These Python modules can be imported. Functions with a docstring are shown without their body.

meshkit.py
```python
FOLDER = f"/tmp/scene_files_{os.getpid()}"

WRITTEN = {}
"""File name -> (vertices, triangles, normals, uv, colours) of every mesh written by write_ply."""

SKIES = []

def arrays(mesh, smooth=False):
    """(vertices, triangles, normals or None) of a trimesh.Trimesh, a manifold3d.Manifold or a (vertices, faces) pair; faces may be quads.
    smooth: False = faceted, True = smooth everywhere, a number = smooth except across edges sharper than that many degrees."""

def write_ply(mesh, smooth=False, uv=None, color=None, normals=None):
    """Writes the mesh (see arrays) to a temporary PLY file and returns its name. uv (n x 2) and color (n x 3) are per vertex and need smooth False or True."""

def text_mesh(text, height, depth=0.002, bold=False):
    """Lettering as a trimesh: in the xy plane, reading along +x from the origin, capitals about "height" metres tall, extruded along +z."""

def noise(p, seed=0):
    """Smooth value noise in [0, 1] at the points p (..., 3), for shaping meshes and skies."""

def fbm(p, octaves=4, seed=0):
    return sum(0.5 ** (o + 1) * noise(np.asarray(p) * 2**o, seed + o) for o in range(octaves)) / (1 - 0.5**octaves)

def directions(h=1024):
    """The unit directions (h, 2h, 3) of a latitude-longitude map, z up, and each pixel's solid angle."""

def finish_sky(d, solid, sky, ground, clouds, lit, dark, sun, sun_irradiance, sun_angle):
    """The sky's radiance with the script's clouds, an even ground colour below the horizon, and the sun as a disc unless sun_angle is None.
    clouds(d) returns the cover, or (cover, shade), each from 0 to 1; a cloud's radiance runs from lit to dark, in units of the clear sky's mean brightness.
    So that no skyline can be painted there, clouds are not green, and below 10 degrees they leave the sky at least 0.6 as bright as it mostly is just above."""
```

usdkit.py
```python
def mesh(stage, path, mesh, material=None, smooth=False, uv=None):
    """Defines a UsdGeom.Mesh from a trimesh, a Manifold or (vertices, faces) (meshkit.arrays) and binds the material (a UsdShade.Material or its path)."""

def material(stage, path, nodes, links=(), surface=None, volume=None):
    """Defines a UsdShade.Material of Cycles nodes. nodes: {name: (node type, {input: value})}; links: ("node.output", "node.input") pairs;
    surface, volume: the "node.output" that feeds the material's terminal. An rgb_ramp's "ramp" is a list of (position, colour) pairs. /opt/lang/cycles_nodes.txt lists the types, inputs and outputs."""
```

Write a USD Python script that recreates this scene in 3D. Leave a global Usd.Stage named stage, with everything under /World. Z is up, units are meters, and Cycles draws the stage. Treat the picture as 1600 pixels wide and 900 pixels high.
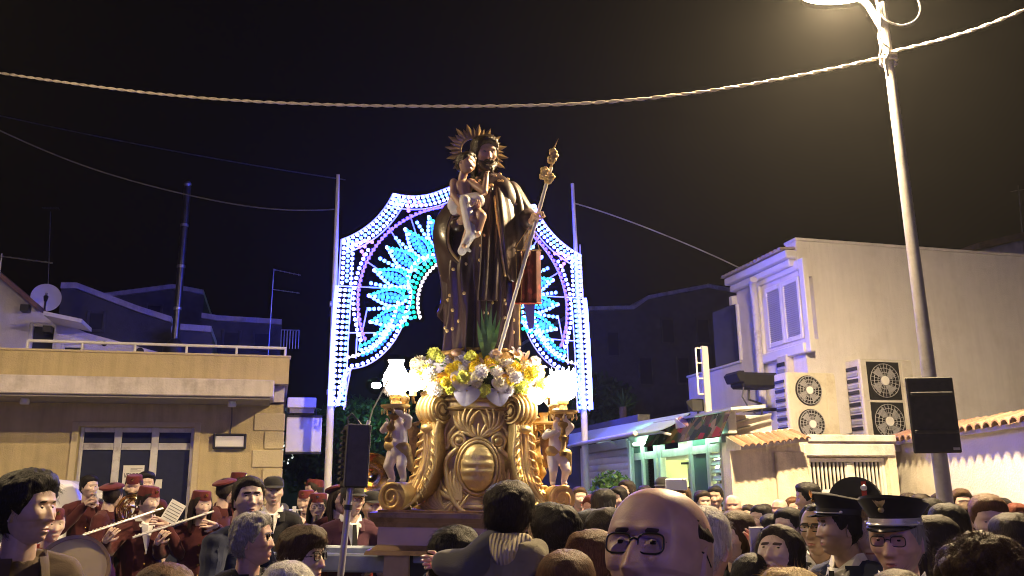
import math, random, re
import numpy as np, trimesh, manifold3d as m3
from shapely.geometry import Polygon, LineString, Point
import usdkit, meshkit
from pxr import Usd, UsdGeom, UsdLux, UsdShade, Gf, Sdf, Vt

random.seed(7); rng = np.random.default_rng(7)
stage = Usd.Stage.CreateInMemory()
UsdGeom.SetStageUpAxis(stage, 'Z'); UsdGeom.SetStageMetersPerUnit(stage, 1.0)
UsdGeom.Xform.Define(stage, '/World'); UsdGeom.Scope.Define(stage, '/World/Looks')
PI = math.pi

# ---------------------------------------------------------------- camera, sky, exposure
EYE = np.array([0.0, 0.0, 1.66]); F = 1333.0            # focal length in pixels of the 1600 wide photograph
PITCH, ROLL = math.radians(13.58), math.radians(0.75)
fwd = np.array([0, math.cos(PITCH), math.sin(PITCH)]); up0 = np.array([0, -math.sin(PITCH), math.cos(PITCH)]); rt0 = np.array([1.0, 0, 0])
RIGHT = math.cos(ROLL) * rt0 - math.sin(ROLL) * up0; UP = math.sin(ROLL) * rt0 + math.cos(ROLL) * up0
cam = UsdGeom.Camera.Define(stage, '/World/camera')
cam.AddTransformOp().Set(Gf.Matrix4d(*RIGHT, 0, *UP, 0, *(-fwd), 0, *EYE, 1))
cam.CreateHorizontalApertureAttr(36.0); cam.CreateFocalLengthAttr(36.0 * F / 1600)
cam.CreateVerticalApertureAttr(20.25); cam.CreateClippingRangeAttr(Gf.Vec2f(0.05, 2000)); cam.CreateExposureAttr(1.0)
dome = UsdLux.DomeLight.Define(stage, '/World/sky'); dome.CreateIntensityAttr(1.0)
skym = usdkit.material(stage, '/World/Looks/night_sky', {
    's': ('sky_texture', {'sky_type': 'single_scattering', 'sun_disc': False, 'sun_elevation': 0.02, 'sun_rotation': 3.6}),
    'm': ('mix', {'mix_type': 'mix', 'fac': 0.985, 'color2': (0.40, 0.32, 0.62)}),
    'b': ('background_shader', {'strength': 0.0009})}, [('s.color', 'm.color1'), ('m.color', 'b.color')], surface='b.background')
UsdShade.MaterialBindingAPI.Apply(dome.GetPrim()).Bind(skym)
dome.GetPrim().SetCustomDataByKey('kind', 'structure')
LAMP_W, LAMP_COL = 2900.0, (1.0, 0.73, 0.39)            # the street lamps
BULB = 5.0                                              # radiance of the festoon bulbs
HAZE = 0.0007

def ray(px, py):
    d = fwd + RIGHT * (px - 800) / F + UP * (450 - py) / F
    return d
def U(px, py, Y):                                        # the point at depth Y (metres along +y) seen at a pixel of the photograph
    d = ray(px, py); return EYE + d * (Y / d[1])
def hit(px, py, o, n):
    d = ray(px, py); return EYE + d * (np.dot(np.asarray(o) - EYE, n) / np.dot(d, n))
def proj(p):
    q = np.asarray(p, float) - EYE; w = q @ fwd
    return np.array([800 + F * (q @ RIGHT) / w, 450 - F * (q @ UP) / w])

# ---------------------------------------------------------------- naming and tagging
taken = {}
def numbered(parent, name):
    k = (str(parent), name); n = taken.get(k, 0); taken[k] = n + 1
    return name if n == 0 else f'{name}_{n:03d}'
def tag(o, label=None, cat=None, group=None, kind=None):
    p = o.GetPrim() if hasattr(o, 'GetPrim') else o
    for k, v in (('label', label), ('category', cat), ('group', group), ('kind', kind)):
        if v: p.SetCustomDataByKey(k, v)
    return p
def thing(name, label=None, cat=None, loc=(0, 0, 0), rotz=0.0, group=None, kind=None, roty=0.0):
    path = '/World/' + numbered('/World', name)
    x = UsdGeom.Xform.Define(stage, path); x.AddTranslateOp().Set(Gf.Vec3d(*map(float, loc)))
    if rotz: x.AddRotateZOp().Set(math.degrees(rotz))
    if roty: x.AddRotateYOp().Set(math.degrees(roty))
    return tag(x, label, cat, group, kind)
def obj(name, mesh, m, parent=None, smooth=35, label=None, cat=None, group=None, kind=None, primvar=None):
    pp = str(parent.GetPath()) if parent is not None else '/World'
    path = pp + '/' + numbered(pp, name)
    o = usdkit.mesh(stage, path, mesh, m, smooth)
    if primvar is not None:
        UsdGeom.PrimvarsAPI(o).CreatePrimvar('tint', Sdf.ValueTypeNames.Color3fArray, 'vertex').Set(Vt.Vec3fArray.FromNumpy(np.asarray(primvar, np.float32)))
    return tag(o, label, cat, group, kind)
def copy(src, loc, rotz=0.0, label=None, group=None):
    d = src.GetCustomData(); r = thing(re.sub(r'_\d{3}$', '', src.GetName()), label or d.get('label'), d.get('category'), loc, rotz, group or d.get('group'))
    r.GetReferences().AddInternalReference(src.GetPath()); r.SetInstanceable(True); return r

# ---------------------------------------------------------------- materials
def MAT(name, col, rough=0.6, metal=0.0, var=0.0, scale=6.0, bump=0.0, bscale=40.0, spec=0.5, dirt=None, dscale=1.5, extra=None, drip=0.0):
    """A principled surface; var = how far noise spreads the tone; dirt = a second colour in patches."""
    nodes = {'p': ('principled_bsdf', {'base_color': col, 'roughness': rough, 'metallic': metal, 'specular_ior_level': spec, **(extra or {})}), 'g': ('texture_coordinate', {})}
    links = []
    if var or dirt:
        nodes['n'] = ('noise_texture', {'scale': scale, 'detail': 5.0, 'roughness': 0.62}); links.append(('g.object', 'n.vector'))
        a = [c * (1 - var) for c in col]; b = [min(1, c * (1 + var)) for c in col]
        nodes['r'] = ('rgb_ramp', {'ramp': [(0.3, a), (0.7, b)]}); links.append(('n.fac', 'r.fac'))
        out = 'r.color'
        if dirt:
            nodes['n2'] = ('noise_texture', {'scale': dscale, 'detail': 7.0, 'roughness': 0.7}); links.append(('g.object', 'n2.vector'))
            nodes['k'] = ('rgb_ramp', {'ramp': [(0.5, (0, 0, 0)), (0.72, (1, 1, 1))]}); links.append(('n2.fac', 'k.fac'))
            nodes['x'] = ('mix', {'color2': dirt}); links += [('k.color', 'x.fac'), (out, 'x.color1')]
            out = 'x.color'
        if drip:
            nodes['dm'] = ('mapping', {'scale': (5.0, 5.0, 0.35)}); nodes['dn'] = ('noise_texture', {'scale': 1.6, 'detail': 7.0, 'roughness': 0.68}); nodes['dr'] = ('rgb_ramp', {'ramp': [(0.42, (1, 1, 1)), (0.62, (1 - drip,) * 3), (0.78, (1 - 1.8 * drip,) * 3)]}); nodes['dx'] = ('mix', {'mix_type': 'multiply', 'fac': 1.0})
            links += [('g.object', 'dm.vector'), ('dm.vector', 'dn.vector'), ('dn.fac', 'dr.fac'), (out, 'dx.color1'), ('dr.color', 'dx.color2')]; out = 'dx.color'
        links.append((out, 'p.base_color'))
    if bump:
        nodes['bn'] = ('noise_texture', {'scale': bscale, 'detail': 4.0}); nodes['b'] = ('bump', {'strength': bump, 'distance': 0.02})
        links += [('g.object', 'bn.vector'), ('bn.fac', 'b.height'), ('b.normal', 'p.normal')]
    return usdkit.material(stage, '/World/Looks/' + name, nodes, links, surface='p.BSDF')
def EMIT(name, col, strength):
    return usdkit.material(stage, '/World/Looks/' + name, {'e': ('emission', {'color': col, 'strength': strength})}, surface='e.emission')
def GLASS(name, tint=(0.6, 0.7, 0.75), ior=1.55):
    return usdkit.material(stage, '/World/Looks/' + name, {'t': ('transparent_bsdf', {'color': tint}), 'g': ('glossy_bsdf', {'color': (0.9, 0.9, 0.9), 'roughness': 0.03}), 'f': ('fresnel', {'IOR': ior}),
        'x': ('mix_closure', {})}, [('f.fac', 'x.fac'), ('t.BSDF', 'x.closure1'), ('g.BSDF', 'x.closure2')], surface='x.closure')
M = {}
M['yellow_wall'] = MAT('yellow_wall', (0.55, 0.45, 0.25), 0.85, var=0.05, scale=3, bump=0.25, bscale=60, dirt=(0.44, 0.36, 0.21), dscale=1.1, drip=0.14)
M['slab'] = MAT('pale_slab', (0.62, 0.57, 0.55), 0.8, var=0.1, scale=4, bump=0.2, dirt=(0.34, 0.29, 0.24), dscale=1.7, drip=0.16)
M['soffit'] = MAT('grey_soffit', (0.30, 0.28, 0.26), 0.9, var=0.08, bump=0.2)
M['quoin'] = MAT('quoin_render', (0.58, 0.49, 0.31), 0.85, var=0.04, bump=0.25, bscale=50)
M['white_wall'] = MAT('white_wall', (0.82, 0.79, 0.78), 0.88, var=0.03, scale=2.5, bump=0.3, bscale=45, dirt=(0.70, 0.66, 0.63), dscale=0.9, drip=0.06)
M['cream_wall'] = MAT('cream_wall', (0.72, 0.64, 0.50), 0.88, var=0.06, scale=3, bump=0.3, bscale=45, dirt=(0.45, 0.38, 0.30), dscale=1.3, drip=0.16)
M['white_paint'] = MAT('white_paint', (0.78, 0.77, 0.76), 0.45, var=0.03)
M['old_white_metal'] = MAT('old_white_metal', (0.66, 0.64, 0.60), 0.4, metal=0.0, var=0.08, scale=9, dirt=(0.35, 0.30, 0.26), dscale=4)
M['grey_metal'] = MAT('grey_metal', (0.42, 0.42, 0.43), 0.42, metal=0.85, var=0.12, scale=8)
M['dark_metal'] = MAT('dark_metal', (0.035, 0.036, 0.04), 0.45, metal=0.3, var=0.2)
M['black'] = MAT('matt_black', (0.015, 0.015, 0.017), 0.6, var=0.2)
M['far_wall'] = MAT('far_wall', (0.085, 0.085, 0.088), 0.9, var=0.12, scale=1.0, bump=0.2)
M['terracotta'] = MAT('terracotta', (0.27, 0.15, 0.095), 0.8, var=0.25, scale=5, bump=0.3, dirt=(0.20, 0.14, 0.10), dscale=6)
M['terracotta_pale'] = MAT('terracotta_pale', (0.34, 0.22, 0.14), 0.8, var=0.2, scale=5, bump=0.3, dirt=(0.24, 0.18, 0.13), dscale=6)
M['asphalt'] = MAT('asphalt', (0.05, 0.05, 0.052), 0.85, var=0.3, scale=12, bump=0.5, bscale=120)
M['paving'] = MAT('paving', (0.22, 0.20, 0.18), 0.85, var=0.2, scale=6, bump=0.4)
M['shutter_grey'] = MAT('shutter_grey', (0.34, 0.34, 0.36), 0.5, var=0.06)
M['glass'] = GLASS('window_glass')
M['recess_shade'] = MAT('recess_shade', (0.05, 0.045, 0.05), 0.9, var=0.2)  # shade of unlit recesses put into the colour
M['tint_glass'] = MAT('blue_tinted_glass', (0.03, 0.034, 0.055), 0.3, spec=0.12, var=0.1)
M['paper'] = MAT('paper', (0.78, 0.77, 0.70), 0.8, var=0.04)
M['ink'] = MAT('ink', (0.03, 0.03, 0.03), 0.8)
M['rope'] = MAT('rope', (0.62, 0.55, 0.45), 0.8, var=0.2, scale=30)
M['cable'] = MAT('cable', (0.10, 0.10, 0.11), 0.6)
M['pale_cable'] = MAT('pale_cable', (0.34, 0.34, 0.37), 0.6)

# ---------------------------------------------------------------- shapes
def box(x0, y0, z0, x1, y1, z1):
    b = trimesh.creation.box((abs(x1 - x0), abs(y1 - y0), abs(z1 - z0))); b.apply_translation(((x0 + x1) / 2, (y0 + y1) / 2, (z0 + z1) / 2)); return b
def rbox(x0, y0, z0, x1, y1, z1, r=0.01):
    """A box with chamfered edges."""
    c = np.array([(x0 + x1) / 2, (y0 + y1) / 2, (z0 + z1) / 2]); h = np.abs([x1 - x0, y1 - y0, z1 - z0]) / 2; r = min(r, h.min() * 0.8)
    pts = []
    for s in np.array(np.meshgrid([-1, 1], [-1, 1], [-1, 1])).T.reshape(-1, 3):
        for k in range(3):
            q = h - r; q = q.copy(); q[k] = h[k]; pts.append(c + s * q)
    return trimesh.convex.convex_hull(np.array(pts))
def hullp(pts): return trimesh.convex.convex_hull(np.asarray(pts, float))
def tube(pts, r, n=8, closed=False, cap=True):
    """A tube along points; r may be a list."""
    P = np.asarray(pts, float); N = len(P); r = np.broadcast_to(np.asarray(r, float), (N,))
    if closed: T = np.roll(P, -1, 0) - np.roll(P, 1, 0)
    else:
        T = np.empty_like(P); T[1:-1] = P[2:] - P[:-2]; T[0] = P[1] - P[0]; T[-1] = P[-1] - P[-2]
    T /= np.maximum(np.linalg.norm(T, axis=1, keepdims=True), 1e-9)
    a = np.array([0, 0, 1.0]) if abs(T[0][2]) < 0.9 else np.array([1.0, 0, 0])
    u = np.cross(T[0], a); u /= np.linalg.norm(u); V = []
    for i in range(N):
        u = u - T[i] * (u @ T[i]); u /= max(np.linalg.norm(u), 1e-9); w = np.cross(T[i], u)
        th = np.arange(n) * 2 * PI / n
        V.append(P[i] + r[i] * (np.cos(th)[:, None] * u + np.sin(th)[:, None] * w))
    V = np.vstack(V); Fc = []
    for i in range(N if closed else N - 1):
        j = (i + 1) % N
        for k in range(n):
            l = (k + 1) % n
            Fc += [(i * n + k, i * n + l, j * n + l), (i * n + k, j * n + l, j * n + k)]
    if cap and not closed:
        V = np.vstack([V, P[0], P[-1]]); c0, c1 = len(V) - 2, len(V) - 1
        for k in range(n):
            l = (k + 1) % n; Fc += [(c0, l, k), (c1, (N - 1) * n + k, (N - 1) * n + l)]
    return trimesh.Trimesh(V, Fc, process=False)
def lathe(prof, n=24, c=(0, 0, 0)):
    """Profile [(r, z)...] turned about z."""
    P = np.asarray(prof, float); th = np.arange(n) * 2 * PI / n
    V = np.stack([P[:, None, 0] * np.cos(th), P[:, None, 0] * np.sin(th), np.broadcast_to(P[:, None, 1], (len(P), n))], -1).reshape(-1, 3) + np.asarray(c, float)
    Fc = []
    for i in range(len(P) - 1):
        for k in range(n):
            l = (k + 1) % n; Fc += [(i * n + k, i * n + l, (i + 1) * n + l), (i * n + k, (i + 1) * n + l, (i + 1) * n + k)]
    m = trimesh.Trimesh(V, Fc, process=False)
    m.merge_vertices(); m.update_faces(m.nondegenerate_faces()); return m
def cat(*ms):
    ms = [m for x in ms for m in (x if isinstance(x, (list, tuple)) else [x])]
    return trimesh.util.concatenate(ms)
def mv(m, t=(0, 0, 0), rz=0, rx=0, ry=0, s=1.0):
    m = m.copy(); A = trimesh.transformations
    T = A.translation_matrix(t) @ A.rotation_matrix(rz, (0, 0, 1)) @ A.rotation_matrix(ry, (0, 1, 0)) @ A.rotation_matrix(rx, (1, 0, 0))
    S = np.diag([*(np.broadcast_to(s, 3)), 1.0]); m.apply_transform(T @ S); return m
def aim(m, a, b):
    """Moves a mesh built along +z from the origin so that it points from a to b."""
    m = m.copy(); d = np.asarray(b, float) - np.asarray(a, float); d /= np.linalg.norm(d)
    T = trimesh.geometry.align_vectors([0, 0, 1], d); T[:3, 3] = a; m.apply_transform(T); return m
def ext(poly, h, z0=0.0):
    """A shapely polygon in (x, z) as a slab from y=0 to y=h (towards +y)."""
    m = trimesh.creation.extrude_polygon(poly, h); R = np.array([[1, 0, 0, 0], [0, 0, 1, z0], [0, 1, 0, 0], [0, 0, 0, 1.0]]); m.apply_transform(R); m.invert(); return m
def wallgrid(s0, s1, z0, z1, holes, y0, y1):
    """A wall slab in a facade frame (s, y, z) with rectangular holes (s0, z0, s1, z1)."""
    P = Polygon([(s0, z0), (s1, z0), (s1, z1), (s0, z1)])
    for h in holes: P = P.difference(Polygon([(h[0], h[1]), (h[2], h[1]), (h[2], h[3]), (h[0], h[3])]))
    ps = [P] if P.geom_type == 'Polygon' else list(P.geoms)
    m = cat([trimesh.creation.extrude_polygon(p, y1 - y0) for p in ps])
    m.apply_transform(np.array([[1, 0, 0, 0], [0, 0, 1, y0], [0, 1, 0, 0], [0, 0, 0, 1.0]])); m.invert(); return m
class Frame:
    """A facade: origin on the ground, s along it, y into it (away from the viewer), z up."""
    def __init__(s, o, ang): s.o = np.array([o[0], o[1], 0.0]); s.ang = ang; s.e = np.array([math.cos(ang), math.sin(ang), 0]); s.n = np.array([-math.sin(ang), math.cos(ang), 0])
    def at(s, px, py, y=0.0):
        p = hit(px, py, s.o + s.n * y, s.n) - s.o; return p @ s.e, p[2]
    def w(s, a, y, z): return s.o + s.e * a + s.n * y + np.array([0, 0, z])
    def loc(s, p): q = np.asarray(p, float) - s.o; return np.array([q @ s.e, q @ s.n, q[2]])
G = math.radians(15.4)                                   # the street runs 15.4 degrees off the view axis
e1 = np.array([math.cos(G), math.sin(G), 0]); e2 = np.array([-math.sin(G), math.cos(G), 0])
# ================================================================ the setting
obj('street', box(-60, -40, -0.3, 60, 120, 0.0), M['asphalt'], kind='structure', smooth=False)
FL = Frame(U(443, 640, 13.0)[:2], G)                     # yellow shop; its right-hand corner
FL.o[2] = 0
# pavement in front of the shop
pm = box(-9, -2.0, -0.05, 0.4, 0, 0.14); pv = thing('pavement', loc=FL.o, rotz=G, kind='structure'); obj('kerb', rbox(-9, -2.2, -0.05, 0.4, -2.003, 0.14, 0.02), M['slab'], pv)
for i in range(15):
    for j in range(3):
        obj('paving_stone', rbox(-9 + i * 0.62, -1.98 + j * 0.65, -0.05, -9 + i * 0.62 + 0.612, -1.98 + j * 0.65 + 0.642, 0.14 + 0.003 * ((i * 7 + j * 3) % 3), 0.006), M['paving'], pv, smooth=False)

def pxr(fr, x0, y0, x1, y1, y=0.0):
    """Facade rectangle (s0, z0, s1, z1) of a pixel rectangle, at its middle lines."""
    a = fr.at(x0, (y0 + y1) / 2, y); b = fr.at(x1, (y0 + y1) / 2, y); c = fr.at((x0 + x1) / 2, y0, y); d = fr.at((x0 + x1) / 2, y1, y)
    return a[0], d[1], b[0], c[1]
# ---- yellow shop
shop = thing('corner_shop', 'low yellow rendered shop with pale balcony slab and glazed front', 'building', FL.o, G)
zs1 = FL.at(420, 604)[1]; zs0 = FL.at(420, 631)[1]; zp = FL.at(420, 564)[1]
d0, d1, d2, d3 = pxr(FL, 117, 667, 299, 800); d1 = 0.16
dtop = d3
obj('wall', wallgrid(-8.6, 0, 0, zs0 - 0.002, [(d0, d1, d2, dtop)], 0, 0.35), M['yellow_wall'], shop, smooth=False)
obj('side_wall', box(-0.32, 0.352, 0, -0.002, 7.5, zp - 0.3), M['yellow_wall'], shop, smooth=False)
obj('parapet', box(-8.6, -0.34, zs1 + 0.002, 0.05, -0.2, zp), M['yellow_wall'], shop, smooth=False)
obj('parapet', box(-0.09, -0.198, zs1 + 0.002, 0.05, 7.5, zp), M['yellow_wall'], shop, smooth=False)
obj('parapet_coping', rbox(-8.6, -0.36, zp + 0.002, 0.07, -0.17, zp + 0.035, 0.01), M['quoin'], shop, smooth=False)
obj('balcony_slab', cat(rbox(-8.6, -0.95, zs0, -0.15, -0.1, zs1 - 0.02, 0.012), box(-8.6, -0.1, zs0 + 0.02, 0, 7.4, zs1)), M['slab'], shop, smooth=False)
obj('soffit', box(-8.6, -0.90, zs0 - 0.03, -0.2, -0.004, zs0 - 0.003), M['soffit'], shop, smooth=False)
for px in (40, 363):
    s, _ = FL.at(px, 630, -0.55); p = obj('soffit_lamp', lathe([(0, 0), (0.055, 0), (0.06, 0.03), (0.05, 0.075), (0, 0.075)], 16, (s, -0.6, zs0 - 0.112)), M['white_paint'], shop)
# glazed shopfront
fr = []
sx = [d0] + [FL.at(p, 730)[0] for p in (178, 237)] + [d2]
zt = FL.at(205, 697)[1]
fw = 0.05
for s in sx: fr.append(rbox(s - fw + (fw if s == d0 else 0) - (0.0), 0.10, d1, s + fw - (fw if s == d2 else 0), 0.18, dtop, 0.008))
obj('shopfront_frame', cat(fr), M['old_white_metal'], shop, smooth=False)
obj('transom', cat([rbox(a + fw + 0.002, 0.105, zt - 0.05, b - fw - 0.002, 0.175, zt + 0.05, 0.008) for a, b in zip(sx[:-1], sx[1:])]), M['old_white_metal'], shop, smooth=False)
obj('head_rail', cat([rbox(a + fw + 0.002, 0.105, dtop - 0.07, b - fw - 0.002, 0.175, dtop - 0.003, 0.008) for a, b in zip(sx[:-1], sx[1:])]), M['old_white_metal'], shop, smooth=False)
obj('bottom_rail', cat([rbox(a + fw + 0.002, 0.105, d1 + 0.003, b - fw - 0.002, 0.175, d1 + 0.13, 0.008) for a, b in zip(sx[:-1], sx[1:])]), M['old_white_metal'], shop, smooth=False)
for a, b in zip(sx[:-1], sx[1:]):
    obj('pane', box(a + fw, 0.135, d1 + 0.12, b - fw, 0.145, zt - 0.05), M['tint_glass'], shop, smooth=False)
    obj('pane', box(a + fw, 0.135, zt + 0.05, b - fw, 0.145, dtop - 0.06), M['tint_glass'], shop, smooth=False)
obj('reveal', cat(box(d0 - 0.02, 0.2, 0.0, d2 + 0.02, 0.34, d1 - 0.004)), M['slab'], shop, smooth=False)
obj('door_surround', cat(rbox(d0 - 0.09, -0.03, 0.16, d0 - 0.002, 0.1, dtop + 0.07, 0.008), rbox(d2 + 0.002, -0.03, 0.16, d2 + 0.09, 0.1, dtop + 0.07, 0.008), rbox(d0, -0.03, dtop + 0.002, d2, 0.1, dtop + 0.07, 0.008)), M['quoin'], shop, smooth=False)
# handle
s, z = FL.at(232, 770); obj('handle', tube([(s, 0.1, z - 0.18), (s, 0.05, z - 0.16), (s, 0.05, z + 0.16), (s, 0.1, z + 0.18)], 0.012), M['grey_metal'], shop)
# notice and small sheet stuck on the glass
a = pxr(FL, 192, 727, 225, 751, 0.13); a = (a[0], a[1] - 0.12, a[2], a[3])
nt = thing('paper_notice', 'white paper notice reading VENDESI taped inside the dark middle glass door', 'notice', FL.o, G)
obj('sheet', box(a[0], 0.125, a[1], a[2], 0.128, a[3]), M['paper'], nt, smooth=False)
t = meshkit.text_mesh('VENDESI', 0.062, 0.002, bold=True); t.apply_scale([(a[2] - a[0]) * 0.9 / t.extents[0], 1, 1]); t.apply_transform(np.array([[1, 0, 0, a[0] + 0.05 * (a[2] - a[0])], [0, 0, -1, 0.1245], [0, 1, 0, a[3] - 0.175], [0, 0, 0, 1.0]]))
obj('lettering', t, M['ink'], nt, smooth=False)
obj('printed_mark', cat([box(a[0] + 0.10, 0.1225, a[3] - 0.085 + k * 0.018, a[0] + 0.10 + w, 0.1245, a[3] - 0.077 + k * 0.018) for k, w in enumerate((0.14, 0.09, 0.16))]), M['soffit'], nt, smooth=False)
a = pxr(FL, 240, 749, 253, 763, 0.13)
obj('paper_sheet', mv(box(a[0], 0.125, a[1], a[2], 0.128, a[3]), FL.o, G), M['paper'], smooth=False, label='small blank white sheet taped on the blue glass beside the shop door', cat='notice')
# sign panel on the wall
a = pxr(FL, 333, 678, 385, 702)
sg = thing('wall_sign', 'blank pale sign panel in a dark frame on the yellow wall', 'sign', FL.o, G)
w = 0.035
obj('panel', box(a[0] + w, -0.07, a[1] + w, a[2] - w, -0.012, a[3] - w), M['white_paint'], sg, smooth=False)
obj('frame', cat(rbox(a[0], -0.09, a[1], a[0] + w, -0.01, a[3]), rbox(a[2] - w, -0.09, a[1], a[2], -0.01, a[3]), rbox(a[0] + w + .001, -0.09, a[1], a[2] - w - .001, -0.01, a[1] + w), rbox(a[0] + w + .001, -0.09, a[3] - w, a[2] - w - .001, -0.01, a[3])), M['dark_metal'], sg, smooth=False)
s = (a[0] + a[2]) / 2; obj('cable', tube([(s, -0.03, a[3]), (s + 0.01, -0.015, a[3] + 0.2), (s, -0.02, zs0 - 0.04)], 0.008), M['cable'], sg)
# quoins at the corner
zq = 0.2; k = 0
while zq < zs0 - 0.2:
    h = 0.27; L = 0.42 if k % 2 else 0.26
    obj('quoin', rbox(-L, -0.028, zq, 0.028, 0.25, zq + h - 0.012, 0.012), M['quoin'], shop, smooth=False); zq += h; k += 1
# roof railing on the parapet
zr = FL.at(400, 543, -0.27)[1]; s0 = FL.at(44, 530, -0.27)[0]
rl = thing('roof_railing', 'thin white tubular railing along the yellow parapet', 'railing', FL.o, G)
obj('rail', tube([(s0, -0.27, zr), (0.0, -0.27, zr)], 0.022, 8), M['white_paint'], rl)
for s in np.linspace(s0, -0.02, 6): obj('post', tube([(s, -0.27, zp + 0.03), (s, -0.27, zr)], 0.018, 8), M['white_paint'], rl)
# ---- set-back white house behind the shop, its gable, canopy wall
FB = Frame(FL.w(0, 4.0, 0)[:2], G)
def pw(fr, pts, y=0.0): return [fr.at(px, py, y) for px, py in pts]
gb = thing('white_gable_house', 'white house with a steep roof edge standing behind the yellow parapet', 'building', FB.o, G)
P = pw(FB, [(-60, 440), (4, 438), (62, 487), (135, 520), (270, 556)]); zb = zs1
poly = Polygon([(P[0][0], zb), (P[0][0], P[0][1] + 0.6)] + [tuple(p) for p in P[1:]] + [(P[-1][0], zb)])
wins = []
for r in ((44, 505, 88, 552), (94, 538, 131, 556)):
    q = pxr(FB, *r); wins.append(q); poly = poly.difference(Polygon([(q[0], q[1]), (q[2], q[1]), (q[2], q[3]), (q[0], q[3])]))
m = trimesh.creation.extrude_polygon(poly if poly.geom_type == 'Polygon' else max(poly.geoms, key=lambda g: g.area), 3.0); m.apply_transform(np.array([[1, 0, 0, 0], [0, 0, 1, 0], [0, 1, 0, 0], [0, 0, 0, 1.0]])); m.invert()
obj('wall', m, M['white_wall'], gb, smooth=False)
for q in wins:
    wn = obj('window', cat(box(q[0], 0.1, q[1], q[2], 0.14, q[3])), M['tint_glass'], gb, smooth=False)
    obj('frame', cat(rbox(q[0], 0.02, q[1], q[0] + 0.06, 0.1, q[3]), rbox(q[2] - 0.06, 0.02, q[1], q[2], 0.1, q[3]), rbox(q[0] + .061, 0.02, q[3] - 0.06, q[2] - .061, 0.1, q[3])), M['white_paint'], wn, smooth=False)
edge = [(P[0][0], P[0][1] + 0.62)] + [tuple(p) for p in P[1:3]]
obj('roof', cat([hullp([(a[0], y, a[1] + dz) for a in (u, v) for y in (-0.25, 3.1) for dz in (0.003, 0.11)]) for u, v in zip(edge[:-1], edge[1:])]), M['terracotta'], gb, smooth=False)
q = pw(FB, [(80, 502), (138, 514)], -0.3); obj('canopy', hullp([(q[0][0], y, q[0][1] + dz) for y in (-0.9, -0.003) for dz in (0, 0.07)] + [(q[1][0], y, q[1][1] + dz) for y in (-0.9, -0.003) for dz in (0, 0.07)]), M['white_paint'], gb, smooth=False)
q = FB.at(40, 482, -0.1); fl_ = obj('wall_lamp', hullp([(q[0] + a, -0.15 + b, q[1] + c) for a in (-.07, .07) for b in (-.05, .15) for c in (-.06, .06)]), M['dark_metal'], gb, smooth=False)
q = FB.at(75, 515, -0.1); obj('wall_lamp', hullp([(q[0] + a, -0.15 + b, q[1] + c) for a in (-.07, .07) for b in (-.05, .15) for c in (-.06, .06)]), M['dark_metal'], gb, smooth=False)
for px, py, w in ((163, 537, .05), (219, 549, .07)):
    q = FB.at(px, py); obj('vent', tube([(q[0], -0.03, q[1]), (q[0], 0.02, q[1])], w, 12), M['black'], gb)
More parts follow.
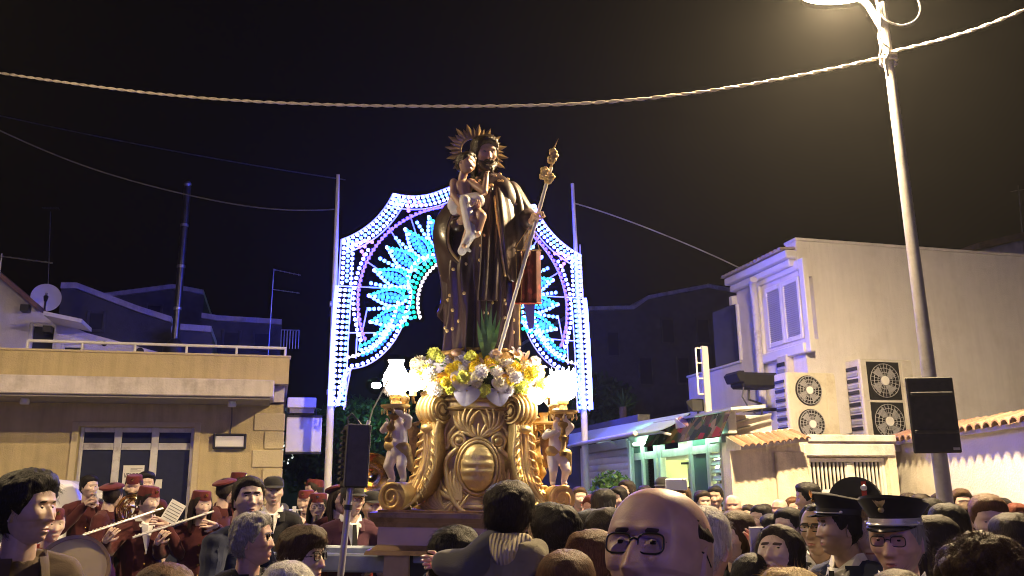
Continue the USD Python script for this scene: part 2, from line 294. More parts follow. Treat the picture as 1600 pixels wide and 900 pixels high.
# satellite dish
def dish(name, px, py, Y, r, label, yaw, foot):
    c = U(px, py, Y); t = thing(name, label, 'dish', c, yaw)
    pr = [(r * i / 10, -0.32 * r * (1 - (i / 10) ** 2)) for i in range(11)]; b = [(x, z - 0.012) for x, z in pr[::-1]]
    dm = lathe(pr + b, 32); dm.apply_transform(trimesh.transformations.rotation_matrix(PI / 2 + 0.35, (1, 0, 0)) ); 
    dm.apply_translation((0, 0, 0)); obj('reflector', dm, M['white_paint'], t)
    obj('feed_arm', tube([(0, 0, -r * 0.95), (0, -r * 0.7, -r * 0.62), (0, -r * 1.0, -0.1)], 0.014), M['dark_metal'], t); obj('feed_horn', tube([(0, -r * 1.05, -0.12), (0, -r * 0.85, -0.03)], [0.03, 0.045], 10), M['dark_metal'], t)
    obj('mast', tube([(0, 0.1, -foot), (0, 0.1, 0.05), (0, 0.04, 0.1)], 0.024), M['grey_metal'], t)
dish('satellite_dish', 72, 465, 16.2, 0.27, 'round white satellite dish on the roof edge of the white house', 0.5, 0.75)
# further dark blocks behind
FC = Frame(FL.w(0, 9.0, 0)[:2], G)
def block(name, label, pts, y0, depth, fr=FC, mat='far_wall', windows=()):
    P = pw(fr, pts, y0); t = thing(name, label, 'building', fr.o, fr.ang)
    poly = Polygon([(P[0][0], 0)] + [tuple(p) for p in P] + [(P[-1][0], 0)])
    m = trimesh.creation.extrude_polygon(poly, depth); m.apply_transform(np.array([[1, 0, 0, 0], [0, 0, 1, y0], [0, 1, 0, 0], [0, 0, 0, 1.0]])); m.invert()
    obj('wall', m, M[mat], t, smooth=False)
    obj('roof_coping', cat([hullp([(a[0], y, a[1] + dz) for a in (u, v) for y in (y0 - 0.1, y0 + depth) for dz in (0.004, 0.14)]) for u, v in zip(P[:-1], P[1:]) if abs(u[0] - v[0]) > 0.05]), M['slab'], t, smooth=False)
    for r in windows:
        q = pxr(fr, *r, y0); wn = obj('window', box(q[0], y0 - 0.02, q[1], q[2], y0 + 0.05, q[3]), M['tint_glass'], t, smooth=False)
        obj('frame', cat(rbox(q[0] - .07, y0 - 0.05, q[1] - .07, q[0] - .001, y0 - 0.004, q[3] + .07), rbox(q[2] + .001, y0 - 0.05, q[1] - .07, q[2] + .07, y0 - 0.004, q[3] + .07), rbox(q[0], y0 - 0.07, q[1] - .07, q[2], y0 - 0.004, q[1] - .001)), M['far_wall'], wn, smooth=False)
    return t
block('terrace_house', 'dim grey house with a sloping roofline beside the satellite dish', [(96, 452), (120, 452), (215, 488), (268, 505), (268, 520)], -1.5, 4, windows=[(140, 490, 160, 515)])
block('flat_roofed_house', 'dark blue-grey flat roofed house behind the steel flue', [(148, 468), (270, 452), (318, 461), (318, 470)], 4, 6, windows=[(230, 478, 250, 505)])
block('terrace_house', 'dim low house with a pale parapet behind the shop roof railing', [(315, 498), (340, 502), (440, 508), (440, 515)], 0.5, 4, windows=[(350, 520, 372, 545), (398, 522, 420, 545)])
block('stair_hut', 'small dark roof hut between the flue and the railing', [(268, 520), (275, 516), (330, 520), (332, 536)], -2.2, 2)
# steel flue
t0 = FL.loc(U(272, 552, 15.6)); p0 = U(272, 552, 15.6); p1 = U(290, 292, 15.6)
M['dark_steel'] = MAT('dark_steel', (.10, .10, .105), .38, metal=.9, var=.1)
ft = thing('steel_flue', 'tall steel flue pipe rising above the shop roof into the night', 'chimney', (p0[0], p0[1], p0[2]))
H = p1[2] - p0[2]
obj('pipe', lathe([(0, -0.4), (0.066, -0.4), (0.066, H), (0, H)], 20), M['dark_steel'], ft)
obj('cowl', lathe([(0, H + 0.01), (0.05, H + 0.01), (0.075, H + 0.05), (0.05, H + 0.1), (0, H + 0.11)], 20), M['grey_metal'], ft)
for k in range(1, 4): obj('joint_band', lathe([(0.067, k * H / 4), (0.075, k * H / 4 + .01), (0.075, k * H / 4 + .05), (0.067, k * H / 4 + .06)], 20), M['grey_metal'], ft)
obj('flashing', lathe([(0.26, -0.4), (0.2, 0.12), (0.08, 0.26), (0.067, 0.27)], 20), M['dark_metal'], ft)
# aerials
def aerial(label, mast, bars, Y, r=0.012):
    b = U(*mast[0], Y); e = U(*mast[1], Y); t = thing('aerial', label, 'aerial', b)
    obj('mast', tube([(0, 0, -0.3), e - b], r, 6), M['grey_metal'], t)
    for (a, c) in bars:
        A, C = U(*a, Y) - b, U(*c, Y) - b; obj('boom', tube([A, C], r * 0.8, 6), M['grey_metal'], t)
        n = 6
        for i in range(n):
            q = A + (C - A) * (i + 0.5) / n; L = 0.16 + 0.04 * i / n; obj('element', tube([q - e2 * L - np.array([0, 0, 0.03]), q + e2 * L + np.array([0, 0, .03])], r * 0.45, 5), M['grey_metal'], t)
aerial('roof aerial with two short booms between the flue and the light arch', [(420, 535), (428, 420)], [((427, 421), (470, 430)), ((425, 452), (468, 458))], 18)
aerial('large roof aerial with one long boom above the white gable', [(-2, 440), (3, 396)], [((0, 400), (82, 411))], 14, 0.014)
aerial('thin bare roof aerial mast beyond the satellite dish', [(77, 445), (79, 330)], [((66, 325), (92, 325))], 20, 0.01)
# small grille on the far roof
a, b = FC.at(440, 515, -2), FC.at(466, 545, -2); rg = thing('roof_fence', 'little barred fence on the dark roof above the shop corner', 'fence', FC.o, G)
for s in np.linspace(a[0], b[0], 7): obj('bar', tube([(s, -2, b[1]), (s, -2, a[1])], 0.012, 5), M['grey_metal'], rg)
obj('rail', tube([(a[0], -2, a[1]), (b[0], -2, a[1])], 0.016, 6), M['grey_metal'], rg)
# canopy beyond the corner and hanging sign panel
FD = Frame(FL.w(0.0, 0.6, 0)[:2], G)
a = pxr(FD, 444, 621, 494, 645); cn = thing('side_canopy', 'short white flat canopy sticking out past the quoined shop corner', 'canopy', FD.o, G)
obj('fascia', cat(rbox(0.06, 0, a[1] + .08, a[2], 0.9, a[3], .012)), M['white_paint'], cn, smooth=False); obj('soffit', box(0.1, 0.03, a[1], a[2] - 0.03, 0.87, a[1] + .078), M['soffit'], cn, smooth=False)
a = pxr(FD, 447, 651, 503, 706); hs = thing('hanging_sign', 'blank white square sign board hanging under the canopy at the shop corner', 'sign', FD.o, G)
obj('panel', rbox(a[0], 0.1, a[1], a[2], 0.2, a[3], .012), M['white_paint'], hs, smooth=False); obj('edge_frame', cat(box(a[0], 0.09, a[1] - .03, a[2], .21, a[1] - .002), box(a[0], 0.09, a[3] + .002, a[2], .21, a[3] + .03)), M['dark_metal'], hs, smooth=False)
for s in (a[0] + .1, a[2] - .1): obj('bracket', tube([(s, .15, a[3] + .03), (s, .15, a[3] + .16)], .015, 6), M['dark_metal'], hs)
br = [(0.34 * math.cos(t), .55 - .25 * 0, 0.34 * math.sin(t)) for t in np.linspace(-1.6, 1.6, 12)]
# ================================================================ right-hand side of the street
HC = U(1268, 640, 13.5); HC[2] = 0
FR = Frame(HC[:2], G)                                     # wall towards the viewer, s to the right
FS = Frame(HC[:2], G - PI / 2)                            # street side, s negative away from the viewer
zt = FR.at(1270, 378)[1]; zeave = FS.at(1160, 441)[1]
M['tile_grey'] = MAT('grey_roof_tile', (.44, .37, .33), .85, var=.15, scale=5, bump=.3)
M['shutter'] = MAT('louvre_paint', (0.55, 0.55, 0.57), 0.5, var=0.05)
hs = thing('white_house', 'tall white two-storey house with a shuttered window under a tiled eave', 'building', HC, G)
def Lr(m, fr): return m
smin = -1.97
w = pxr(FS, 1192, 432, 1258, 546)
win = pxr(FS, 1198, 440, 1254, 538)
RS = np.array([[math.cos(-PI / 2), -math.sin(-PI / 2), 0, 0], [math.sin(-PI / 2), math.cos(-PI / 2), 0, 0], [0, 0, 1, 0], [0, 0, 0, 1.0]])
def S(m):
    m = m.copy(); m.apply_transform(RS); return m          # street-side frame -> the house's own axes
obj('street_wall', S(wallgrid(smin, 0, 0, zt - 0.12, [win], 0, 0.25)), M['white_wall'], hs, smooth=False)
obj('front_wall', cat(wallgrid(0.252, 9.0, 0, zt, [], 0.0, 0.3), box(0.0, -0.0, zt - 0.118, 0.25, 0.3, zt)), M['white_wall'], hs, smooth=False)
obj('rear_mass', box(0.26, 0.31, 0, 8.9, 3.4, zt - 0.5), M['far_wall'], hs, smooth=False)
obj('wall_coping', rbox(-0.02, -0.03, zt + 0.003, 9.0, 0.32, zt + 0.05, 0.01), M['white_wall'], hs, smooth=False)
# eave on the street side: boxed white fascia with tiles above
ev = obj('eave', S(cat(rbox(smin - .04, -0.22, zt - 0.30, 0.02, -0.003, zt - 0.17, 0.015), rbox(smin - .02, -0.13, zt - 0.42, -0.05, -0.003, zt - 0.303, 0.02))), M['white_paint'], hs, smooth=False)
for i in range(16):
    s = smin - 0.05 + i * (abs(smin) + 0.03) / 16
    obj('roof_tile', S(hullp([(s + a, y, zt - 0.165 + 0.10 * (y + 0.28) + h) for a, h in ((0, 0), (0.125, 0), (0.03, 0.05), (0.095, 0.05)) for y in (-0.28, 0.2)])), M['tile_grey'], hs, smooth=20)
# window: surround, frame, shutter leaves with louvres
b = 0.16
obj('window_surround', S(cat(rbox(w[0] - b, -0.05, w[1] - b, w[0], 0.05, w[3] + b, .01), rbox(w[2], -0.05, w[1] - b, w[2] + b * .8, 0.05, w[3] + b, .01), rbox(w[0] + .001, -0.05, w[3], w[2] - .001, 0.05, w[3] + b, .01), rbox(w[0] + .001, -0.09, w[1] - b, w[2] - .001, 0.05, w[1], .01))), M['white_paint'], hs, smooth=False)
mid = (win[0] + win[2]) / 2
for a, c in ((win[0], mid), (mid, win[2])):
    sh = obj('shutter', S(cat(rbox(a + .004, -0.03, win[1], a + .07, 0.03, win[3]), rbox(c - .07, -0.03, win[1], c - .004, 0.03, win[3]), rbox(a + .071, -0.03, win[3] - .08, c - .071, .03, win[3]), rbox(a + .071, -0.03, win[1], c - .071, .03, win[1] + .08))), M['white_paint'], hs, smooth=False)
    n = 26; zz = np.linspace(win[1] + .09, win[3] - .09, n)
    obj('louvre', S(cat([mv(box(a + .072, -0.022, -0.004, c - .072, 0.022, 0.004), (0, 0, z), rx=-0.7) for z in zz])), M['shutter'], sh, smooth=False, kind='stuff')
# downpipe on the street side, recess behind
q = FS.at(1180, 470, -0.1); q2 = FS.at(1184, 640, -0.1)
obj('downpipe', S(tube([(q[0] + .25, -0.25, q[1] + .32), (q[0] + .12, -0.2, q[1] + .25), (q[0], -0.11, q[1]), (q[0], -0.11, q2[1])], 0.065, 12)), M['old_white_metal'], hs)
# rear wing with terrace parapet
rw = thing('terrace_parapet', 'low white terrace wall lit blue behind the kiosk roof', 'wall', HC, G)
a = FS.at(1075, 591); c = FS.at(1160, 566)
obj('wall', S(cat(box(a[0], 0.002, 0, smin - .01, 0.25, a[1]))), M['white_wall'], rw, smooth=False)
obj('coping', S(rbox(a[0] - .02, -0.03, a[1] + .003, smin - .02, 0.28, a[1] + .05, .01)), M['white_paint'], rw, smooth=False)
wg = thing('rear_wing', 'narrow rear wing of the white house with a small canopy roof', 'building', HC, G)
q = FS.at(1150, 487, 0.3); sw_ = FS.at(1148, 487, 0.0)[0]; zb_ = FS.at(1150, 560, 0.3)[1]
obj('wall', S(box(sw_ - .6, 1.2, 0, smin - .01, 1.4, q[1])), M['white_wall'], wg, smooth=False)
obj('canopy', S(hullp([(s, y, q[1] + z) for s in (sw_, smin - .02) for y, z in ((-.1, 0), (-.1, .16), (1.3, .25), (1.3, .38))])), M['white_paint'], wg, smooth=False)
obj('recess_shade_panel', S(box(sw_ + .1, 1.15, zb_ - 1.2, smin - .05, 1.197, q[1] - .1)), M['recess_shade'], wg, smooth=False)  # dark panel stands in for the shaded recess under the canopy
obj('post', S(tube([(sw_ + .12, 0.0, a[1] + .05), (sw_ + .12, 0.0, q[1])], .045, 10)), M['white_paint'], wg)
# farther house at the right edge with a tiled verge
FX = Frame((FR.w(2.6, 5.0, 0))[:2], G)
P = pw(FX, [(1515, 394), (1600, 374), (1680, 366)])
fh = thing('far_house', 'dim house top with a sloping eave beyond the white house at the picture edge', 'building', FX.o, G)
poly = Polygon([(P[0][0], 0)] + [tuple(p) for p in P] + [(P[-1][0], 0)])
m = trimesh.creation.extrude_polygon(poly, 4); m.apply_transform(np.array([[1, 0, 0, 0], [0, 0, 1, 0], [0, 1, 0, 0], [0, 0, 0, 1.0]])); m.invert()
obj('wall', m, M['white_wall'], fh, smooth=False)
obj('roof', cat([hullp([(a_[0], y, a_[1] + dz) for a_ in (u, v) for y in (-0.35, 4) for dz in (0.004, 0.16)]) for u, v in zip(P[:-1], P[1:])]), M['terracotta'], fh, smooth=False)
aerial('bare aerial pole on the far roof near the top right of the white house', [(1597, 376), (1591, 290)], [((1586, 298), (1600, 296))], 21, 0.012)

# ---- annex towards the viewer
A0 = U(1140, 700, 10.3); A0[2] = 0
FA = Frame(A0[:2], G); FK = Frame(A0[:2], G - PI / 2)
zroof = FA.at(1303, 691)[1]
an = thing('low_annex', 'low cream rendered annex with a flat roof carrying the air conditioners', 'building', A0, G)
gate = pxr(FA, 1268, 714, 1392, 800); gate = (gate[0], 0.05, gate[2], gate[3])
obj('front_wall', wallgrid(0.0, gate[2] + 0.12, 0, zroof, [gate], 0, 0.25), M['cream_wall'], an, smooth=False)
obj('roof_slab', cat(rbox(FA.at(1262, 695)[0], -0.05, zroof + .003, gate[2] + .12, 2.9, zroof + 0.09, .01), box(0.02, 0.26, zroof - .1, 2.9, 2.9, zroof + .002)), M['slab'], an, smooth=False)
# stepped wall above the roof beside the kiosk
q0 = FA.at(1150, 655); q1 = FA.at(1212, 640)
obj('upper_wall', rbox(q0[0], 0.30, zroof - .05, q1[0] + .12, 1.6, q1[1] - .04, .01), M['cream_wall'], an, smooth=False)
def tilerow(name, label, a, b, n, parent_loc=None, depth=0.34, r=0.085, drop=0.12, side=None):
    """A tile coping from a to b (world points, the upper front line), tiles falling towards side."""
    t = thing(name, label, 'tiles', a); a = np.asarray(a); v = (np.asarray(b) - a); L = np.linalg.norm(v); u = v / L
    side = np.asarray(side, float); side /= np.linalg.norm(side)
    th = np.linspace(0, PI, 7); step = L / n
    for i in range(n):
        c = u * (i + 0.5) * step + np.array([0, 0, rng.uniform(-.008, .008)]); rr = step * 0.5
        P = []
        for k, (d, dz, sc) in enumerate(((0.0, 0.0, 0.9), (depth, -drop, 1.0))):
            for s in (1.0, 0.78):
                P.append([c + side * d + u * (rr * sc * s * math.cos(x)) + np.array([0, 0, dz + rr * 0.8 * sc * s * math.sin(x)]) for x in th])
        P = np.array(P).reshape(-1, 3); k = 7; Fc = []
        for (p, q) in ((0, 2), (3, 1), (2, 3), (1, 0)):
            for j in range(k - 1): Fc += [(p * k + j, p * k + j + 1, q * k + j + 1), (p * k + j, q * k + j + 1, q * k + j)]
        m = trimesh.Trimesh(P, Fc, process=False); m.fix_normals()
        obj('tile', m, M['terracotta'] if rng.random() < .6 else M['terracotta_pale'], t, smooth=40)
    obj('mortar_bed', hullp([p + side * d + np.array([0, 0, z]) for p in (np.zeros(3), v) for d, z in ((-.05, -.02), (-.05, .03), (depth - .06, -drop - .03), (depth - .06, -drop + .02), (-.05, -.14))]), M['slab'], t, smooth=False)
    return t
s0, z0 = FA.at(1153, 697, -.2); s1, z1 = FA.at(1258, 686, -.2)
tilerow('tile_coping', 'short row of terracotta tiles over the cream wall below the twin-fan unit', FA.w(s0, 0.02, z0 + .1), FA.w(s1, 0.02, z1 + .12), 11, side=-e2)
tilerow('tile_coping', 'broken strip of terracotta roof tiles beside the kiosk valance', FA.w(s0 - .12, 1.1, zroof + .35), FA.w(s1 - .1, 1.2, zroof + .42), 8, side=-e2, depth=.3)
for k, (za, zb2) in enumerate(((0.22, 0.36), (0.13, 0.28))):
    obj('conduit', tube([(q0[0], 0.27, zroof + za), (q0[0] + .25, .26, zroof + za + .06), (q1[0] + .1, 0.27, zroof + zb2)], .018, 6), M['grey_metal'], an)
obj('gate_lintel', rbox(gate[0] - .08, -0.03, gate[3] + .01, gate[2] + .1, -.002, zroof - .02, .01), M['slab'], an, smooth=False)
gt = thing('barred_gate', 'grey metal gate of close vertical bars under the annex roof', 'gate', A0, G)
n = 19; xs = np.linspace(gate[0] + .06, gate[2] - .06, n)
for i, s in enumerate(xs):
    if abs(i - 10) <= 0: continue
    obj('bar', rbox(s - .012, 0.08, gate[1], s + .012, 0.104, gate[3] - .06, .003), M['old_white_metal'], gt, smooth=False)
obj('gate_frame', cat(box(gate[0] + .004, .07, gate[1], gate[0] + .045, .11, gate[3] - .01), box(gate[2] - .045, .07, gate[1], gate[2] - .004, .11, gate[3] - .01), box(gate[0] + .046, .07, gate[3] - .058, gate[2] - .046, .11, gate[3] - .01)), M['old_white_metal'], gt, smooth=False)
s = xs[10]; obj('middle_stile', rbox(s - .05, .066, gate[1], s + .05, .115, gate[3] - .062, .004), M['old_white_metal'], gt, smooth=False)
obj('shade_backing', box(gate[0], .22, gate[1], gate[2], .24, gate[3]), M['recess_shade'], gt, smooth=False)  # dark sheet gives the shade between the bars
obj('pier', rbox(FA.at(1212, 750)[0], -.05, 0, FA.at(1261, 750)[0], -.003, zroof - .12, .01), M['cream_wall'], an, smooth=False)
# air conditioners
M['ac'] = MAT('ac_enamel', (0.62, 0.58, 0.48), 0.4, var=0.04, dirt=(0.42, 0.36, 0.26), dscale=3)
M['ac_pale'] = MAT('ac_enamel_pale', (0.66, 0.63, 0.58), 0.4, var=0.04, dirt=(0.45, 0.40, 0.33), dscale=3)
def ac(label, px0, px1, py0, y, fans, depth, square=False, m='ac', rot=0.0, rel=(0.22, 0.52)):
    s0, z1 = FA.at(px0, py0, y); s1, _ = FA.at(px1, py0, y); zb = zroof + 0.1; W, H = s1 - s0, z1 - zb
    t = thing('air_conditioner', label, 'air conditioner', FA.w(s0, y, zb), G + rot)
    body = rbox(0, 0, 0.05, W, depth, H, .02)
    obj('casing', body, M[m], t, smooth=False)
    for k in range(fans):
        cz = H * ((0.26, 0.74)[k] if fans == 2 else 0.5); cx = W * 0.42; R = min(W * 0.30, H * (0.2 if fans == 2 else .38))
        if square: obj('grille_recess', box(cx - R * 1.12, -0.012, cz - R * 1.12, cx + R * 1.12, -0.003, cz + R * 1.12), M['dark_metal'], t, smooth=False)
        else:
            d = tube([(cx, -0.012, cz), (cx, -0.003, cz)], R * 1.08, 28); obj('grille_recess', d, M['dark_metal'], t)
        bl = []
        for i in range(4):
            th = i * PI / 2 + .3
            bl.append(hullp([(cx + r * math.cos(th + a), yy, cz + r * math.sin(th + a)) for r, a, yy in ((R * .2, -.3, -.015), (R * .2, .3, -.02), (R * .9, .05, -.014), (R * .9, .75, -.024), (R * .5, .5, -.024))]))
        obj('fan', cat(bl), M['shutter_grey'], t, smooth=False)
        g = []
        for i in range(24):
            th = i * 2 * PI / 24; g.append(tube([(cx + R * .25 * math.cos(th), -0.035, cz + R * .25 * math.sin(th)), (cx + R * math.cos(th), -0.03, cz + R * math.sin(th))], .0045, 4))
        for rr in (.5, .75, 1.0): g.append(tube([(cx + R * rr * math.cos(x), -0.033, cz + R * rr * math.sin(x)) for x in np.linspace(0, 2 * PI, 25)[:-1]], .006, 4, closed=True))
        obj('grille', cat(g), M['shutter_grey'], t, kind='stuff')
        obj('hub', tube([(cx, -0.045, cz), (cx, -0.02, cz)], R * .27, 16), M['white_paint'], t)
    obj('service_panel', rbox(W * .78, -0.012, 0.08, W * .98, -.002, H - .04, .003), M[m], t, smooth=False)
    for i in range(12): obj('side_fin', rbox(-.02, depth * .18, 0.12 + i * (H - .2) / 12, -.003, depth * .9, 0.12 + (i + .62) * (H - .2) / 12, .003), M['dark_metal'] if i % 2 else M['shutter_grey'], t, smooth=False)
    for x in (0.08, W - .16): obj('foot', box(x, .02, 0, x + .1, depth - .02, .048), M['dark_metal'], t, smooth=False)
    return t
ac('twin-fan beige air conditioner with round grilles standing by the house corner', 1228, 1304, 581, 1.75, 2, .34)
ac('larger twin-fan air conditioner with square grilles against the white wall', 1342, 1424, 560, 2.0, 2, .36, True, 'ac_pale')
ac('small single-fan air conditioner half hidden behind the round-grille unit', 1228, 1272, 553, 2.9, 1, .3, False, 'ac_pale')
obj('conduit', tube([FA.loc(FA.w(*p)) for p in ((FA.at(1340, 600, 2.3)[0], 2.4, zroof + .3), (FA.at(1318, 640, 2.3)[0], 2.38, zroof + .25), (FA.at(1300, 660, 2.3)[0], 2.3, zroof + .12))], .02, 6), M['grey_metal'], an)
# black floodlight / tarpaulined unit by the parapet
c = U(1178, 597, 13.6); fl2 = thing('floodlight', 'black floodlight box on a bent bracket in front of the blue-lit terrace wall', 'floodlight', c, G)
obj('housing', rbox(-.30, -.15, -.10, .38, .25, .14, .04), M['black'], fl2, smooth=False); obj('visor', hullp([(x, y, z) for x in (-.36, -.28) for y in (-.2, .22) for z in (-.02, .15)] + [(-.42, -.2, .1), (-.42, .2, .1)]), M['black'], fl2, smooth=False)
obj('bracket', tube([(-.1, 0, -.1), (-.12, 0, -.28), (0.1, 0, -.34), (0.1, 0, c[2] * 0 - .55)], .02, 6), M['dark_metal'], fl2); obj('cable', tube([(-.25, -.1, -.1), (-.3, -.12, -.25), (-.2, -.1, -.4), (-.05, -.05, -.5)], .012, 6), M['cable'], fl2)
obj('stand', cat(tube([(0.1, 0, -.5), (0.1, 0, zroof + .06 - c[2])], .02, 6), tube([(-.2, .05, -.45), (.42, .05, -.42)], .03, 6)), M['dark_metal'], fl2)

# ---- kiosk on the street side of the annex
M['kiosk_metal'] = MAT('kiosk_metal', (0.52, 0.56, 0.52), 0.4, var=0.06)
M['awning'] = usdkit.material(stage, '/World/Looks/awning_cloth', {'d': ('diffuse_bsdf', {'color': (.55, .66, .60)}), 't': ('translucent_bsdf', {'color': (.50, .64, .56)}), 'm': ('mix_closure', {'fac': .5})}, [('d.BSDF', 'm.closure1'), ('t.BSDF', 'm.closure2')], surface='m.closure')
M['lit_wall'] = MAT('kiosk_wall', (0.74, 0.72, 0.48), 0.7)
M['tube_light'] = EMIT('fluorescent_tube', (0.80, 1.0, 0.50), 140.0)
kz = FK.at(1100, 683)[1]                                    # underside of the valance
kt = FK.at(1078, 643)[1]
ks = thing('kiosk', 'small lit kiosk with metal frames and glass panels under a striped valance', 'kiosk', A0, G)
sF = FK.at(986, 740)[0]
def kx(px): return FK.at(px, 730)[0]
for p in (986, 1003, 1023, 1030, 1078, 1106, 1128):
    s = kx(p); obj('mullion', S(rbox(s - .035, 0, 0.0, s + .035, .09, kz, .008)), M['kiosk_metal'], ks, smooth=False)
obj('head_beam', S(rbox(sF - .05, 0.0, kz + .002, 0.0, .12, kt - .05, .01)), M['kiosk_metal'], ks, smooth=False)
def pane(a, b, z0, z1, m='glass'): obj('pane', S(box(kx(a) + .036, .04, z0, kx(b) - .036, .05, z1)), M[m], ks, smooth=False)
M['kiosk_panel'] = MAT('green_glass_panel', (0.10, 0.17, 0.155), 0.12, spec=0.8)
pane(1003, 1023, 0.9, kz); pane(1030, 1078, 1.75, kz - .02) if False else None
pane(1078, 1106, 0.3, kz, 'kiosk_panel'); pane(986, 1003, .3, kz, 'kiosk_panel')
for i in range(22):
    z = 0.3 + i * (kz - .3) / 22; obj('slat', S(mv(box(kx(1106) + .037, -.012, -.03, kx(1128) - .037, .012, .03), (0, .045, z + .04), rx=-.5)), M['kiosk_metal'], ks, smooth=False)
obj('counter', S(rbox(kx(1030) + .04, -.12, .95, kx(1078) - .04, .5, 1.0, .01)), M['kiosk_metal'], ks, smooth=False)
obj('counter_front', S(box(kx(1003) + .04, .06, .0, kx(1078) - .04, .1, .94)), M['kiosk_panel'], ks, smooth=False)
dk = 0.95
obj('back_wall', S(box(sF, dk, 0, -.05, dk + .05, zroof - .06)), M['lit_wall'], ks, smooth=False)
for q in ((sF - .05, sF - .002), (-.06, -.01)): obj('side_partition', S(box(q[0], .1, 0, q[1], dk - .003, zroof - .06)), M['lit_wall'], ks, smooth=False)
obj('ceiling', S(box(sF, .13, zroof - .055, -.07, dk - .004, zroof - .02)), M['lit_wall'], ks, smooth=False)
obj('fluorescent_lamp', S(tube([(sF + .5, .9, zroof - .16), (-.5, .9, zroof - .16)], .025, 10)), M['tube_light'], ks)
obj('unseen_valance_lamp', S(tube([(sF + .3, -.06, kz + .03), (-.3, -.06, kz + .03)], .02, 8)), EMIT('green_tube', (.50, 1.0, .66), 24.0), ks)  # tube out of view behind the valance, lights the kiosk front green
# shelving and things on it
for z in (1.25, 1.7, 2.05): obj('shelf', S(box(kx(1010), dk - .4, z, kx(1080), dk - .003, z + .03)), M['dark_metal'], ks, smooth=False)
bxm = [MAT('carton_%s' % n, c, .7) for n, c in (('red', (.4, .06, .05)), ('white', (.7, .7, .66)), ('brown', (.25, .15, .08)), ('black', (.04, .04, .04)))]
for i in range(14):
    s = kx(1012) + (kx(1079) - kx(1012)) * (i % 7 + .3) / 7.2; z = (1.28, 1.73)[i // 7]; h = rng.uniform(.14, .3); kc = int(rng.integers(4))
    obj('carton', mv(S(rbox(s, dk - .35, z + .002, s + rng.uniform(.12, .24), dk - .08, z + h, .01)), A0, G), bxm[kc], smooth=False, label='small %s carton on the lit kiosk shelves' % ('red', 'white', 'brown', 'black')[kc], cat='carton', group='cartons on the kiosk shelves')
s = kx(1056); mc = thing('coffee_machine', 'dark boxy coffee machine on the kiosk counter', 'machine', A0, G)
obj('body', S(rbox(s - .22, .05, 1.003, s + .25, .42, 1.34, .03)), M['dark_metal'], mc, smooth=False); obj('hood', S(rbox(s - .15, .0, 1.343, s + .14, .36, 1.5, .03)), M['black'], mc, smooth=False); obj('panel', S(rbox(s - .2, .03, 1.22, s + .22, .047, 1.3, .005)), M['grey_metal'], mc, smooth=False)
# valance with printed fruit: leaning strip made of separate hanging panels
q0 = FK.at(993, 705, -.35); q1 = FK.at(1128, 677, -.2)
vm = usdkit.material(stage, '/World/Looks/printed_valance', {'g': ('texture_coordinate', {}), 'v': ('voronoi_texture', {'scale': 9.0, 'randomness': 1.0}), 'r': ('rgb_ramp', {'interpolate': False, 'ramp': [(0, (.014, .02, .012)), (.25, (.10, .016, .014)), (.42, (.03, .045, .018)), (.6, (.06, .045, .022)), (.75, (.08, .065, .045)), (.88, (.03, .02, .016))]}),
    'p': ('principled_bsdf', {'roughness': .9, 'specular_ior_level': .05}), 's': ('separate_color', {})}, [('g.object', 'v.vector'), ('v.color', 's.color'), ('s.r', 'r.fac'), ('r.color', 'p.base_color')], surface='p.BSDF')
va = thing('printed_valance', 'dark valance printed with red and green fruit above the kiosk window', 'valance', A0, G)
n = 7
for i in range(n):
    a_, b_ = q0[0] + (q1[0] - q0[0]) * i / n, q0[0] + (q1[0] - q0[0]) * (i + 1) / n
    obj('panel', S(hullp([(s, y, z) for s in (a_ + .004, b_ - .004) for y, z in ((-.22, kz - .05), (-.23, kz - .045), (-.07, kt - .12), (-.06, kt - .10))])), vm, va, smooth=False)
obj('top_board', S(hullp([(s, y, z) for s in (q0[0], q1[0]) for y, z in ((-.06, kt - .09), (0.4, kt - .06), (-.06, kt - .06), (.4, kt - .02))])), M['kiosk_metal'], va, smooth=False)
# open awning
n0 = FK.at(1079, 644, .1); f0 = FK.at(975, 668, .1)
g0 = U(993, 677, 11.2); g1 = U(888, 697, 15.3)
aw = thing('awning', 'pale flat open awning sloping out over the street beside the kiosk', 'awning', A0, G)
cs = [FA.loc(FK.w(n0[0], .1, n0[1])), FA.loc(g0), FA.loc(g1), FA.loc(FK.w(-6.1, .1, n0[1] + .05))]
v = []
for i in range(9):
    for j in range(9):
        a_, b_ = i / 8, j / 8; p = (cs[0] * (1 - a_) + cs[3] * a_) * (1 - b_) + (cs[1] * (1 - a_) + cs[2] * a_) * b_; p = p.copy(); p[2] -= .05 * math.sin(PI * b_) * (1 + .5 * math.cos(a_ * 16)); v.append(p)
v = np.array(v); Fc = [(i * 9 + j, i * 9 + j + 1, i * 9 + j + 10) for i in range(8) for j in range(8)] + [(i * 9 + j, i * 9 + j + 10, i * 9 + j + 9) for i in range(8) for j in range(8)]
Fc = np.array(Fc); N = len(v); top = trimesh.Trimesh(np.vstack([v, v - [0, 0, .012]]), np.vstack([Fc, Fc[:, ::-1] + N]), process=False)
obj('cloth', top, M['awning'], aw, smooth=60)
obj('front_bar', tube([cs[1], cs[2]], .03, 8), M['white_paint'], aw); 
for a_ in (0.02, .5, .97):
    p, q = cs[0] * (1 - a_) + cs[3] * a_, cs[1] * (1 - a_) + cs[2] * a_; obj('arm', tube([p - [0, 0, .35], (p + q) / 2 - [0, 0, .12], q - [0, 0, .03]], .018, 6), M['white_paint'], aw)
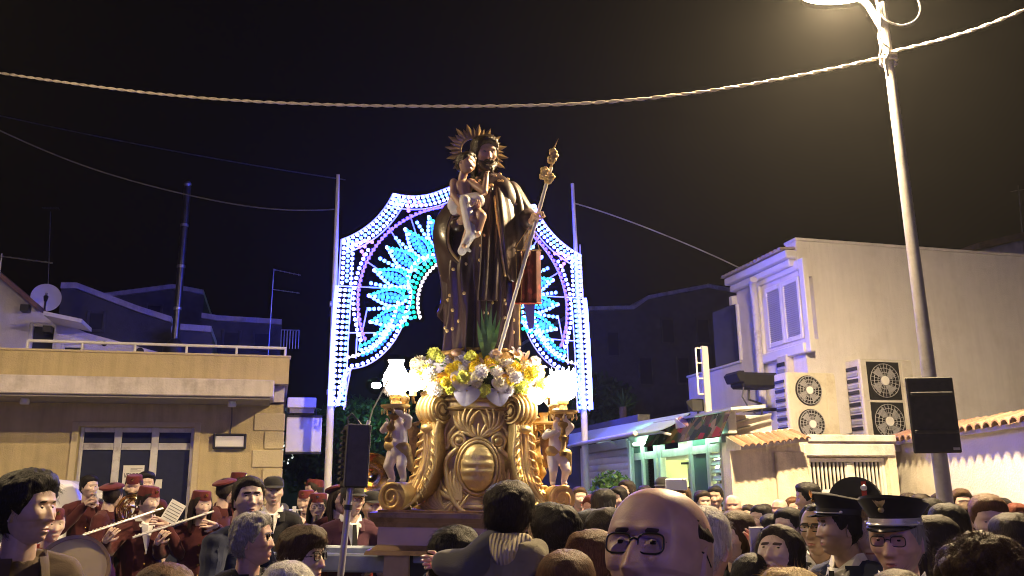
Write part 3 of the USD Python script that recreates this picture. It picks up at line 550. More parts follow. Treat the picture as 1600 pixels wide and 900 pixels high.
# roller shutters beyond the kiosk
sh = thing('roller_shutter', 'pale corrugated roller shutter lit blue beyond the kiosk', 'shutter', A0, G)
sa, sb = FK.at(912, 740)[0], FK.at(983, 740)[0]; zsh = FK.at(950, 704)[1]
for i in range(22):
    z0_, z1_ = i * zsh / 22, (i + 1) * zsh / 22; th = np.linspace(-PI / 2, PI / 2, 5)
    prof = [(.05 - .03 * math.cos(t), (z0_ + z1_) / 2 + (z1_ - z0_) / 2 * .97 * math.sin(t)) for t in th]
    obj('slat', S(hullp([(s, y, z) for s in (sa, sb) for y, z in prof] + [(s, .06, z) for s in (sa, sb) for z in (z0_, z1_)])), M['white_paint'], sh, smooth=60)
obj('jamb', S(cat(rbox(sb + .003, -.02, 0, sb + .1, .1, zsh + .1, .01), rbox(sa - .1, -.02, 0, sa - .003, .1, zsh + .1, .01), rbox(sa, -.02, zsh + .003, sb, .12, zsh + .14, .01))), M['white_paint'], sh, smooth=False)
obj('wall', S(box(sa - 4, .14, 0, sb + .1, .34, zsh + .5)), M['far_wall'], sh, smooth=False)
# post and frame standing on the kiosk roof
c = U(1107, 650, 10.9); tp = U(1099, 541, 10.9); ps = thing('roof_post', 'tall flat cream post rising from the kiosk roof with a narrow bracket frame', 'post', (c[0], c[1], 0), G)
hh = tp[2]; obj('post', rbox(-.045, -.03, kt - .25, .045, .03, hh, .008), M['shutter_grey'], ps, smooth=False)
obj('bracket_frame', cat(tube([(-.12, 0, hh - .03), (-.12, 0, hh - .62)], .012, 6), *[tube([(-.12, 0, hh - z), (-.04, 0, hh - z)], .01, 6) for z in (.03, .22, .42, .62)]), M['old_white_metal'], ps)
obj('base_cap', hullp([(x * s_, y * s_, z) for x in (-1, 1) for y in (-1, 1) for s_, z in ((.16, kt - .3), (.05, kt - .1))]), M['kiosk_metal'], ps, smooth=False)
c = U(1090, 634, 11.0); lp = thing('security_lamp', 'small black security lamp clamped beside the cream roof post', 'lamp', c, G)
obj('head', hullp([(x, y, z) for x in (-.1, .06) for y in (-.06, .06) for z in (-.07, .08)] + [(-.16, 0, .05)]), M['black'], lp, smooth=False); obj('stem', tube([(0, 0, -.07), (0.03, 0, -.3)], .014, 6), M['black'], lp)
# potted shrub by the shutter
M['leaf'] = usdkit.material(stage, '/World/Looks/leaf', {'p': ('principled_bsdf', {'base_color': (.05, .12, .03), 'roughness': .5}), 't': ('translucent_bsdf', {'color': (.08, .18, .03)}), 'm': ('mix_closure', {'fac': .3})}, [('p.BSDF', 'm.closure1'), ('t.BSDF', 'm.closure2')], surface='m.closure')
M['bark'] = MAT('bark', (.12, .09, .06), .9, var=.3, bump=.5)
def leafcloud(n, c, r, size, seed, squash=1.0):
    g = np.random.default_rng(seed); d = g.normal(size=(n, 3)); d /= np.linalg.norm(d, axis=1, keepdims=True)
    clump = 0.75 + 0.5 * meshkit.fbm(d * 2.3 + seed, 3, seed)[:, None]; p = d * r * (g.random((n, 1)) ** .4) * clump * [1, 1, squash] + c
    a = g.normal(size=(n, 3)); a /= np.linalg.norm(a, axis=1, keepdims=True); b = np.cross(a, g.normal(size=(n, 3))); b /= np.linalg.norm(b, axis=1, keepdims=True)
    L = size * g.uniform(.6, 1.3, (n, 1)); V = np.stack([p - a * L, p + b * L * .4, p + a * L, p - b * L * .4], 1).reshape(-1, 3)
    i = np.arange(n)[:, None] * 4; return trimesh.Trimesh(V, np.vstack([i + [0, 1, 2], i + [0, 2, 3]]), process=False)
c = U(955, 768, 11.2); pt = thing('potted_shrub', 'bushy green potted shrub by the blue-lit shutter', 'plant', (c[0], c[1], 0))
obj('pot', lathe([(0, 0), (.16, 0), (.22, .4), (.24, .42), (.21, .44), (0, .4)], 18), M['terracotta'], pt); obj('stem', tube([(0, 0, .38), (.02, 0, c[2] - .2)], .03, 6), M['bark'], pt); obj('foliage', leafcloud(900, (0, 0, c[2]), .26, .05, 3), M['leaf'], pt, smooth=False)

# ---- boundary wall running towards the viewer on the right
w0 = U(1390, 690, 11.6); w1 = U(1640, 700, 7.9); w0[2] = w1[2] = 0
zw = U(1500, 662, 9.7)[2]; v = w1 - w0; Lw = np.linalg.norm(v); ang = math.atan2(v[1], v[0])
M['patchy_wall'] = MAT('patchy_white_wall', (0.70, 0.66, 0.60), .88, var=.08, scale=2, bump=.3, dirt=(.44, .40, .34), dscale=.8)
wl = thing('boundary_wall', 'white boundary wall under a terracotta tile coping behind the street lamp', 'wall', w0, ang)
obj('wall', box(0, 0, 0, Lw + 1.5, .25, zw - .1), M['patchy_wall'], wl, smooth=False)
obj('plinth_band', rbox(0, -.025, 0, Lw + 1.5, -.003, 1.35, .01), M['patchy_wall'], wl, smooth=False)
nrm = np.array([-v[1], v[0], 0]) / Lw
nrm = nrm if nrm @ (np.array([0, 0, 0]) - w0) > 0 else -nrm
tilerow('tile_coping', 'long row of terracotta tiles along the boundary wall behind the lamp post', w0 - nrm * .22 + [0, 0, zw], w0 + v * 1.28 - nrm * .22 + [0, 0, zw], 27, side=nrm, depth=.36)
# ---- dark block closing the street
FZ = Frame(U(1000, 500, 30)[:2], G)
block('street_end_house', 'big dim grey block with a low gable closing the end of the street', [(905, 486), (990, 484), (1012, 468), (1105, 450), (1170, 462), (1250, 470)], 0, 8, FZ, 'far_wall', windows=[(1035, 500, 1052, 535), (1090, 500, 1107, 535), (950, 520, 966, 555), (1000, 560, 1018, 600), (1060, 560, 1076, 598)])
# ================================================================ lamps, cables, light arch
M['lamp_lens'] = EMIT('sodium_lens', LAMP_COL, LAMP_W); M['lamp_lens_dim'] = EMIT('sodium_lens_dim', LAMP_COL, LAMP_W * .30); M['lamp_lens_faint'] = EMIT('sodium_lens_faint', LAMP_COL, LAMP_W * .10)
def street_lamp(base, top_z, head_xy, label, r0=.066, r1=.042, tilt=0.25, lens='lamp_lens'):
    t = thing('street_lamp', label, 'street lamp', base); h = top_z - base[2]
    obj('post', lathe([(0, 0), (.16, 0), (.16, .02), (r0 * 1.35, .05), (r0 * 1.35, .9), (r0, 1.0), (r1, h), (0, h)], 24), M['post_paint'], t)
    hd = np.array([head_xy[0] - base[0], head_xy[1] - base[1], 0.0]); L = np.linalg.norm(hd); u = hd / L
    arm = [np.array([0, 0, h - .3]), np.array([0, 0, h - .02]) + u * .12, np.array([0, 0, h + .10]) + u * L * .5, u * (L - .25) + np.array([0, 0, h + .12])]
    obj('arm', tube(arm, [r1 * .9, r1 * .8, r1 * .75, r1 * .7], 10), M['post_paint'], t)
    c = u * L + np.array([0, 0, h + .11]); ang = math.atan2(u[1], u[0])
    sh = lathe([(0, .13), (.12, .12), (.2, .05), (.215, -.02), (.2, -.02), (.19, .03), (0, .09)], 24); sh.apply_scale((1.5, .75, 1)); obj('lamp_housing', mv(sh, c, ang), M['grey_metal'], t)
    ln = lathe([(0, -.055), (.1, -.045), (.17, -.02), (.185, .0), (0, .004)], 24); ln.apply_scale((1.35, .7, 1)); obj('lens', mv(ln, c, ang), M[lens], t)
    return t
M['post_paint'] = MAT('post_paint', (.26, .25, .26), .6, var=.08, scale=10, dirt=(.16, .15, .14), dscale=3)
LB = U(1478, 792, 7.0); LB[2] = 0
hl = U(1306, -9, 7.0)
main_lamp = street_lamp(LB, hl[2] - .1, hl, 'tall grey street lamp burning yellow above the crowd beside the black sign', r0=.064, r1=.038)
street_lamp(np.array([-7.5, 4.6, 0.14]), 6.6, np.array([-6.2, 5.2]), 'street lamp out of view lighting the yellow shop', r0=.075, lens='lamp_lens_dim')
street_lamp(np.array([5.0, -6.2, 0.0]), 6.6, np.array([3.4, -5.6]), 'next street lamp along the kerb out of view lighting the crowd and float', r0=.064, r1=.038, lens='lamp_lens_faint')  # unseen, placed to warm the crowd and platform from the front
# black sign back on the post
a = U(1458, 648, 6.9); sb_ = thing('road_sign', 'blank black back of a tall rectangular sign fixed to the street lamp post', 'sign', a, G * .0)
w, h = 74 / F * 6.9 / 2 * 1.0, 117 / F * 6.9 / 2
obj('plate', rbox(-w, -.012, -h, w, .012, h, .01), M['black'], sb_, smooth=False); obj('rib', cat(rbox(-w + .02, -.03, h * .5, w - .02, -.013, h * .5 + .03), rbox(-w + .02, -.03, -h * .5, w - .02, -.013, -h * .5 + .03)), M['dark_metal'], sb_, smooth=False)
obj('maker_plate', rbox(w * .62, -.016, -h * .93, w * .9, -.0125, -h * .86, .002), M['shutter_grey'], sb_, smooth=False)
px_ = 3.5613
for z in (h * .5, -h * .5): obj('clamp', lathe([(.078, z - .02), (.088, z - .02), (.088, z + .05), (.078, z + .05)], 18, (LB[0] - a[0], LB[1] - a[1], 0)), M['grey_metal'], sb_)
# wound cable knot on the post
kn = U(1383, 92, 7.0); kx_ = LB[0]; pole = np.array([LB[0], LB[1], kn[2]])
# ---- cables
def cable(name, label, pts, r, m, strands=False, n=90, grp=None):
    P = np.asarray(pts, float); k = np.linspace(0, len(P) - 1, n); from_ = np.arange(len(P))
    from scipy.interpolate import CubicSpline
    C = CubicSpline(from_, P)(k)
    if not strands: return obj(name, tube(C, r, 8), M[m], smooth=True, label=label, cat='cable', group=grp)
    t = thing(name, label, 'cable', C[0]); C = C - C[0]
    L = np.r_[0, np.cumsum(np.linalg.norm(np.diff(C, axis=0), axis=1))]; q = np.linspace(0, L[-1], int(L[-1] / .02)); D = np.stack([np.interp(q, L, C[:, i]) for i in range(3)], 1)
    T = np.gradient(D, axis=0); T /= np.linalg.norm(T, axis=1, keepdims=True); u = np.cross(T, [0, 0, 1]); u /= np.linalg.norm(u, axis=1, keepdims=True); w_ = np.cross(T, u)
    for j in range(2):
        ph = q * 2 * PI / .26 + j * PI; obj('strand', tube(D + r * .55 * (np.cos(ph)[:, None] * u + np.sin(ph)[:, None] * w_), r * .62, 6), M[m], t, smooth=True)
    return t
cable('festoon_cable', 'thick pale twisted cable sagging across the sky to the street lamp', [U(-60, 108, 9.0), U(0, 114, 8.9), U(250, 147, 8.3), U(500, 163, 7.9), U(700, 166, 7.6), U(950, 159, 7.3), U(1200, 127, 7.1), U(1365, 93, 6.98), U(1382, 89, 6.94)], .014, 'rope', True)
cable('festoon_cable', 'short pale twisted cable rising from the lamp post knot to the picture edge', [U(1388, 82, 6.95), U(1470, 62, 6.6), U(1550, 36, 6.2), U(1640, -4, 5.8)], .014, 'rope', True)
kt_ = thing('cable_knot', 'tied knot of pale cable hanging on the street lamp post', 'knot', pole)
th = np.linspace(0, 2 * PI * 3.2, 60); obj('binding', tube(np.stack([.066 * np.cos(th), .066 * np.sin(th), -.05 + .10 * th / th[-1]], 1), .014, 6), M['rope'], kt_, smooth=True)
off = U(1383, 92, 6.9) - pole
obj('loose_end', tube([(-.05, -.06, .02), (-.12, -.1, -.02), (-.09, -.11, .10), (-.02, -.08, .05), (-.09, -.1, -.1), (-.075, -.1, -.22)], .014, 6), M['rope'], kt_, smooth=True)
th = np.linspace(-.6, 2.5, 20); q = U(1405, 10, 6.95) - pole
obj('cable_loop', tube([q + np.array([.19 * math.cos(t) , 0, .19 * math.sin(t)]) for t in np.linspace(-2.7, .9, 22)], .009, 6), M['pale_cable'], kt_, smooth=True)
obj('lead', tube([(-.06, -.03, -.02), (-.075, -.03, .2), (-.05, -.04, .36), (-.055, -.03, .6)], .012, 6), M['rope'], kt_, smooth=True)
cable('overhead_cable', 'thin dark cable sagging from the edge to the first arch pole', [U(-40, 188, 11), U(0, 204, 11.3), U(140, 262, 12), U(300, 306, 12.6), U(420, 326, 13), U(523, 327, 13.25)], .010, 'cable')
cable('overhead_cable', 'faint straight cable running behind the top of the first arch pole', [U(-40, 172, 20), U(250, 232, 20), U(540, 281, 20)], .016, 'cable')
cable('overhead_cable', 'faint cable slanting from the second arch pole down to the white house eave', [U(899, 318, 14.4), U(1000, 352, 14.7), U(1100, 393, 15), U(1168, 425, 15.2)], .012, 'pale_cable')

# ---- the light arch
FM = Frame(U(516, 700, 13.2)[:2], G)
sR = FM.at(920, 638)[0]; sC = sR / 2
def amap(pts): return np.array([FM.at(x, y) for x, y in pts])
def spline(pts, n=80):
    from scipy.interpolate import CubicSpline
    P = np.asarray(pts, float); d = np.r_[0, np.cumsum(np.linalg.norm(np.diff(P, axis=0), axis=1))]; return CubicSpline(d, P)(np.linspace(0, d[-1], n))
def poly(pts): return np.asarray(pts, float)
def along(P, step, start=.5):
    d = np.r_[0, np.cumsum(np.linalg.norm(np.diff(P, axis=0), axis=1))]; q = np.arange(step * start, d[-1], step); return np.stack([np.interp(q, d, P[:, 0]), np.interp(q, d, P[:, 1])], 1)
def offs(P, d):
    T = np.gradient(P, axis=0); T /= np.maximum(np.linalg.norm(T, axis=1, keepdims=True), 1e-9); return P + d * np.stack([-T[:, 1], T[:, 0]], 1)
COLS = {'white': (1.1, 1.4, 26), 'cyan': (.45, 1.2, 28), 'blue': (.07, .42, 30), 'teal': (.08, 1.1, 2.4), 'green': (.02, 1.0, .55), 'violet': (.40, .22, 9), 'pink': (.9, .4, 5), 'warm': (1.2, 1.1, 1.2)}
B = {k: [] for k in COLS}; TUBES = []
def put(col, P): B[col].append(P)
col_out = amap([(517, 637), (519, 590), (522, 530), (526, 470), (529, 446)])
up_l = amap([(529, 446), (531, 410), (533, 374)])
c1 = spline(amap([(533, 374), (560, 362), (588, 340), (604, 320), (614, 302)]), 40)
ctop = FM.at(719, 287); c2l = amap([(614, 302), (640, 306), (672, 303), (700, 293)])
c2 = spline(np.vstack([c2l, [[sC, ctop[1]]]]), 40)
outer = np.vstack([col_out, up_l[1:], c1[1:], c2[1:]])
TUBES.append(outer)
k = FM.at(540, 460)[0] - FM.at(526, 460)[0]; u8 = k / 14     # one photo pixel in metres
# rows of the outer border
for i, (o, c) in enumerate(((5, 'white'), (12, 'cyan'), (19, 'white'))):
    put(c, along(offs(np.vstack([along(np.vstack([up_l, ]), .02)]), -o * u8), 8.2 * u8, .3 + .5 * (i % 2)))
    for c_ in (c1, c2): put(c, along(offs(c_, -o * u8), 8.0 * u8, .3 + .5 * (i % 2)))
for o, c in ((3.5, 'white'), (11, 'white'), (18, 'cyan')): put(c, along(offs(along(col_out, .02), -o * u8), 8.6 * u8))
TUBES += [offs(along(col_out, .02), -22 * u8), offs(c1, -24 * u8), offs(c2, -24 * u8)]
# violet round arc
P0 = FM.at(719, 476); R0 = np.linalg.norm(np.subtract(FM.at(550, 470), P0))
def arc(r, a0, a1, n=60, cz=0, sq=1.0): th = np.radians(np.linspace(a0, a1, n)); return np.stack([sC + r * np.cos(th), P0[1] + cz + r * sq * np.sin(th)], 1)
va_ = arc(R0, 203, 92, sq=.97); TUBES.append(va_); put('violet', along(va_, 8 * u8)); put('white', along(arc(R0 + 7 * u8, 203, 150, sq=.97), 8.5 * u8))
for a_ in (152, 118): put('pink', np.array([[sC + (R0 + 14 * u8 + dx * u8) * math.cos(math.radians(a_ + da)), P0[1] + (R0 + 12 * u8 + dx * u8) * math.sin(math.radians(a_ + da))] for dx, da in ((0, -3), (0, 0), (0, 3), (7, -1.5), (7, 1.5), (14, 0), (-6, -4), (-6, 4))]))
# fan of petals
for a_ in (97, 113.5, 130, 146, 162, 177.5, 193, 209):
    d = np.array([math.cos(math.radians(a_)), math.sin(math.radians(a_))]); n_ = np.array([-d[1], d[0]]); c0 = np.array([sC, P0[1]])
    if a_ > 205: continue
    r0_, r1_ = 98 * u8, 158 * u8; tt = np.linspace(0, 1, 30)
    for sgn in (1, -1):
        out = np.array([c0 + d * (r0_ + (r1_ - r0_) * t) + n_ * sgn * 15.5 * u8 * math.sin(PI * t ** .8) * (1 - .25 * t) for t in tt]); put('cyan' if sgn > 0 else 'teal', along(out, 7.0 * u8)); TUBES.append(out[::3])
        inn = np.array([c0 + d * (r0_ + 4 * u8 + (r1_ - r0_) * .72 * t) + n_ * sgn * 6 * u8 * math.sin(PI * t) for t in tt]); put('blue', along(inn, 6.5 * u8))
    put('teal', np.array([c0 + d * (r0_ + 8 * u8 + k_ * 7.5 * u8) for k_ in range(5)]))
    dm = np.array([math.cos(math.radians(a_ + 8)), math.sin(math.radians(a_ + 8))])
    put('cyan', np.array([c0 + dm * (128 + 7.5 * k_) * u8 for k_ in range(5)])); put('green', np.array([c0 + dm * (104 + 7.5 * k_) * u8 for k_ in range(3)]))
    put('white', np.array([c0 + d * (r1_ + 1 * u8)])); put('cyan', np.array([c0 + d * (r1_ - 9 * u8)]))
# green rays under the petals
for a_ in np.arange(94, 200, 5.4):
    for r in (88, 95): put('green' if r == 88 else 'teal', arc(r * u8, a_, a_ + .1, 1))
ga = arc(80 * u8, 200, 91, sq=1.02); put('warm', along(ga, 7.5 * u8)); TUBES.append(ga)
# inner stepped edge
ie = np.vstack([spline(amap([(694, 404), (668, 405), (648, 418), (644, 455)]), 20), spline(amap([(644, 457), (641, 478), (630, 504)]), 15)[1:], spline(amap([(630, 506), (618, 530), (600, 552), (574, 570), (549, 576)]), 25)[1:], spline(amap([(549, 577), (541, 592), (536, 615), (524, 636)]), 15)[1:]])
iet = np.vstack([[[sC, FM.at(719, 402)[1]]], ie]); put('white', along(offs(iet, -4 * u8), 8.6 * u8)); TUBES.append(iet)
i2 = spline(amap([(622, 470), (612, 505), (597, 532), (572, 550), (537, 560)]), 30); put('warm', along(i2, 8 * u8)); TUBES.append(i2)
sw = spline(amap([(612, 498), (600, 520), (582, 540), (560, 548)]), 20); put('cyan', along(sw, 7 * u8)); put('blue', along(offs(sw, 8 * u8), 7 * u8)); put('teal', along(offs(sw, -7 * u8), 7 * u8))
# straight struts of the carrying frame
for q in (((530, 447), (644, 452)), ((524, 520), (612, 520)), ((560, 470), (556, 560)), ((548, 576), (537, 640)), ((574, 480), (560, 548)), ((640, 335), (668, 420)), ((575, 410), (640, 455)), ((604, 350), (650, 425))): TUBES.append(amap(q))
ar = thing('light_arch', 'large arch of blue and white festive lights fanned like petals behind the statue', 'light arch', FM.o, G)
for k_, L in B.items():
    P = np.vstack([p for p in L if len(p)]); P = np.vstack([P, np.stack([2 * sC - P[:, 0], P[:, 1]], 1)])
    m0 = trimesh.creation.icosphere(0, .034 if k_ != 'blue' else .032); n = len(P)
    V = (m0.vertices[None] + np.stack([P[:, 0], np.full(n, -.05), P[:, 1]], 1)[:, None]).reshape(-1, 3); Fc = (m0.faces[None] + (np.arange(n) * len(m0.vertices))[:, None, None]).reshape(-1, 3)
    obj('bulbs_' + k_ if False else k_ + '_bulb_string', trimesh.Trimesh(V, Fc, process=False), EMIT('bulb_' + k_, tuple(np.array(COLS[k_]) * BULB / 5), 1.0), ar, smooth=True, kind='stuff')
fr_ = []
for T_ in TUBES:
    for s in (1, -1):
        Q = T_ if s == 1 else np.stack([2 * sC - T_[:, 0], T_[:, 1]], 1); fr_.append(tube(np.stack([Q[:, 0], np.zeros(len(Q)), Q[:, 1]], 1), .013, 5))
obj('lattice_frame', cat(fr_), M['white_paint'], ar, smooth=True)
M['led_tube'] = EMIT('led_tube', (.60, .85, 9), BULB / 5)
for s in (1, -1):
    Q = along(col_out, .05) if s == 1 else along(np.stack([2 * sC - col_out[:, 0], col_out[:, 1]], 1), .05); obj('led_tube', tube(np.stack([Q[:, 0] - s * .02, np.full(len(Q), -.03), Q[:, 1]], 1), .034, 6), M['led_tube'], ar)
# its two poles
for (b, m_, t_, lab, so) in (((513, 800), (517, 640), (529, 270), 'white pole with the lights carrying one side of the arch beside the shop corner', -.06), ((911, 800), (915, 640), (897, 284), 'white pole carrying the other side of the light arch beside the awning', .02)):
    s, zt_ = FM.at(*t_); s2 = FM.at(*m_)[0]
    p = thing('arch_pole', lab, 'pole', FM.w(s2, .09, 0), G); obj('shaft', tube([(0, 0, 0), (0, 0, 3), (s - s2, 0, zt_)], [.06, .055, .03], 12), M['white_paint'], p, smooth=True); obj('foot_plate', rbox(-.15, -.15, 0, .15, .15, .03), M['grey_metal'], p, smooth=False)
    for z in (3.2, 4.6): obj('clamp', rbox(-.07 + (s - s2) * (z - 3) / (zt_ - 3), -.07, z, .07 + (s - s2) * (z - 3) / (zt_ - 3), .07, z + .08, .01), M['grey_metal'], p, smooth=False)
a, b_ = FM.at(909, 380), FM.at(910, 450); obj('side_bar', tube([(a[0] - s2, .0, a[1]), (b_[0] - s2, .0, b_[1])], .012, 5), M['white_paint'], p, smooth=True)
# second arch of the same festoon, unseen behind the camera, lighting the crowd
if True:
    o2 = copy(ar, (-2.1, -12.5, 0), G, 'matching light arch across the street out of view lighting the crowd violet', None); UsdGeom.Xformable(o2).AddScaleOp().Set(Gf.Vec3f(.95, .95, .95))

# ---- far end of the street: mercury lamps, dark trees, lit shopfronts
M['mercury'] = EMIT('mercury_lens', (.45, 1.0, .75), 60.0)
def far_lamp(px, py, Y, r, label, k=1.0):
    c = U(px, py, Y); t = thing('far_street_lamp', label, 'street lamp', (c[0], c[1], 0)); h = c[2]
    obj('post', lathe([(0, 0), (.09, 0), (.05, h + .2), (0, h + .2)], 10, (.55, 0, 0)), M['dark_metal'], t); obj('arm', tube([(.55, 0, h + .15), (.3, 0, h + .22), (0, 0, h + r)], .03, 6), M['dark_metal'], t)
    ls = trimesh.creation.icosphere(2, r); obj('lens', mv(ls, (0, 0, h), s=(1.2, 1.2, .8)), M['mercury'], t); obj('cap', lathe([(0, r * .95), (r * .9, r * .75), (r * 1.05, r * .5), (0, r * .5)], 14, (0, 0, h)), M['dark_metal'], t)
far_lamp(588, 602, 24, .12, 'greenish street lamp shining just beside the tall glass lamp of the float')
far_lamp(535, 647, 33, .10, 'distant white street lamp above the loudspeaker')
far_lamp(506, 666, 38, .10, 'distant white street lamp beside the hanging sign')
def tree(name, label, px, py, Y, r, seed, n=2600):
    c = U(px, py, Y); t = thing(name, label, 'tree', (c[0], c[1], 0))
    obj('trunk', cat(tube([(0, 0, 0), (.05, 0, c[2] * .5), (0, .05, c[2])], [.16, .11, .05], 8), *[tube([(0, 0, c[2] * .6), (r * .5 * math.cos(a), r * .5 * math.sin(a), c[2] + r * .3)], [.07, .02], 6) for a in (0.4, 2.2, 4.1)]), M['bark'], t); obj('crown', leafcloud(n, (0, 0, c[2] + .1), r, .13, seed, .85), M['leaf'], t, smooth=False)
tree('street_tree', 'dark tree lit green under the distant lamp beside the hanging sign', 490, 715, 30, 1.5, 11)
tree('street_tree', 'dark tree lit green behind the loudspeaker', 540, 690, 27, 1.5, 12)
tree('street_tree', 'dark green tree showing between the loudspeaker and the cherub candelabra', 600, 690, 26, 1.4, 13)
tree('street_tree', 'dim tree showing between the candelabra and the awning', 935, 640, 27, 1.2, 14)
M['far_lit'] = EMIT('lit_shop_window', (.85, 1.0, .85), 1.6)
FE = Frame(U(420, 700, 40)[:2], G)
es = block('street_end_shops', 'far dark shop row with lit windows past the shop corner', [(395, 640), (640, 650)], 0, 5, FE, 'far_wall')
for r in ((440, 690, 452, 730), (456, 700, 466, 716), (602, 668, 608, 690), (560, 680, 566, 690)):
    q = pxr(FE, *r); obj('lit_window', box(q[0], -.06, q[1], q[2], -.01, q[3]), M['far_lit'], es, smooth=False)
gs = MAT('green_shutter', (.05, .22, .13), .5)
for r in ((580, 655, 600, 700), (468, 700, 500, 745), (505, 690, 540, 745)):
    q = pxr(FE, *r); obj('green_shutter', box(q[0], -.05, q[1], q[2], -.01, q[3]), gs, es, smooth=False)
# white spiky finial far behind the awning
c = U(973, 636, 19); sp = thing('spiky_plant', 'pale spiky plant top lit above the awning', 'plant', c)
obj('trunk', tube([(0, 0, -c[2]), (0, 0, 0)], [.12, .08], 8), M['bark'], sp)
for i in range(16):
    a, e_ = i * 2.4, .35 + .06 * i; obj('frond', hullp([(0, 0, 0), (.06 * math.cos(a + 1.57), .06 * math.sin(a + 1.57), .03), (.5 * math.cos(a) * math.cos(e_), .5 * math.sin(a) * math.cos(e_), .5 * math.sin(e_)), (.02, .02, -.03)]), M['leaf'], sp, smooth=False)
# ---- loudspeaker on its pole
c = U(558, 712, 4.6); spk = thing('loudspeaker', 'grey column loudspeaker held up on a thin metal pole in front of the float', 'loudspeaker', c, .35, roty=math.radians(2.2))
M['speaker_cloth'] = MAT('speaker_cloth', (.10, .10, .105), .75, var=.15, scale=30)
M['speaker_edge'] = MAT('speaker_edge', (.16, .16, .17), .45)
obj('cabinet', rbox(-.062, -.01, -.165, .062, .13, .165, .008), M['black'], spk, smooth=False); obj('grille', rbox(-.055, -.018, -.158, .055, -.011, .158, .004), M['speaker_cloth'], spk, smooth=False)
obj('trim', cat(rbox(-.063, -.021, -.163, -.056, -.0105, .163, .002), rbox(.056, -.021, -.163, .063, -.0105, .163, .002), rbox(-.0555, -.021, .1585, .0555, -.0105, .164, .002)), M['speaker_edge'], spk, smooth=False)
for i in range(9): obj('side_fin', rbox(-.078, .03, -.13 + i * .031, -.063, .12, -.113 + i * .031, .003), M['dark_metal'], spk, smooth=False)
obj('handle', tube([(-.05, .05, .165), (-.055, .05, .20), (-.035, .05, .225), (-.012, .05, .2), (.02, .05, .165)], .006, 6), M['cable'], spk, smooth=True)
obj('antenna', tube([(.055, .03, .165), (.075, .05, .25), (.16, .1, .42)], .0045, 6), M['grey_metal'], spk); obj('antenna_base', tube([(.05, .03, .165), (.058, .033, .19)], .01, 8), M['white_paint'], spk)
pb, pt2 = U(530, 920, 4.6), U(548, 757, 4.62)
dv = (pt2 - pb); low = pb - dv * (pb[2] / dv[2]); po = thing('loudspeaker_pole', 'pale metal pole carrying the column loudspeaker', 'pole', low); obj('shaft', tube([(0, 0, 0), pt2 - low], .0175, 12), MAT('pale_pole', (.45, .43, .52), .35, metal=.4), po, smooth=True); obj('collar', tube([pt2 - low - dv * .25, pt2 - low - dv * .2], .023, 12), M['dark_metal'], po)
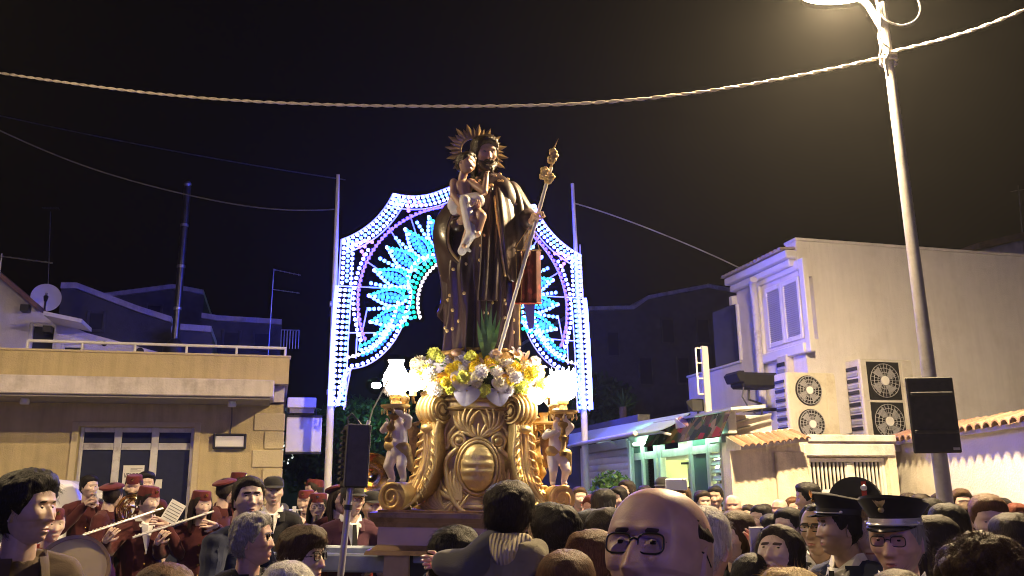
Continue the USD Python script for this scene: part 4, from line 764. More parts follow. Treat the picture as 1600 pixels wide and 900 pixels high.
# ================================================================ people kit
def sstep(a, b, x): t = np.clip((x - a) / (b - a), 0, 1); return t * t * (3 - 2 * t)
def gauss(x, z, x0, z0, sx, sz): return np.exp(-((x - x0) / sx) ** 2 - ((z - z0) / sz) ** 2)
class Head:
    """A head of about 0.235 m, centre between the ears, face towards -y, built on a warped latitude-longitude grid."""
    def __init__(s, n=64, w=1.0, jaw=1.0, nose=1.0, chin=1.0, fem=0.0, child=0.0, old=0.0, open_=0.0):
        nu, nv = n, int(n * .75); a = np.linspace(0, 2 * PI, nu, endpoint=False); az = a + .55 * np.sin(a)            # azimuth 0 = face
        el = np.linspace(-PI / 2, PI / 2, nv); el = el + .12 * np.sin(2 * el) * 0
        A, E = np.meshgrid(az, el[1:-1]); d = np.stack([np.sin(A) * np.cos(E), -np.cos(A) * np.cos(E), np.sin(E)], -1).reshape(-1, 3)
        d = np.vstack([d, [0, 0, -1], [0, 0, 1]]); s.nu, s.nr = nu, nv - 2
        p = d * np.array([.0775 * w, .096, .117]); x, y, z = p.T.copy(); q = np.clip(np.abs(z) / .117, 0, .9995); kk = np.where(z > 0, (1 - q ** 2.7) ** (1 / 2.7) / np.sqrt(1 - q ** 2), 1.0); x *= kk; y *= kk
        # superelliptic fullness of the cranium, narrowing to the jaw
        f = 1 + .07 * np.abs(d[:, 0] * d[:, 1]) * 2 * (z > -.03); x *= f; y = y * f
        t = sstep(.0, -.117, z); x *= 1 - (.25 - .1 * (jaw - 1)) * t * (1 + .25 * fem); fr = sstep(.02, -.05, y)
        back = sstep(0, .06, y); y = y * (1 - .50 * back * sstep(-.02, -.11, z)); y = np.where(y < -.070, -.070 + (y + .070) * .55, y)
        y -= .012 * fr * sstep(-.05, -.105, z); z = z + .010 * back * sstep(-.02, -.10, z)
        z += .006 * sstep(.02, .08, y) * sstep(.0, .1, z)
        if child: x *= 1.02; z = np.where(z < 0, z * .90, z * 1.03)
        s.base = np.stack([x, y, z], 1)
        G_ = lambda *q: gauss(x, z, *q) * fr
        dy = np.zeros_like(x)
        # nose
        k = np.clip((.022 - z) / .056, 0, 1); amp = (.004 + .020 * k ** 1.15) * nose * (1 - .35 * child); sx = .0075 + .0065 * k
        cut = sstep(.026, .014, z) * sstep(-.045, -.035, z); dy -= fr * amp * np.exp(-(x / sx) ** 2) * cut
        for sg in (-1, 1):
            dy -= .0075 * nose * G_(sg * .0135, -.034, .0062, .0075); dy += .011 * (1 - .25 * fem) * G_(sg * .030, .014, .017, .0105); dy += .004 * G_(sg * .013, .012, .006, .010)
            dy -= (.0055 - .003 * fem) * G_(sg * .027, .034, .022, .007); dy -= .0050 * G_(sg * .044, -.016, .016, .015); dy += .0035 * G_(sg * .040, -.055, .012, .018) * (1 + old)
            dy -= .0052 * G_(sg * .0305, .0115, .0125, .0075); dy += .0030 * old * G_(sg * .025, -.044, .004, .016); dy += .0016 * G_(sg * .0305, .0215, .015, .0022); dy += .002 * (.4 + old) * G_(sg * .030, -.002, .014, .003)
        dy += .004 * G_(0, .020, .010, .008); dy -= .004 * G_(0, -.064, .026, .012)
        dy -= (.0020 + .0012 * fem) * G_(0, -.0605, .019, .0040); dy -= (.0026 + .0012 * fem) * G_(0, -.0735, .017, .0046); dy += (.0045 + .012 * open_) * G_(0, -.067, .022, .0019 + .005 * open_)
        dy += .003 * G_(0, -.053, .004, .006); dy += .004 * G_(0, -.085, .018, .006); dy -= .009 * chin * G_(0, -.101, .017, .012)
        x_ = x.copy(); y = y + dy
        s.v = np.stack([x_, y, z], 1); s.x, s.z, s.fr = x, z, fr; s.d = d
        F_ = []
        for i in range(s.nr - 1):
            j = np.arange(nu); l = (j + 1) % nu; F_.append(np.stack([i * nu + j, i * nu + l, (i + 1) * nu + l], 1)); F_.append(np.stack([i * nu + j, (i + 1) * nu + l, (i + 1) * nu + j], 1))
        j = np.arange(nu); l = (j + 1) % nu; b = s.nr * nu; F_ += [np.stack([np.full(nu, b), l, j], 1), np.stack([np.full(nu, b + 1), (s.nr - 1) * nu + j, (s.nr - 1) * nu + l], 1)]
        s.f = np.vstack(F_); m = trimesh.Trimesh(s.v, s.f, process=False)
        if m.volume < 0: s.f = s.f[:, ::-1]; m = trimesh.Trimesh(s.v, s.f, process=False)
        s.n = np.array(m.vertex_normals); s.bn = np.array(trimesh.Trimesh(s.base, s.f, process=False).vertex_normals)
        s.w = w
        # ears
        ears = []
        for sg in (-1, 1):
            th = np.linspace(0, 2 * PI, 15)[:-1]; rim = np.stack([np.zeros(14), .017 * np.cos(th) * (1 + .18 * np.sin(th)), .031 * np.sin(th)], 1)
            V = np.vstack([rim, rim * .62 + [sg * -.002, 0, 0], rim * 1.0 + [-sg * .008, 0, 0], [[sg * -.004, 0, 0]], [[-sg * .008, 0, 0]]]); V[:14, 0] += sg * .004
            Fe = []
            for q in range(14):
                l = (q + 1) % 14; Fe += [(q, l, 14 + l), (q, 14 + l, 14 + q), (q, 28 + l, l), (q, 28 + q, 28 + l), (14 + q, 14 + l, 42), (28 + q, 43, 28 + l)]
            e = trimesh.Trimesh(V, Fe, process=False); e.fix_normals(); e.apply_transform(trimesh.transformations.rotation_matrix(sg * .38, (0, 0, 1)) @ trimesh.transformations.rotation_matrix(-.15, (1, 0, 0)))
            e.apply_translation((sg * (.0735 * w + .001), .012, -.004)); ears.append(e)
        s.ears = ears
    def mesh(s): return cat(trimesh.Trimesh(s.v, s.f, process=False), s.ears)
    def shell(s, mask, t, base=True, tight=False):
        """An open shell over the vertices where mask > 0, t metres off the skin."""
        keep = mask > 0; f = s.f[keep[s.f].all(1) if tight else keep[s.f].any(1)]; v = (s.base if base else s.v) + (s.bn if base else s.n) * np.broadcast_to(t, (len(s.v),))[:, None]
        m = trimesh.Trimesh(v, f, process=False); m.remove_unreferenced_vertices(); return m
    def eyes(s):
        out = []
        for sg in (-1, 1):
            i = np.argmin((s.x - sg * .0305) ** 2 + (s.z - .0115) ** 2 + (s.fr < .5)); c = s.v[i] + [0, .0092, 0]; out.append(c)
        return out
def hair_mask(h, style):
    """Signed hairline: > 0 where hair grows. az 0 = face, pi = back."""
    x, y, z = h.base.T; az = np.arctan2(np.abs(x), -y)
    if style in ('short', 'curly', 'crop'): line = np.interp(az, [0, .45, .75, 1.0, 1.25, 1.55, 1.85, 2.2, PI], [.072, .070, .058, .022, -.012, .006, -.03, -.075, -.082])
    elif style == 'fringe': line = np.interp(az, [0, .5, .8, 1.0, 1.25, 1.6, 1.9, 2.3, PI], [.048, .045, .04, .01, -.03, -.02, -.045, -.085, -.092])
    elif style == 'receding': line = np.interp(az, [0, .25, .6, .9, 1.15, 1.5, 1.85, 2.2, PI], [.092, .094, .10, .07, -.005, .006, -.03, -.075, -.082])
    elif style == 'bald': line = np.interp(az, [0, 1.1, 1.35, 1.6, 2.0, 2.4, PI], [.2, .2, .03, .03, .035, .035, .03])
    elif style == 'long': line = np.interp(az, [0, .35, .6, .9, 1.2, PI], [.070, .066, .05, .0, -.09, -.10])
    else: line = np.full_like(az, 1.0)
    return z - line + .022 * (meshkit.fbm(h.base * 30, 3, 2) - .5) * sstep(-.02, .04, z)
def hair_mesh(h, style, t=.018, seed=0, wave=.006, freq=34.0, length=.25, parting=True):
    m = hair_mask(h, style); d = h.d; n = meshkit.fbm(h.base * freq + seed * 3.1, 4, seed) - .5; n2 = meshkit.fbm(h.base * np.array([freq * 2.6, freq * 2.6, freq * .7]) + seed, 3, seed + 5) - .5
    az = np.arctan2(np.abs(h.base[:, 0]), -h.base[:, 1])
    grow = sstep(-.006, .03, m) * (.45 + .55 * sstep(.0, .09, h.base[:, 2])) if style != 'bald' else sstep(-.004, .02, m) * sstep(.06, .035, h.base[:, 2]) * .4
    tt = t * grow + wave * 2.2 * n * sstep(0, .03, m) + wave * 1.0 * n2 * sstep(0, .02, m) - .003 * (1 - sstep(-.008, .006, m))
    if style == 'bald': m = np.minimum(m, .055 - h.base[:, 2])
    parts = [h.shell(m + .006, tt)]
    if style == 'long':
        # a curtain from temple to temple round the back
        A = np.linspace(1.2, 2 * PI - 1.2, 73); rows = 14; V = []
        for i in range(rows):
            k = i / (rows - 1); zz = .055 - k * (length + .055); th = A
            r = np.array([.080 * h.w + .020 * math.sin(min(1, k * 1.6) * PI * .75), .100 + .012 * math.sin(k * PI) - .015 * k])
            wv = .005 * np.sin(A * 11 + k * 3 + seed) + .003 * np.sin(A * 31 + seed * 2 + 1.5 * np.sin(k * 6)) + .022 * (meshkit.fbm(np.stack([A * 3, np.full_like(A, k * 2.0), np.full_like(A, seed)], 1), 3, seed) - .5)
            V.append(np.stack([np.sin(th) * (r[0] + wv) * (1 - .1 * k), -np.cos(th) * (r[1] + wv) + .012 * k, np.full_like(A, zz) - .03 * k ** 3 * np.abs(np.sin(A * 7 + seed))], 1))
        V = np.vstack(V); N = len(A); F_ = [(i * N + j, i * N + j + 1, (i + 1) * N + j + 1) for i in range(rows - 1) for j in range(N - 1)] + [(i * N + j, (i + 1) * N + j + 1, (i + 1) * N + j) for i in range(rows - 1) for j in range(N - 1)]
        F_ = np.array(F_); V2 = V - np.array([0, 0, 0]) ; inner = V * [.84, .84, 1]; parts.append(trimesh.Trimesh(np.vstack([V2, inner]), np.vstack([F_, F_[:, ::-1] + len(V)]), process=False))
    if style == 'bun': pass
    return parts
def strands(h, style, n, length, seed, lift=.5, curl=0.0, t=.012, droop=.6):
    """Hair strands rooted over the scalp, lying back with some lift: (points, counts)."""
    g = np.random.default_rng(seed); m = hair_mask(h, style); ok = np.flatnonzero(m > .002); 
    i = g.choice(ok, n); i2 = g.choice(len(h.nb[0]) if hasattr(h, 'nb') else 1, n)
    root = h.base[i] + h.bn[i] * t * .35 + g.normal(size=(n, 3)) * .0035; N = h.bn[i]
    flow = np.stack([root[:, 0] * 1.2, root[:, 1] * .6 + .05, -np.full(n, .09)], 1); flow -= N * (flow * N).sum(1, keepdims=True); flow /= np.maximum(np.linalg.norm(flow, axis=1, keepdims=True), 1e-6)
    flow += g.normal(size=(n, 3)) * .35; K = 6; L = length * g.uniform(.6, 1.25, (n, 1)); P = [root]; dirn = N * lift + flow * (1 - lift)
    ph = g.uniform(0, 6.28, (n, 1)); bx_ = np.cross(N, flow)
    for k in range(1, K):
        dirn = dirn * .8 + flow * .25 * droop - N * .02 * k; dirn /= np.linalg.norm(dirn, axis=1, keepdims=True)
        P.append(P[-1] + dirn * L / K + curl * (np.cos(ph + k * 1.7) * bx_ + np.sin(ph + k * 1.7) * N) * L / K)
    return np.stack(P, 1).reshape(-1, 3), np.full(n, K)
def curves(name, parent, pts, counts, width, m):
    pp = str(parent.GetPath()); c = UsdGeom.BasisCurves.Define(stage, pp + '/' + numbered(pp, name)); c.CreateTypeAttr('linear'); c.CreatePointsAttr(Vt.Vec3fArray.FromNumpy(np.asarray(pts, np.float32))); c.CreateCurveVertexCountsAttr(Vt.IntArray.FromNumpy(np.asarray(counts, np.int32)))
    k = int(counts[0]); w = np.tile(np.linspace(1, .35, k) * width, len(counts)); c.CreateWidthsAttr(Vt.FloatArray.FromNumpy(w.astype(np.float32))); c.SetWidthsInterpolation('vertex'); UsdShade.MaterialBindingAPI.Apply(c.GetPrim()).Bind(m); return c

ICO = np.array(trimesh.creation.icosphere(1, 1.0).vertices)
def mani(m): return m3.Manifold(m3.Mesh(np.asarray(m.vertices, np.float32), np.asarray(m.faces, np.uint32)))
def tri(M_): q = M_.to_mesh(); return trimesh.Trimesh(q.vert_properties[:, :3].astype(float), q.tri_verts, process=False)
def blob(bones, res=.03, it=8, cut=None, flat=None):
    parts = []
    for a, ra, b, rb in bones:
        fa = np.asarray(ra, float) * np.ones(3); fb = np.asarray(rb, float) * np.ones(3)
        parts.append(m3.Manifold.hull_points(np.vstack([ICO * fa + a, ICO * fb + b]).astype(np.float32)))
    M_ = m3.Manifold.batch_boolean(parts, m3.OpType.Add)
    if cut is not None:
        for c in cut: M_ = M_ - c
    M_ = M_.refine_to_length(res); m = tri(M_); m.merge_vertices()
    if it: trimesh.smoothing.filter_taubin(m, lamb=.55, nu=.53, iterations=it)
    return m
def fingers(wrist, dirn, palm_n, sc=1.0, curl=.5, spread=.25, thumb=1, side=1):
    """Bones of a hand: palm and five fingers. dirn = along the fingers, palm_n = out of the palm, side = +1 if the thumb lies towards cross(dirn, palm_n)."""
    d = np.asarray(dirn, float); d /= np.linalg.norm(d); n = np.asarray(palm_n, float); n = n - d * (n @ d); n /= np.linalg.norm(n); s = np.cross(d, n) * side; w = np.asarray(wrist, float); out = []
    k = [w + d * .045 * sc + s * o * sc for o in (.030, .010, -.010, -.028)]
    for o in (.022, -.020): out.append((w + s * o * .6 * sc, .019 * sc, w + d * .082 * sc + s * o * 1.25 * sc, .0125 * sc))
    for i, (o, L) in enumerate(((.031, .070), (.011, .080), (-.010, .074), (-.029, .058))):
        b = w + d * .088 * sc + s * o * sc; c_ = curl * (1 + .12 * i)
        d1 = d * math.cos(c_ * .6) + n * math.sin(c_ * .6) + s * (o * spread * 6); d1 /= np.linalg.norm(d1); d2 = d * math.cos(c_ * 1.7) + n * math.sin(c_ * 1.7) + s * o * spread * 4; d2 /= np.linalg.norm(d2)
        p1 = b + d1 * L * .52 * sc; p2 = p1 + d2 * L * .5 * sc; out += [(b, .0092 * sc, p1, .0085 * sc), (p1, .0085 * sc, p2, .0065 * sc)]
    t0 = w + d * .022 * sc + s * .028 * sc; t1 = t0 + (d * .55 + s * .65 + n * .35 * thumb) * .046 * sc; t2 = t1 + (d * .85 + s * .1 + n * .45 * thumb) * .032 * sc
    out += [(w + d * .02 * sc, .018 * sc, t0, .014 * sc), (t0, .013 * sc, t1, .0105 * sc), (t1, .0105 * sc, t2, .0080 * sc)]
    return out
# skeleton of a 1.72 m adult; x = the person's left is +x when facing -y
def skeleton(arms, crl=.5, lean=0.0, width=1.0, fem=0.0):
    """arms: ((elbow, wrist, hand direction, palm normal), same) for the x>0 and x<0 side; returns bones for skin, jacket and trousers."""
    hip, chest, neck = np.array([0, .01, .95]), np.array([0, .015 - lean * .6, 1.28]), np.array([0, .0 - lean, 1.47]); sh = .175 * width * (1 - .1 * fem)
    S_ = [neck + [s * sh, .02, -.075] for s in (1, -1)]
    T, J, L_ = [], [], []
    hd = neck + [0, -.018, .08]
    skin = [(neck - [0, 0, .05], .062, hd, .056), (chest, (.13 * width, .09, .12), hip, (.145, .095, .1))]
    tors = [(chest + [0, 0, .04], (.165 * width, .105 - .0 * fem, .14), hip + [0, 0, .02], (.158 - .012 * fem, .112, .12)), (neck + [0, .01, -.11], (.14 * width, .085, .06), chest, (.165 * width, .11, .12)),
            (neck - [0, 0, .02], .068, neck + [0, .008, -.10], (.13, .075, .05)), (S_[0], .075, S_[1], .075), (neck + [.06, .015, -.015], .045, S_[0], .070), (neck + [-.06, .015, -.015], .045, S_[1], .070), (hip + [0, 0, .02], (.158, .112, .1), hip - [0, 0, .12], (.172, .125, .06))]
    hands = []
    for (el, wr, hdn, pn), s, S0 in zip(arms, (1, -1), S_):
        el, wr = np.asarray(el, float), np.asarray(wr, float); skin += [(S0, .05, el, .04), (el, .04, wr, .027)]; hands += fingers(wr, hdn, pn, .9, side=s, curl=crl)
        tors += [(S0, .072, el, .056), (el, .056, el * .12 + wr * .88, .042)]
    legs, tr = [], []
    for s in (1, -1):
        h0, kn, an = np.array([s * .09, .01, .90]), np.array([s * .10, -.01, .50]), np.array([s * .105, .03, .08]); legs += [(h0, .085, kn, .058), (kn, .055, an, .038), (an, .036, an + [0, -.12, -.04], .03)]
        tr += [(h0 + [0, 0, .02], .10, kn, .076), (kn, .074, an + [0, 0, .0], .062)]
    return dict(skin=skin + hands + legs, jacket=tors, trousers=tr + [((-.07, .01, .93), .11, (.07, .01, .93), .11)], neck=neck, head=neck + [0, -.045, .152])
POSES = {
    'down': (((.25, .03, 1.10), (.24, -.06, .86), (0, -.15, -1), (-1, 0, 0)), ((-.25, .03, 1.10), (-.24, -.06, .86), (0, -.15, -1), (1, 0, 0))),
    'phone': (((.22, -.12, 1.14), (.07, -.34, 1.42), (-.2, -.1, 1), (0, -1, 0)), ((-.25, .03, 1.10), (-.23, -.08, .87), (0, -.15, -1), (1, 0, 0))),
    'flute': (((.27, -.10, 1.20), (.10, -.22, 1.46), (-.9, -.3, .2), (0, 1, -.2)), ((-.30, -.08, 1.24), (-.34, -.24, 1.34), (.35, -.5, .7), (.5, .6, .2))),
    'trumpet': (((.24, -.16, 1.20), (.05, -.26, 1.46), (-.3, -.8, .3), (-1, 0, 0)), ((-.24, -.16, 1.20), (-.04, -.30, 1.47), (.3, -.8, .3), (1, 0, 0))),
    'horn': (((.26, -.12, 1.14), (.10, -.26, 1.26), (-.5, -.8, .1), (-1, 0, 0)), ((-.26, -.10, 1.12), (-.06, -.28, 1.16), (.6, -.7, .2), (1, 0, 0))),
    'clarinet': (((.24, -.10, 1.12), (.03, -.27, 1.22), (-.5, -.7, 0), (-.3, 0, -1)), ((-.24, -.10, 1.10), (-.03, -.30, 1.06), (.5, -.7, 0), (.3, 0, -1))),
    'raised': (((.26, -.14, 1.28), (.17, -.26, 1.55), (-.1, -.1, 1), (-.3, -1, 0)), ((-.25, .03, 1.10), (-.24, -.06, .86), (0, -.15, -1), (1, 0, 0))),
    'reach': (((.27, -.10, 1.58), (.20, -.20, 1.80), (-.1, -.2, 1), (-.2, -1, 0)), ((-.25, .03, 1.10), (-.24, -.06, .86), (0, -.15, -1), (1, 0, 0))),
    'hold': (((.27, -.04, 1.16), (.12, -.28, 1.10), (-.7, -.6, .1), (0, 0, 1)), ((-.27, -.04, 1.16), (-.12, -.28, 1.12), (.7, -.6, .1), (0, 0, 1)))}
_bodies = {}
def body_set(pose, fem, width, res):
    k = (pose, fem, width, res)
    if k not in _bodies:
        s = skeleton(POSES[pose], .4 if pose in ('down', 'raised') else .95, width=width, fem=fem); sk = blob(s['skin'], .03 if res > 1 else .05, 6)
        cutn = m3.Manifold.hull_points((ICO * [.072, .072, .07] + s['neck'] + [0, -.026, .045]).astype(np.float32))
        jk = blob(s['jacket'], .024 if res > 1 else .045, 7, cut=[cutn]); v = np.array(jk.vertices); nn = np.array(jk.vertex_normals)
        fold = meshkit.fbm(v * [9, 9, 5.0] + 3, 3, 4) - .5; fold2 = np.sin(v[:, 2] * 55 + 6 * meshkit.noise(v * 6)) * sstep(.16, .24, np.abs(v[:, 0])) * .004
        jk.vertices = v + nn * (fold * .022 + fold2)[:, None]; tr_ = blob(s['trousers'], .05, 6); _bodies[k] = (sk, jk, tr_, s)
    return _bodies[k]
_heads = {}
def head_of(n, **kw):
    k = (n, *sorted(kw.items()))
    if k not in _heads: _heads[k] = Head(n, **kw)
    return _heads[k]
def HAIRMAT(name, col, rough=.45, bump=.7): 
    return usdkit.material(stage, '/World/Looks/' + name, {'g': ('texture_coordinate', {}), 'mp': ('mapping', {'scale': (90, 90, 12)}), 'n': ('noise_texture', {'scale': 3.0, 'detail': 4.0}), 'r': ('rgb_ramp', {'ramp': [(.3, [c * .45 for c in col]), (.7, [min(1, c * 1.0) for c in col])]}), 'b': ('bump', {'strength': bump, 'distance': .006}), 'p': ('principled_bsdf', {'roughness': rough + .12, 'specular_ior_level': .25})},
        [('g.object', 'mp.vector'), ('mp.vector', 'n.vector'), ('n.fac', 'r.fac'), ('r.color', 'p.base_color'), ('n.fac', 'b.height'), ('b.normal', 'p.normal')], surface='p.BSDF')
HAIR = {k: HAIRMAT('hair_' + k, c) for k, c in dict(black=(.012, .010, .010), dark=(.030, .020, .015), brown=(.075, .042, .022), chestnut=(.14, .065, .03), blond=(.56, .39, .15), grey=(.34, .33, .33), white=(.68, .66, .62), red=(.16, .04, .02)).items()}
def SKIN(name, col, blot=(.5, .2, .14)):
    return usdkit.material(stage, '/World/Looks/' + name, {'g': ('texture_coordinate', {}), 'n': ('noise_texture', {'scale': 26.0, 'detail': 5.0}), 'r': ('rgb_ramp', {'ramp': [(.35, [c * .86 for c in col]), (.65, [min(1, c * 1.08) for c in col])]}), 'n2': ('noise_texture', {'scale': 420.0, 'detail': 2.0}), 'b': ('bump', {'strength': .18, 'distance': .002}),
        'p': ('principled_bsdf', {'roughness': .46, 'specular_ior_level': .45, 'subsurface_weight': .12, 'subsurface_radius': (1.0, .35, .2), 'subsurface_scale': .006})}, [('g.object', 'n.vector'), ('n.fac', 'r.fac'), ('r.color', 'p.base_color'), ('g.object', 'n2.vector'), ('n2.fac', 'b.height'), ('b.normal', 'p.normal')], surface='p.BSDF')
SK = {k: SKIN('skin_' + k, c) for k, c in dict(fair=(.58, .43, .36), mid=(.47, .33, .265), tan=(.39, .265, .20), ruddy=(.52, .335, .275)).items()}
M['shaded_eye_white'] = MAT('shaded_eye_white', (.20, .18, .17), .3); M['stubble'] = MAT('stubble', (.31, .195, .14), .8, var=.3, scale=300); M['iris'] = MAT('iris', (.022, .014, .010), .2); M['lips'] = MAT('lips', (.34, .13, .11), .4); M['glasses'] = MAT('glasses_frame', (.012, .012, .014), .3)  # eye whites darkened, the shade of the sockets put into their colour
M['lens'] = GLASS('spectacle_lens', (.97, .97, .98), 1.12); M['shoe'] = MAT('shoe_leather', (.02, .018, .016), .4)
def CLOTH(name, col, rough=.85, bump=.35, scale=220.0):
    return usdkit.material(stage, '/World/Looks/' + name, {'g': ('texture_coordinate', {}), 'n': ('noise_texture', {'scale': 7.0, 'detail': 4.0}), 'r': ('rgb_ramp', {'ramp': [(.3, [c * .75 for c in col]), (.7, [min(1, c * 1.2) for c in col])]}), 'w': ('noise_texture', {'scale': scale, 'detail': 2.0}), 'b': ('bump', {'strength': bump, 'distance': .004}), 'p': ('principled_bsdf', {'roughness': rough, 'specular_ior_level': .25, 'sheen_weight': .12})},
        [('g.object', 'n.vector'), ('n.fac', 'r.fac'), ('r.color', 'p.base_color'), ('g.object', 'w.vector'), ('w.fac', 'b.height'), ('b.normal', 'p.normal')], surface='p.BSDF')
CL = {k: CLOTH('cloth_' + k, c) for k, c in dict(black=(.014, .014, .016), navy=(.012, .018, .050), brown=(.085, .058, .036), olive=(.21, .19, .13), burgundy=(.060, .010, .012), grey=(.10, .10, .105), red=(.24, .022, .018), cream=(.50, .44, .34), denim=(.05, .07, .13), beige=(.28, .22, .15), white=(.72, .71, .70), teal=(.03, .08, .085), plum=(.07, .022, .04)).items()}
M['fez'] = CLOTH('felt_burgundy', (.10, .013, .014), .8, .3, 300.0); M['brass'] = MAT('brass', (.78, .52, .18), .16, metal=1.0, var=.1); M['silver'] = MAT('silver_plate', (.80, .80, .82), .3, metal=.55, var=.05); M['brow'] = MAT('brow', (.075, .048, .034), .8)
NPEOPLE = [0]; BAND = 'marching band players in burgundy'
def person(label, px, py, Y, yaw=0.0, pitch=0.0, hair='short', hcol='dark', skin='mid', coat='black', legs='black', pose='down', fem=0.0, width=1.0, body_yaw=None, t=.018, wave=.006, freq=34.0, hlen=.25, glasses=False, lod=1, hp=None, beard=None, hat=None, shirt=None, group=None, roll=0.0, scale=None, fuzz=0, fuzzlen=.03, curl=0.0, fuzzlift=.5, open_=0.0, fw=.00075, name='person', z0=0.0, belt=False):
    """A person whose head centre is seen at (px, py) at depth Y. yaw: 0 faces the viewer, + turns towards the viewer's right; body_yaw likewise."""
    NPEOPLE[0] += 1; seed = NPEOPLE[0]; g = np.random.default_rng(1000 + seed); hp = dict(hp or {}); hp.setdefault('w', float(np.round(g.uniform(.96, 1.05), 2))); hp.setdefault('nose', float(np.round(g.uniform(.85, 1.15), 2)))
    if open_: hp['open_'] = open_
    n = {0: 40, 1: 56, 2: 96, 3: 132}[lod]; h = head_of(n, fem=fem, **hp)
    sk, jk, tr_, s = body_set(pose, round(fem), width, 2 if lod >= 2 else 1)
    c = U(px, py, Y); vy = -math.atan2(c[0], c[1]); yaw = yaw + vy; body_yaw = None if body_yaw is None else body_yaw + vy; by = yaw * .6 if body_yaw is None else body_yaw
    hz_ = s['head'][2]; k = (c[2] - z0) / hz_ if scale is None else scale; ks = float(np.clip(k, .5, 1.06)); hs_ = float(np.clip(.97 * k ** .5, .86, 1.0)) if scale is None else scale
    dz = c[2] - hz_ * k
    def place(m):                                             # stretch a body so that its head comes to the right height
        m = m.copy(); v = np.array(m.vertices); v[:, :2] *= min(1.0, .35 + .65 * ks) if scale is None else ks; v[:, 2] *= k; m.vertices = v; return m
    R_ = trimesh.transformations.euler_matrix(0, 0, by); hp0 = s['head'] * np.array([ks, ks, k])
    base = c - (R_[:3, :3] @ np.array([hp0[0], hp0[1], 0])); base[2] = dz
    t_ = thing(name, label, 'person', base, by, group)
    HR = trimesh.transformations.translation_matrix(hp0) @ trimesh.transformations.euler_matrix(0, 0, yaw - by) @ trimesh.transformations.rotation_matrix(-pitch, (1, 0, 0)) @ trimesh.transformations.rotation_matrix(roll, (0, 1, 0)) @ np.diag([hs_, hs_, hs_, 1])
    def H(m): m = m.copy(); m.apply_transform(HR); return m
    body = cat(place(sk), H(h.mesh()))
    if lod >= 1:
        try: body = tri(mani(place(sk)) + mani(H(trimesh.Trimesh(h.v, h.f, process=False)))); body = cat(body, [H(e) for e in h.ears])
        except Exception: pass
    obj('body', body, SK[skin], t_, smooth=60)
    if coat: obj('jacket', place(jk), CL[coat] if isinstance(coat, str) else coat, t_, smooth=60)
    obj('trousers', place(tr_), CL[legs], t_, smooth=60)
    sho = [place(blob([((x, .03, .05), (.045, .05, .05), (x, -.12, .035), (.045, .06, .035))], .05, 2)) for x in (-.105, .105)] if 'shoes' not in _bodies else _bodies['shoes']
    for q in sho[:2]: obj('shoe', q, M['shoe'], t_, smooth=60)
    if not fuzz and lod >= 1 and hair not in ('bald', 'none', None): fuzz, fuzzlen, fuzzlift = (700, .05, .2) if hair == 'long' else (900, .03, .4)
    if hat: t, wave = min(t, .007), wave * .35
    if hair and hair != 'none':
        hm = cat(hair_mesh(h, hair, t, seed, wave, freq, hlen)); obj('hair', H(hm), HAIR[hcol], t_, smooth=60 if freq < 45 else 50)
    x, y, z = h.base.T
    if lod >= 1:
        br = np.maximum(*[.62 - ((h.x - sg * .030) / .0195) ** 2 - ((h.z - .030 - .10 * (np.abs(h.x) - .03) * 0 + 6.0 * (np.abs(h.x) - .030) ** 2) / (.0034 if lod == 2 else .0029)) ** 2 for sg in (-1, 1)]); br = np.where(h.fr > .3, br - .45 * meshkit.noise(h.base * 420) * (lod > 2), -1)
        if (br > 0).any(): obj('eyebrows', H(h.shell(br, .0009 * sstep(0, .5, br) + .0002, base=False, tight=lod < 2)), HAIR['grey'] if hcol in ('grey', 'white') else M['brow'], t_, smooth=True)
        lp_ = np.where(h.fr > .3, 1 - (h.x / .0225) ** 2 - ((h.z + .067) / (.0075 + .004 * open_)) ** 2, -1)
        if (lp_ > 0).any(): obj('lips', H(h.shell(lp_, .0009 * sstep(0, .25, lp_) + .0002, base=False, tight=True)), M['lips'], t_, smooth=True)
        ey = h.eyes()
        for e, sg in zip(ey, (-1, 1)):
            eb = obj('eye', H(mv(trimesh.creation.icosphere(2, .0108), e)), M['shaded_eye_white'], t_, smooth=True); ir = trimesh.creation.icosphere(2, .0060); ir.apply_scale((1, .45, 1)); obj('iris', H(mv(ir, e + np.array([0, -.0090, -.0005]))), M['iris'], eb, smooth=True)
        if lod >= 1:
            lids = []
            for e in ey:
                sp_ = trimesh.creation.icosphere(3, .0119); v_ = sp_.vertices; kf = (v_[:, 2] > .0022)[sp_.faces].all(1) | (v_[:, 2] < -.0030)[sp_.faces].all(1); lid = trimesh.Trimesh(v_, sp_.faces[kf], process=False); lid.remove_unreferenced_vertices(); lids.append(mv(lid, e))
            obj('eyelids', H(cat(lids)), SK[skin], t_, smooth=True)
    if beard:
        bm = np.where((h.z < -.03) & (h.base[:, 1] < .012), np.minimum(np.minimum(-.030 - .35 * np.maximum(0, .03 - np.abs(h.x)) * 0 - h.z, .004 + 0 * h.z + (h.z + .112) * .9), 1), -1.0)
        tash = 1 - (h.x / .03) ** 2 - ((h.z + .050) / .006) ** 2; bm = np.where(h.fr > .2, np.maximum(np.where((np.abs(h.x) < .03) & (h.z > -.082), -1, np.where(np.abs(h.x) + (-h.z - .03) * .75 > .048, .01, np.where(h.z < -.082, .01, -1)) * (h.z < -.028)), tash * .01), np.where((h.z < -.012) & (h.z > -.1) & (h.base[:, 1] < .012), .01, -1))
        if (bm > 0).any(): obj('beard', H(h.shell(bm, (.0006 if beard == 'stubble' else .006) * (.6 + .8 * meshkit.noise(h.base * 260)), base=False)), HAIR[hcol] if beard != 'stubble' else M['stubble'], t_, smooth=True)
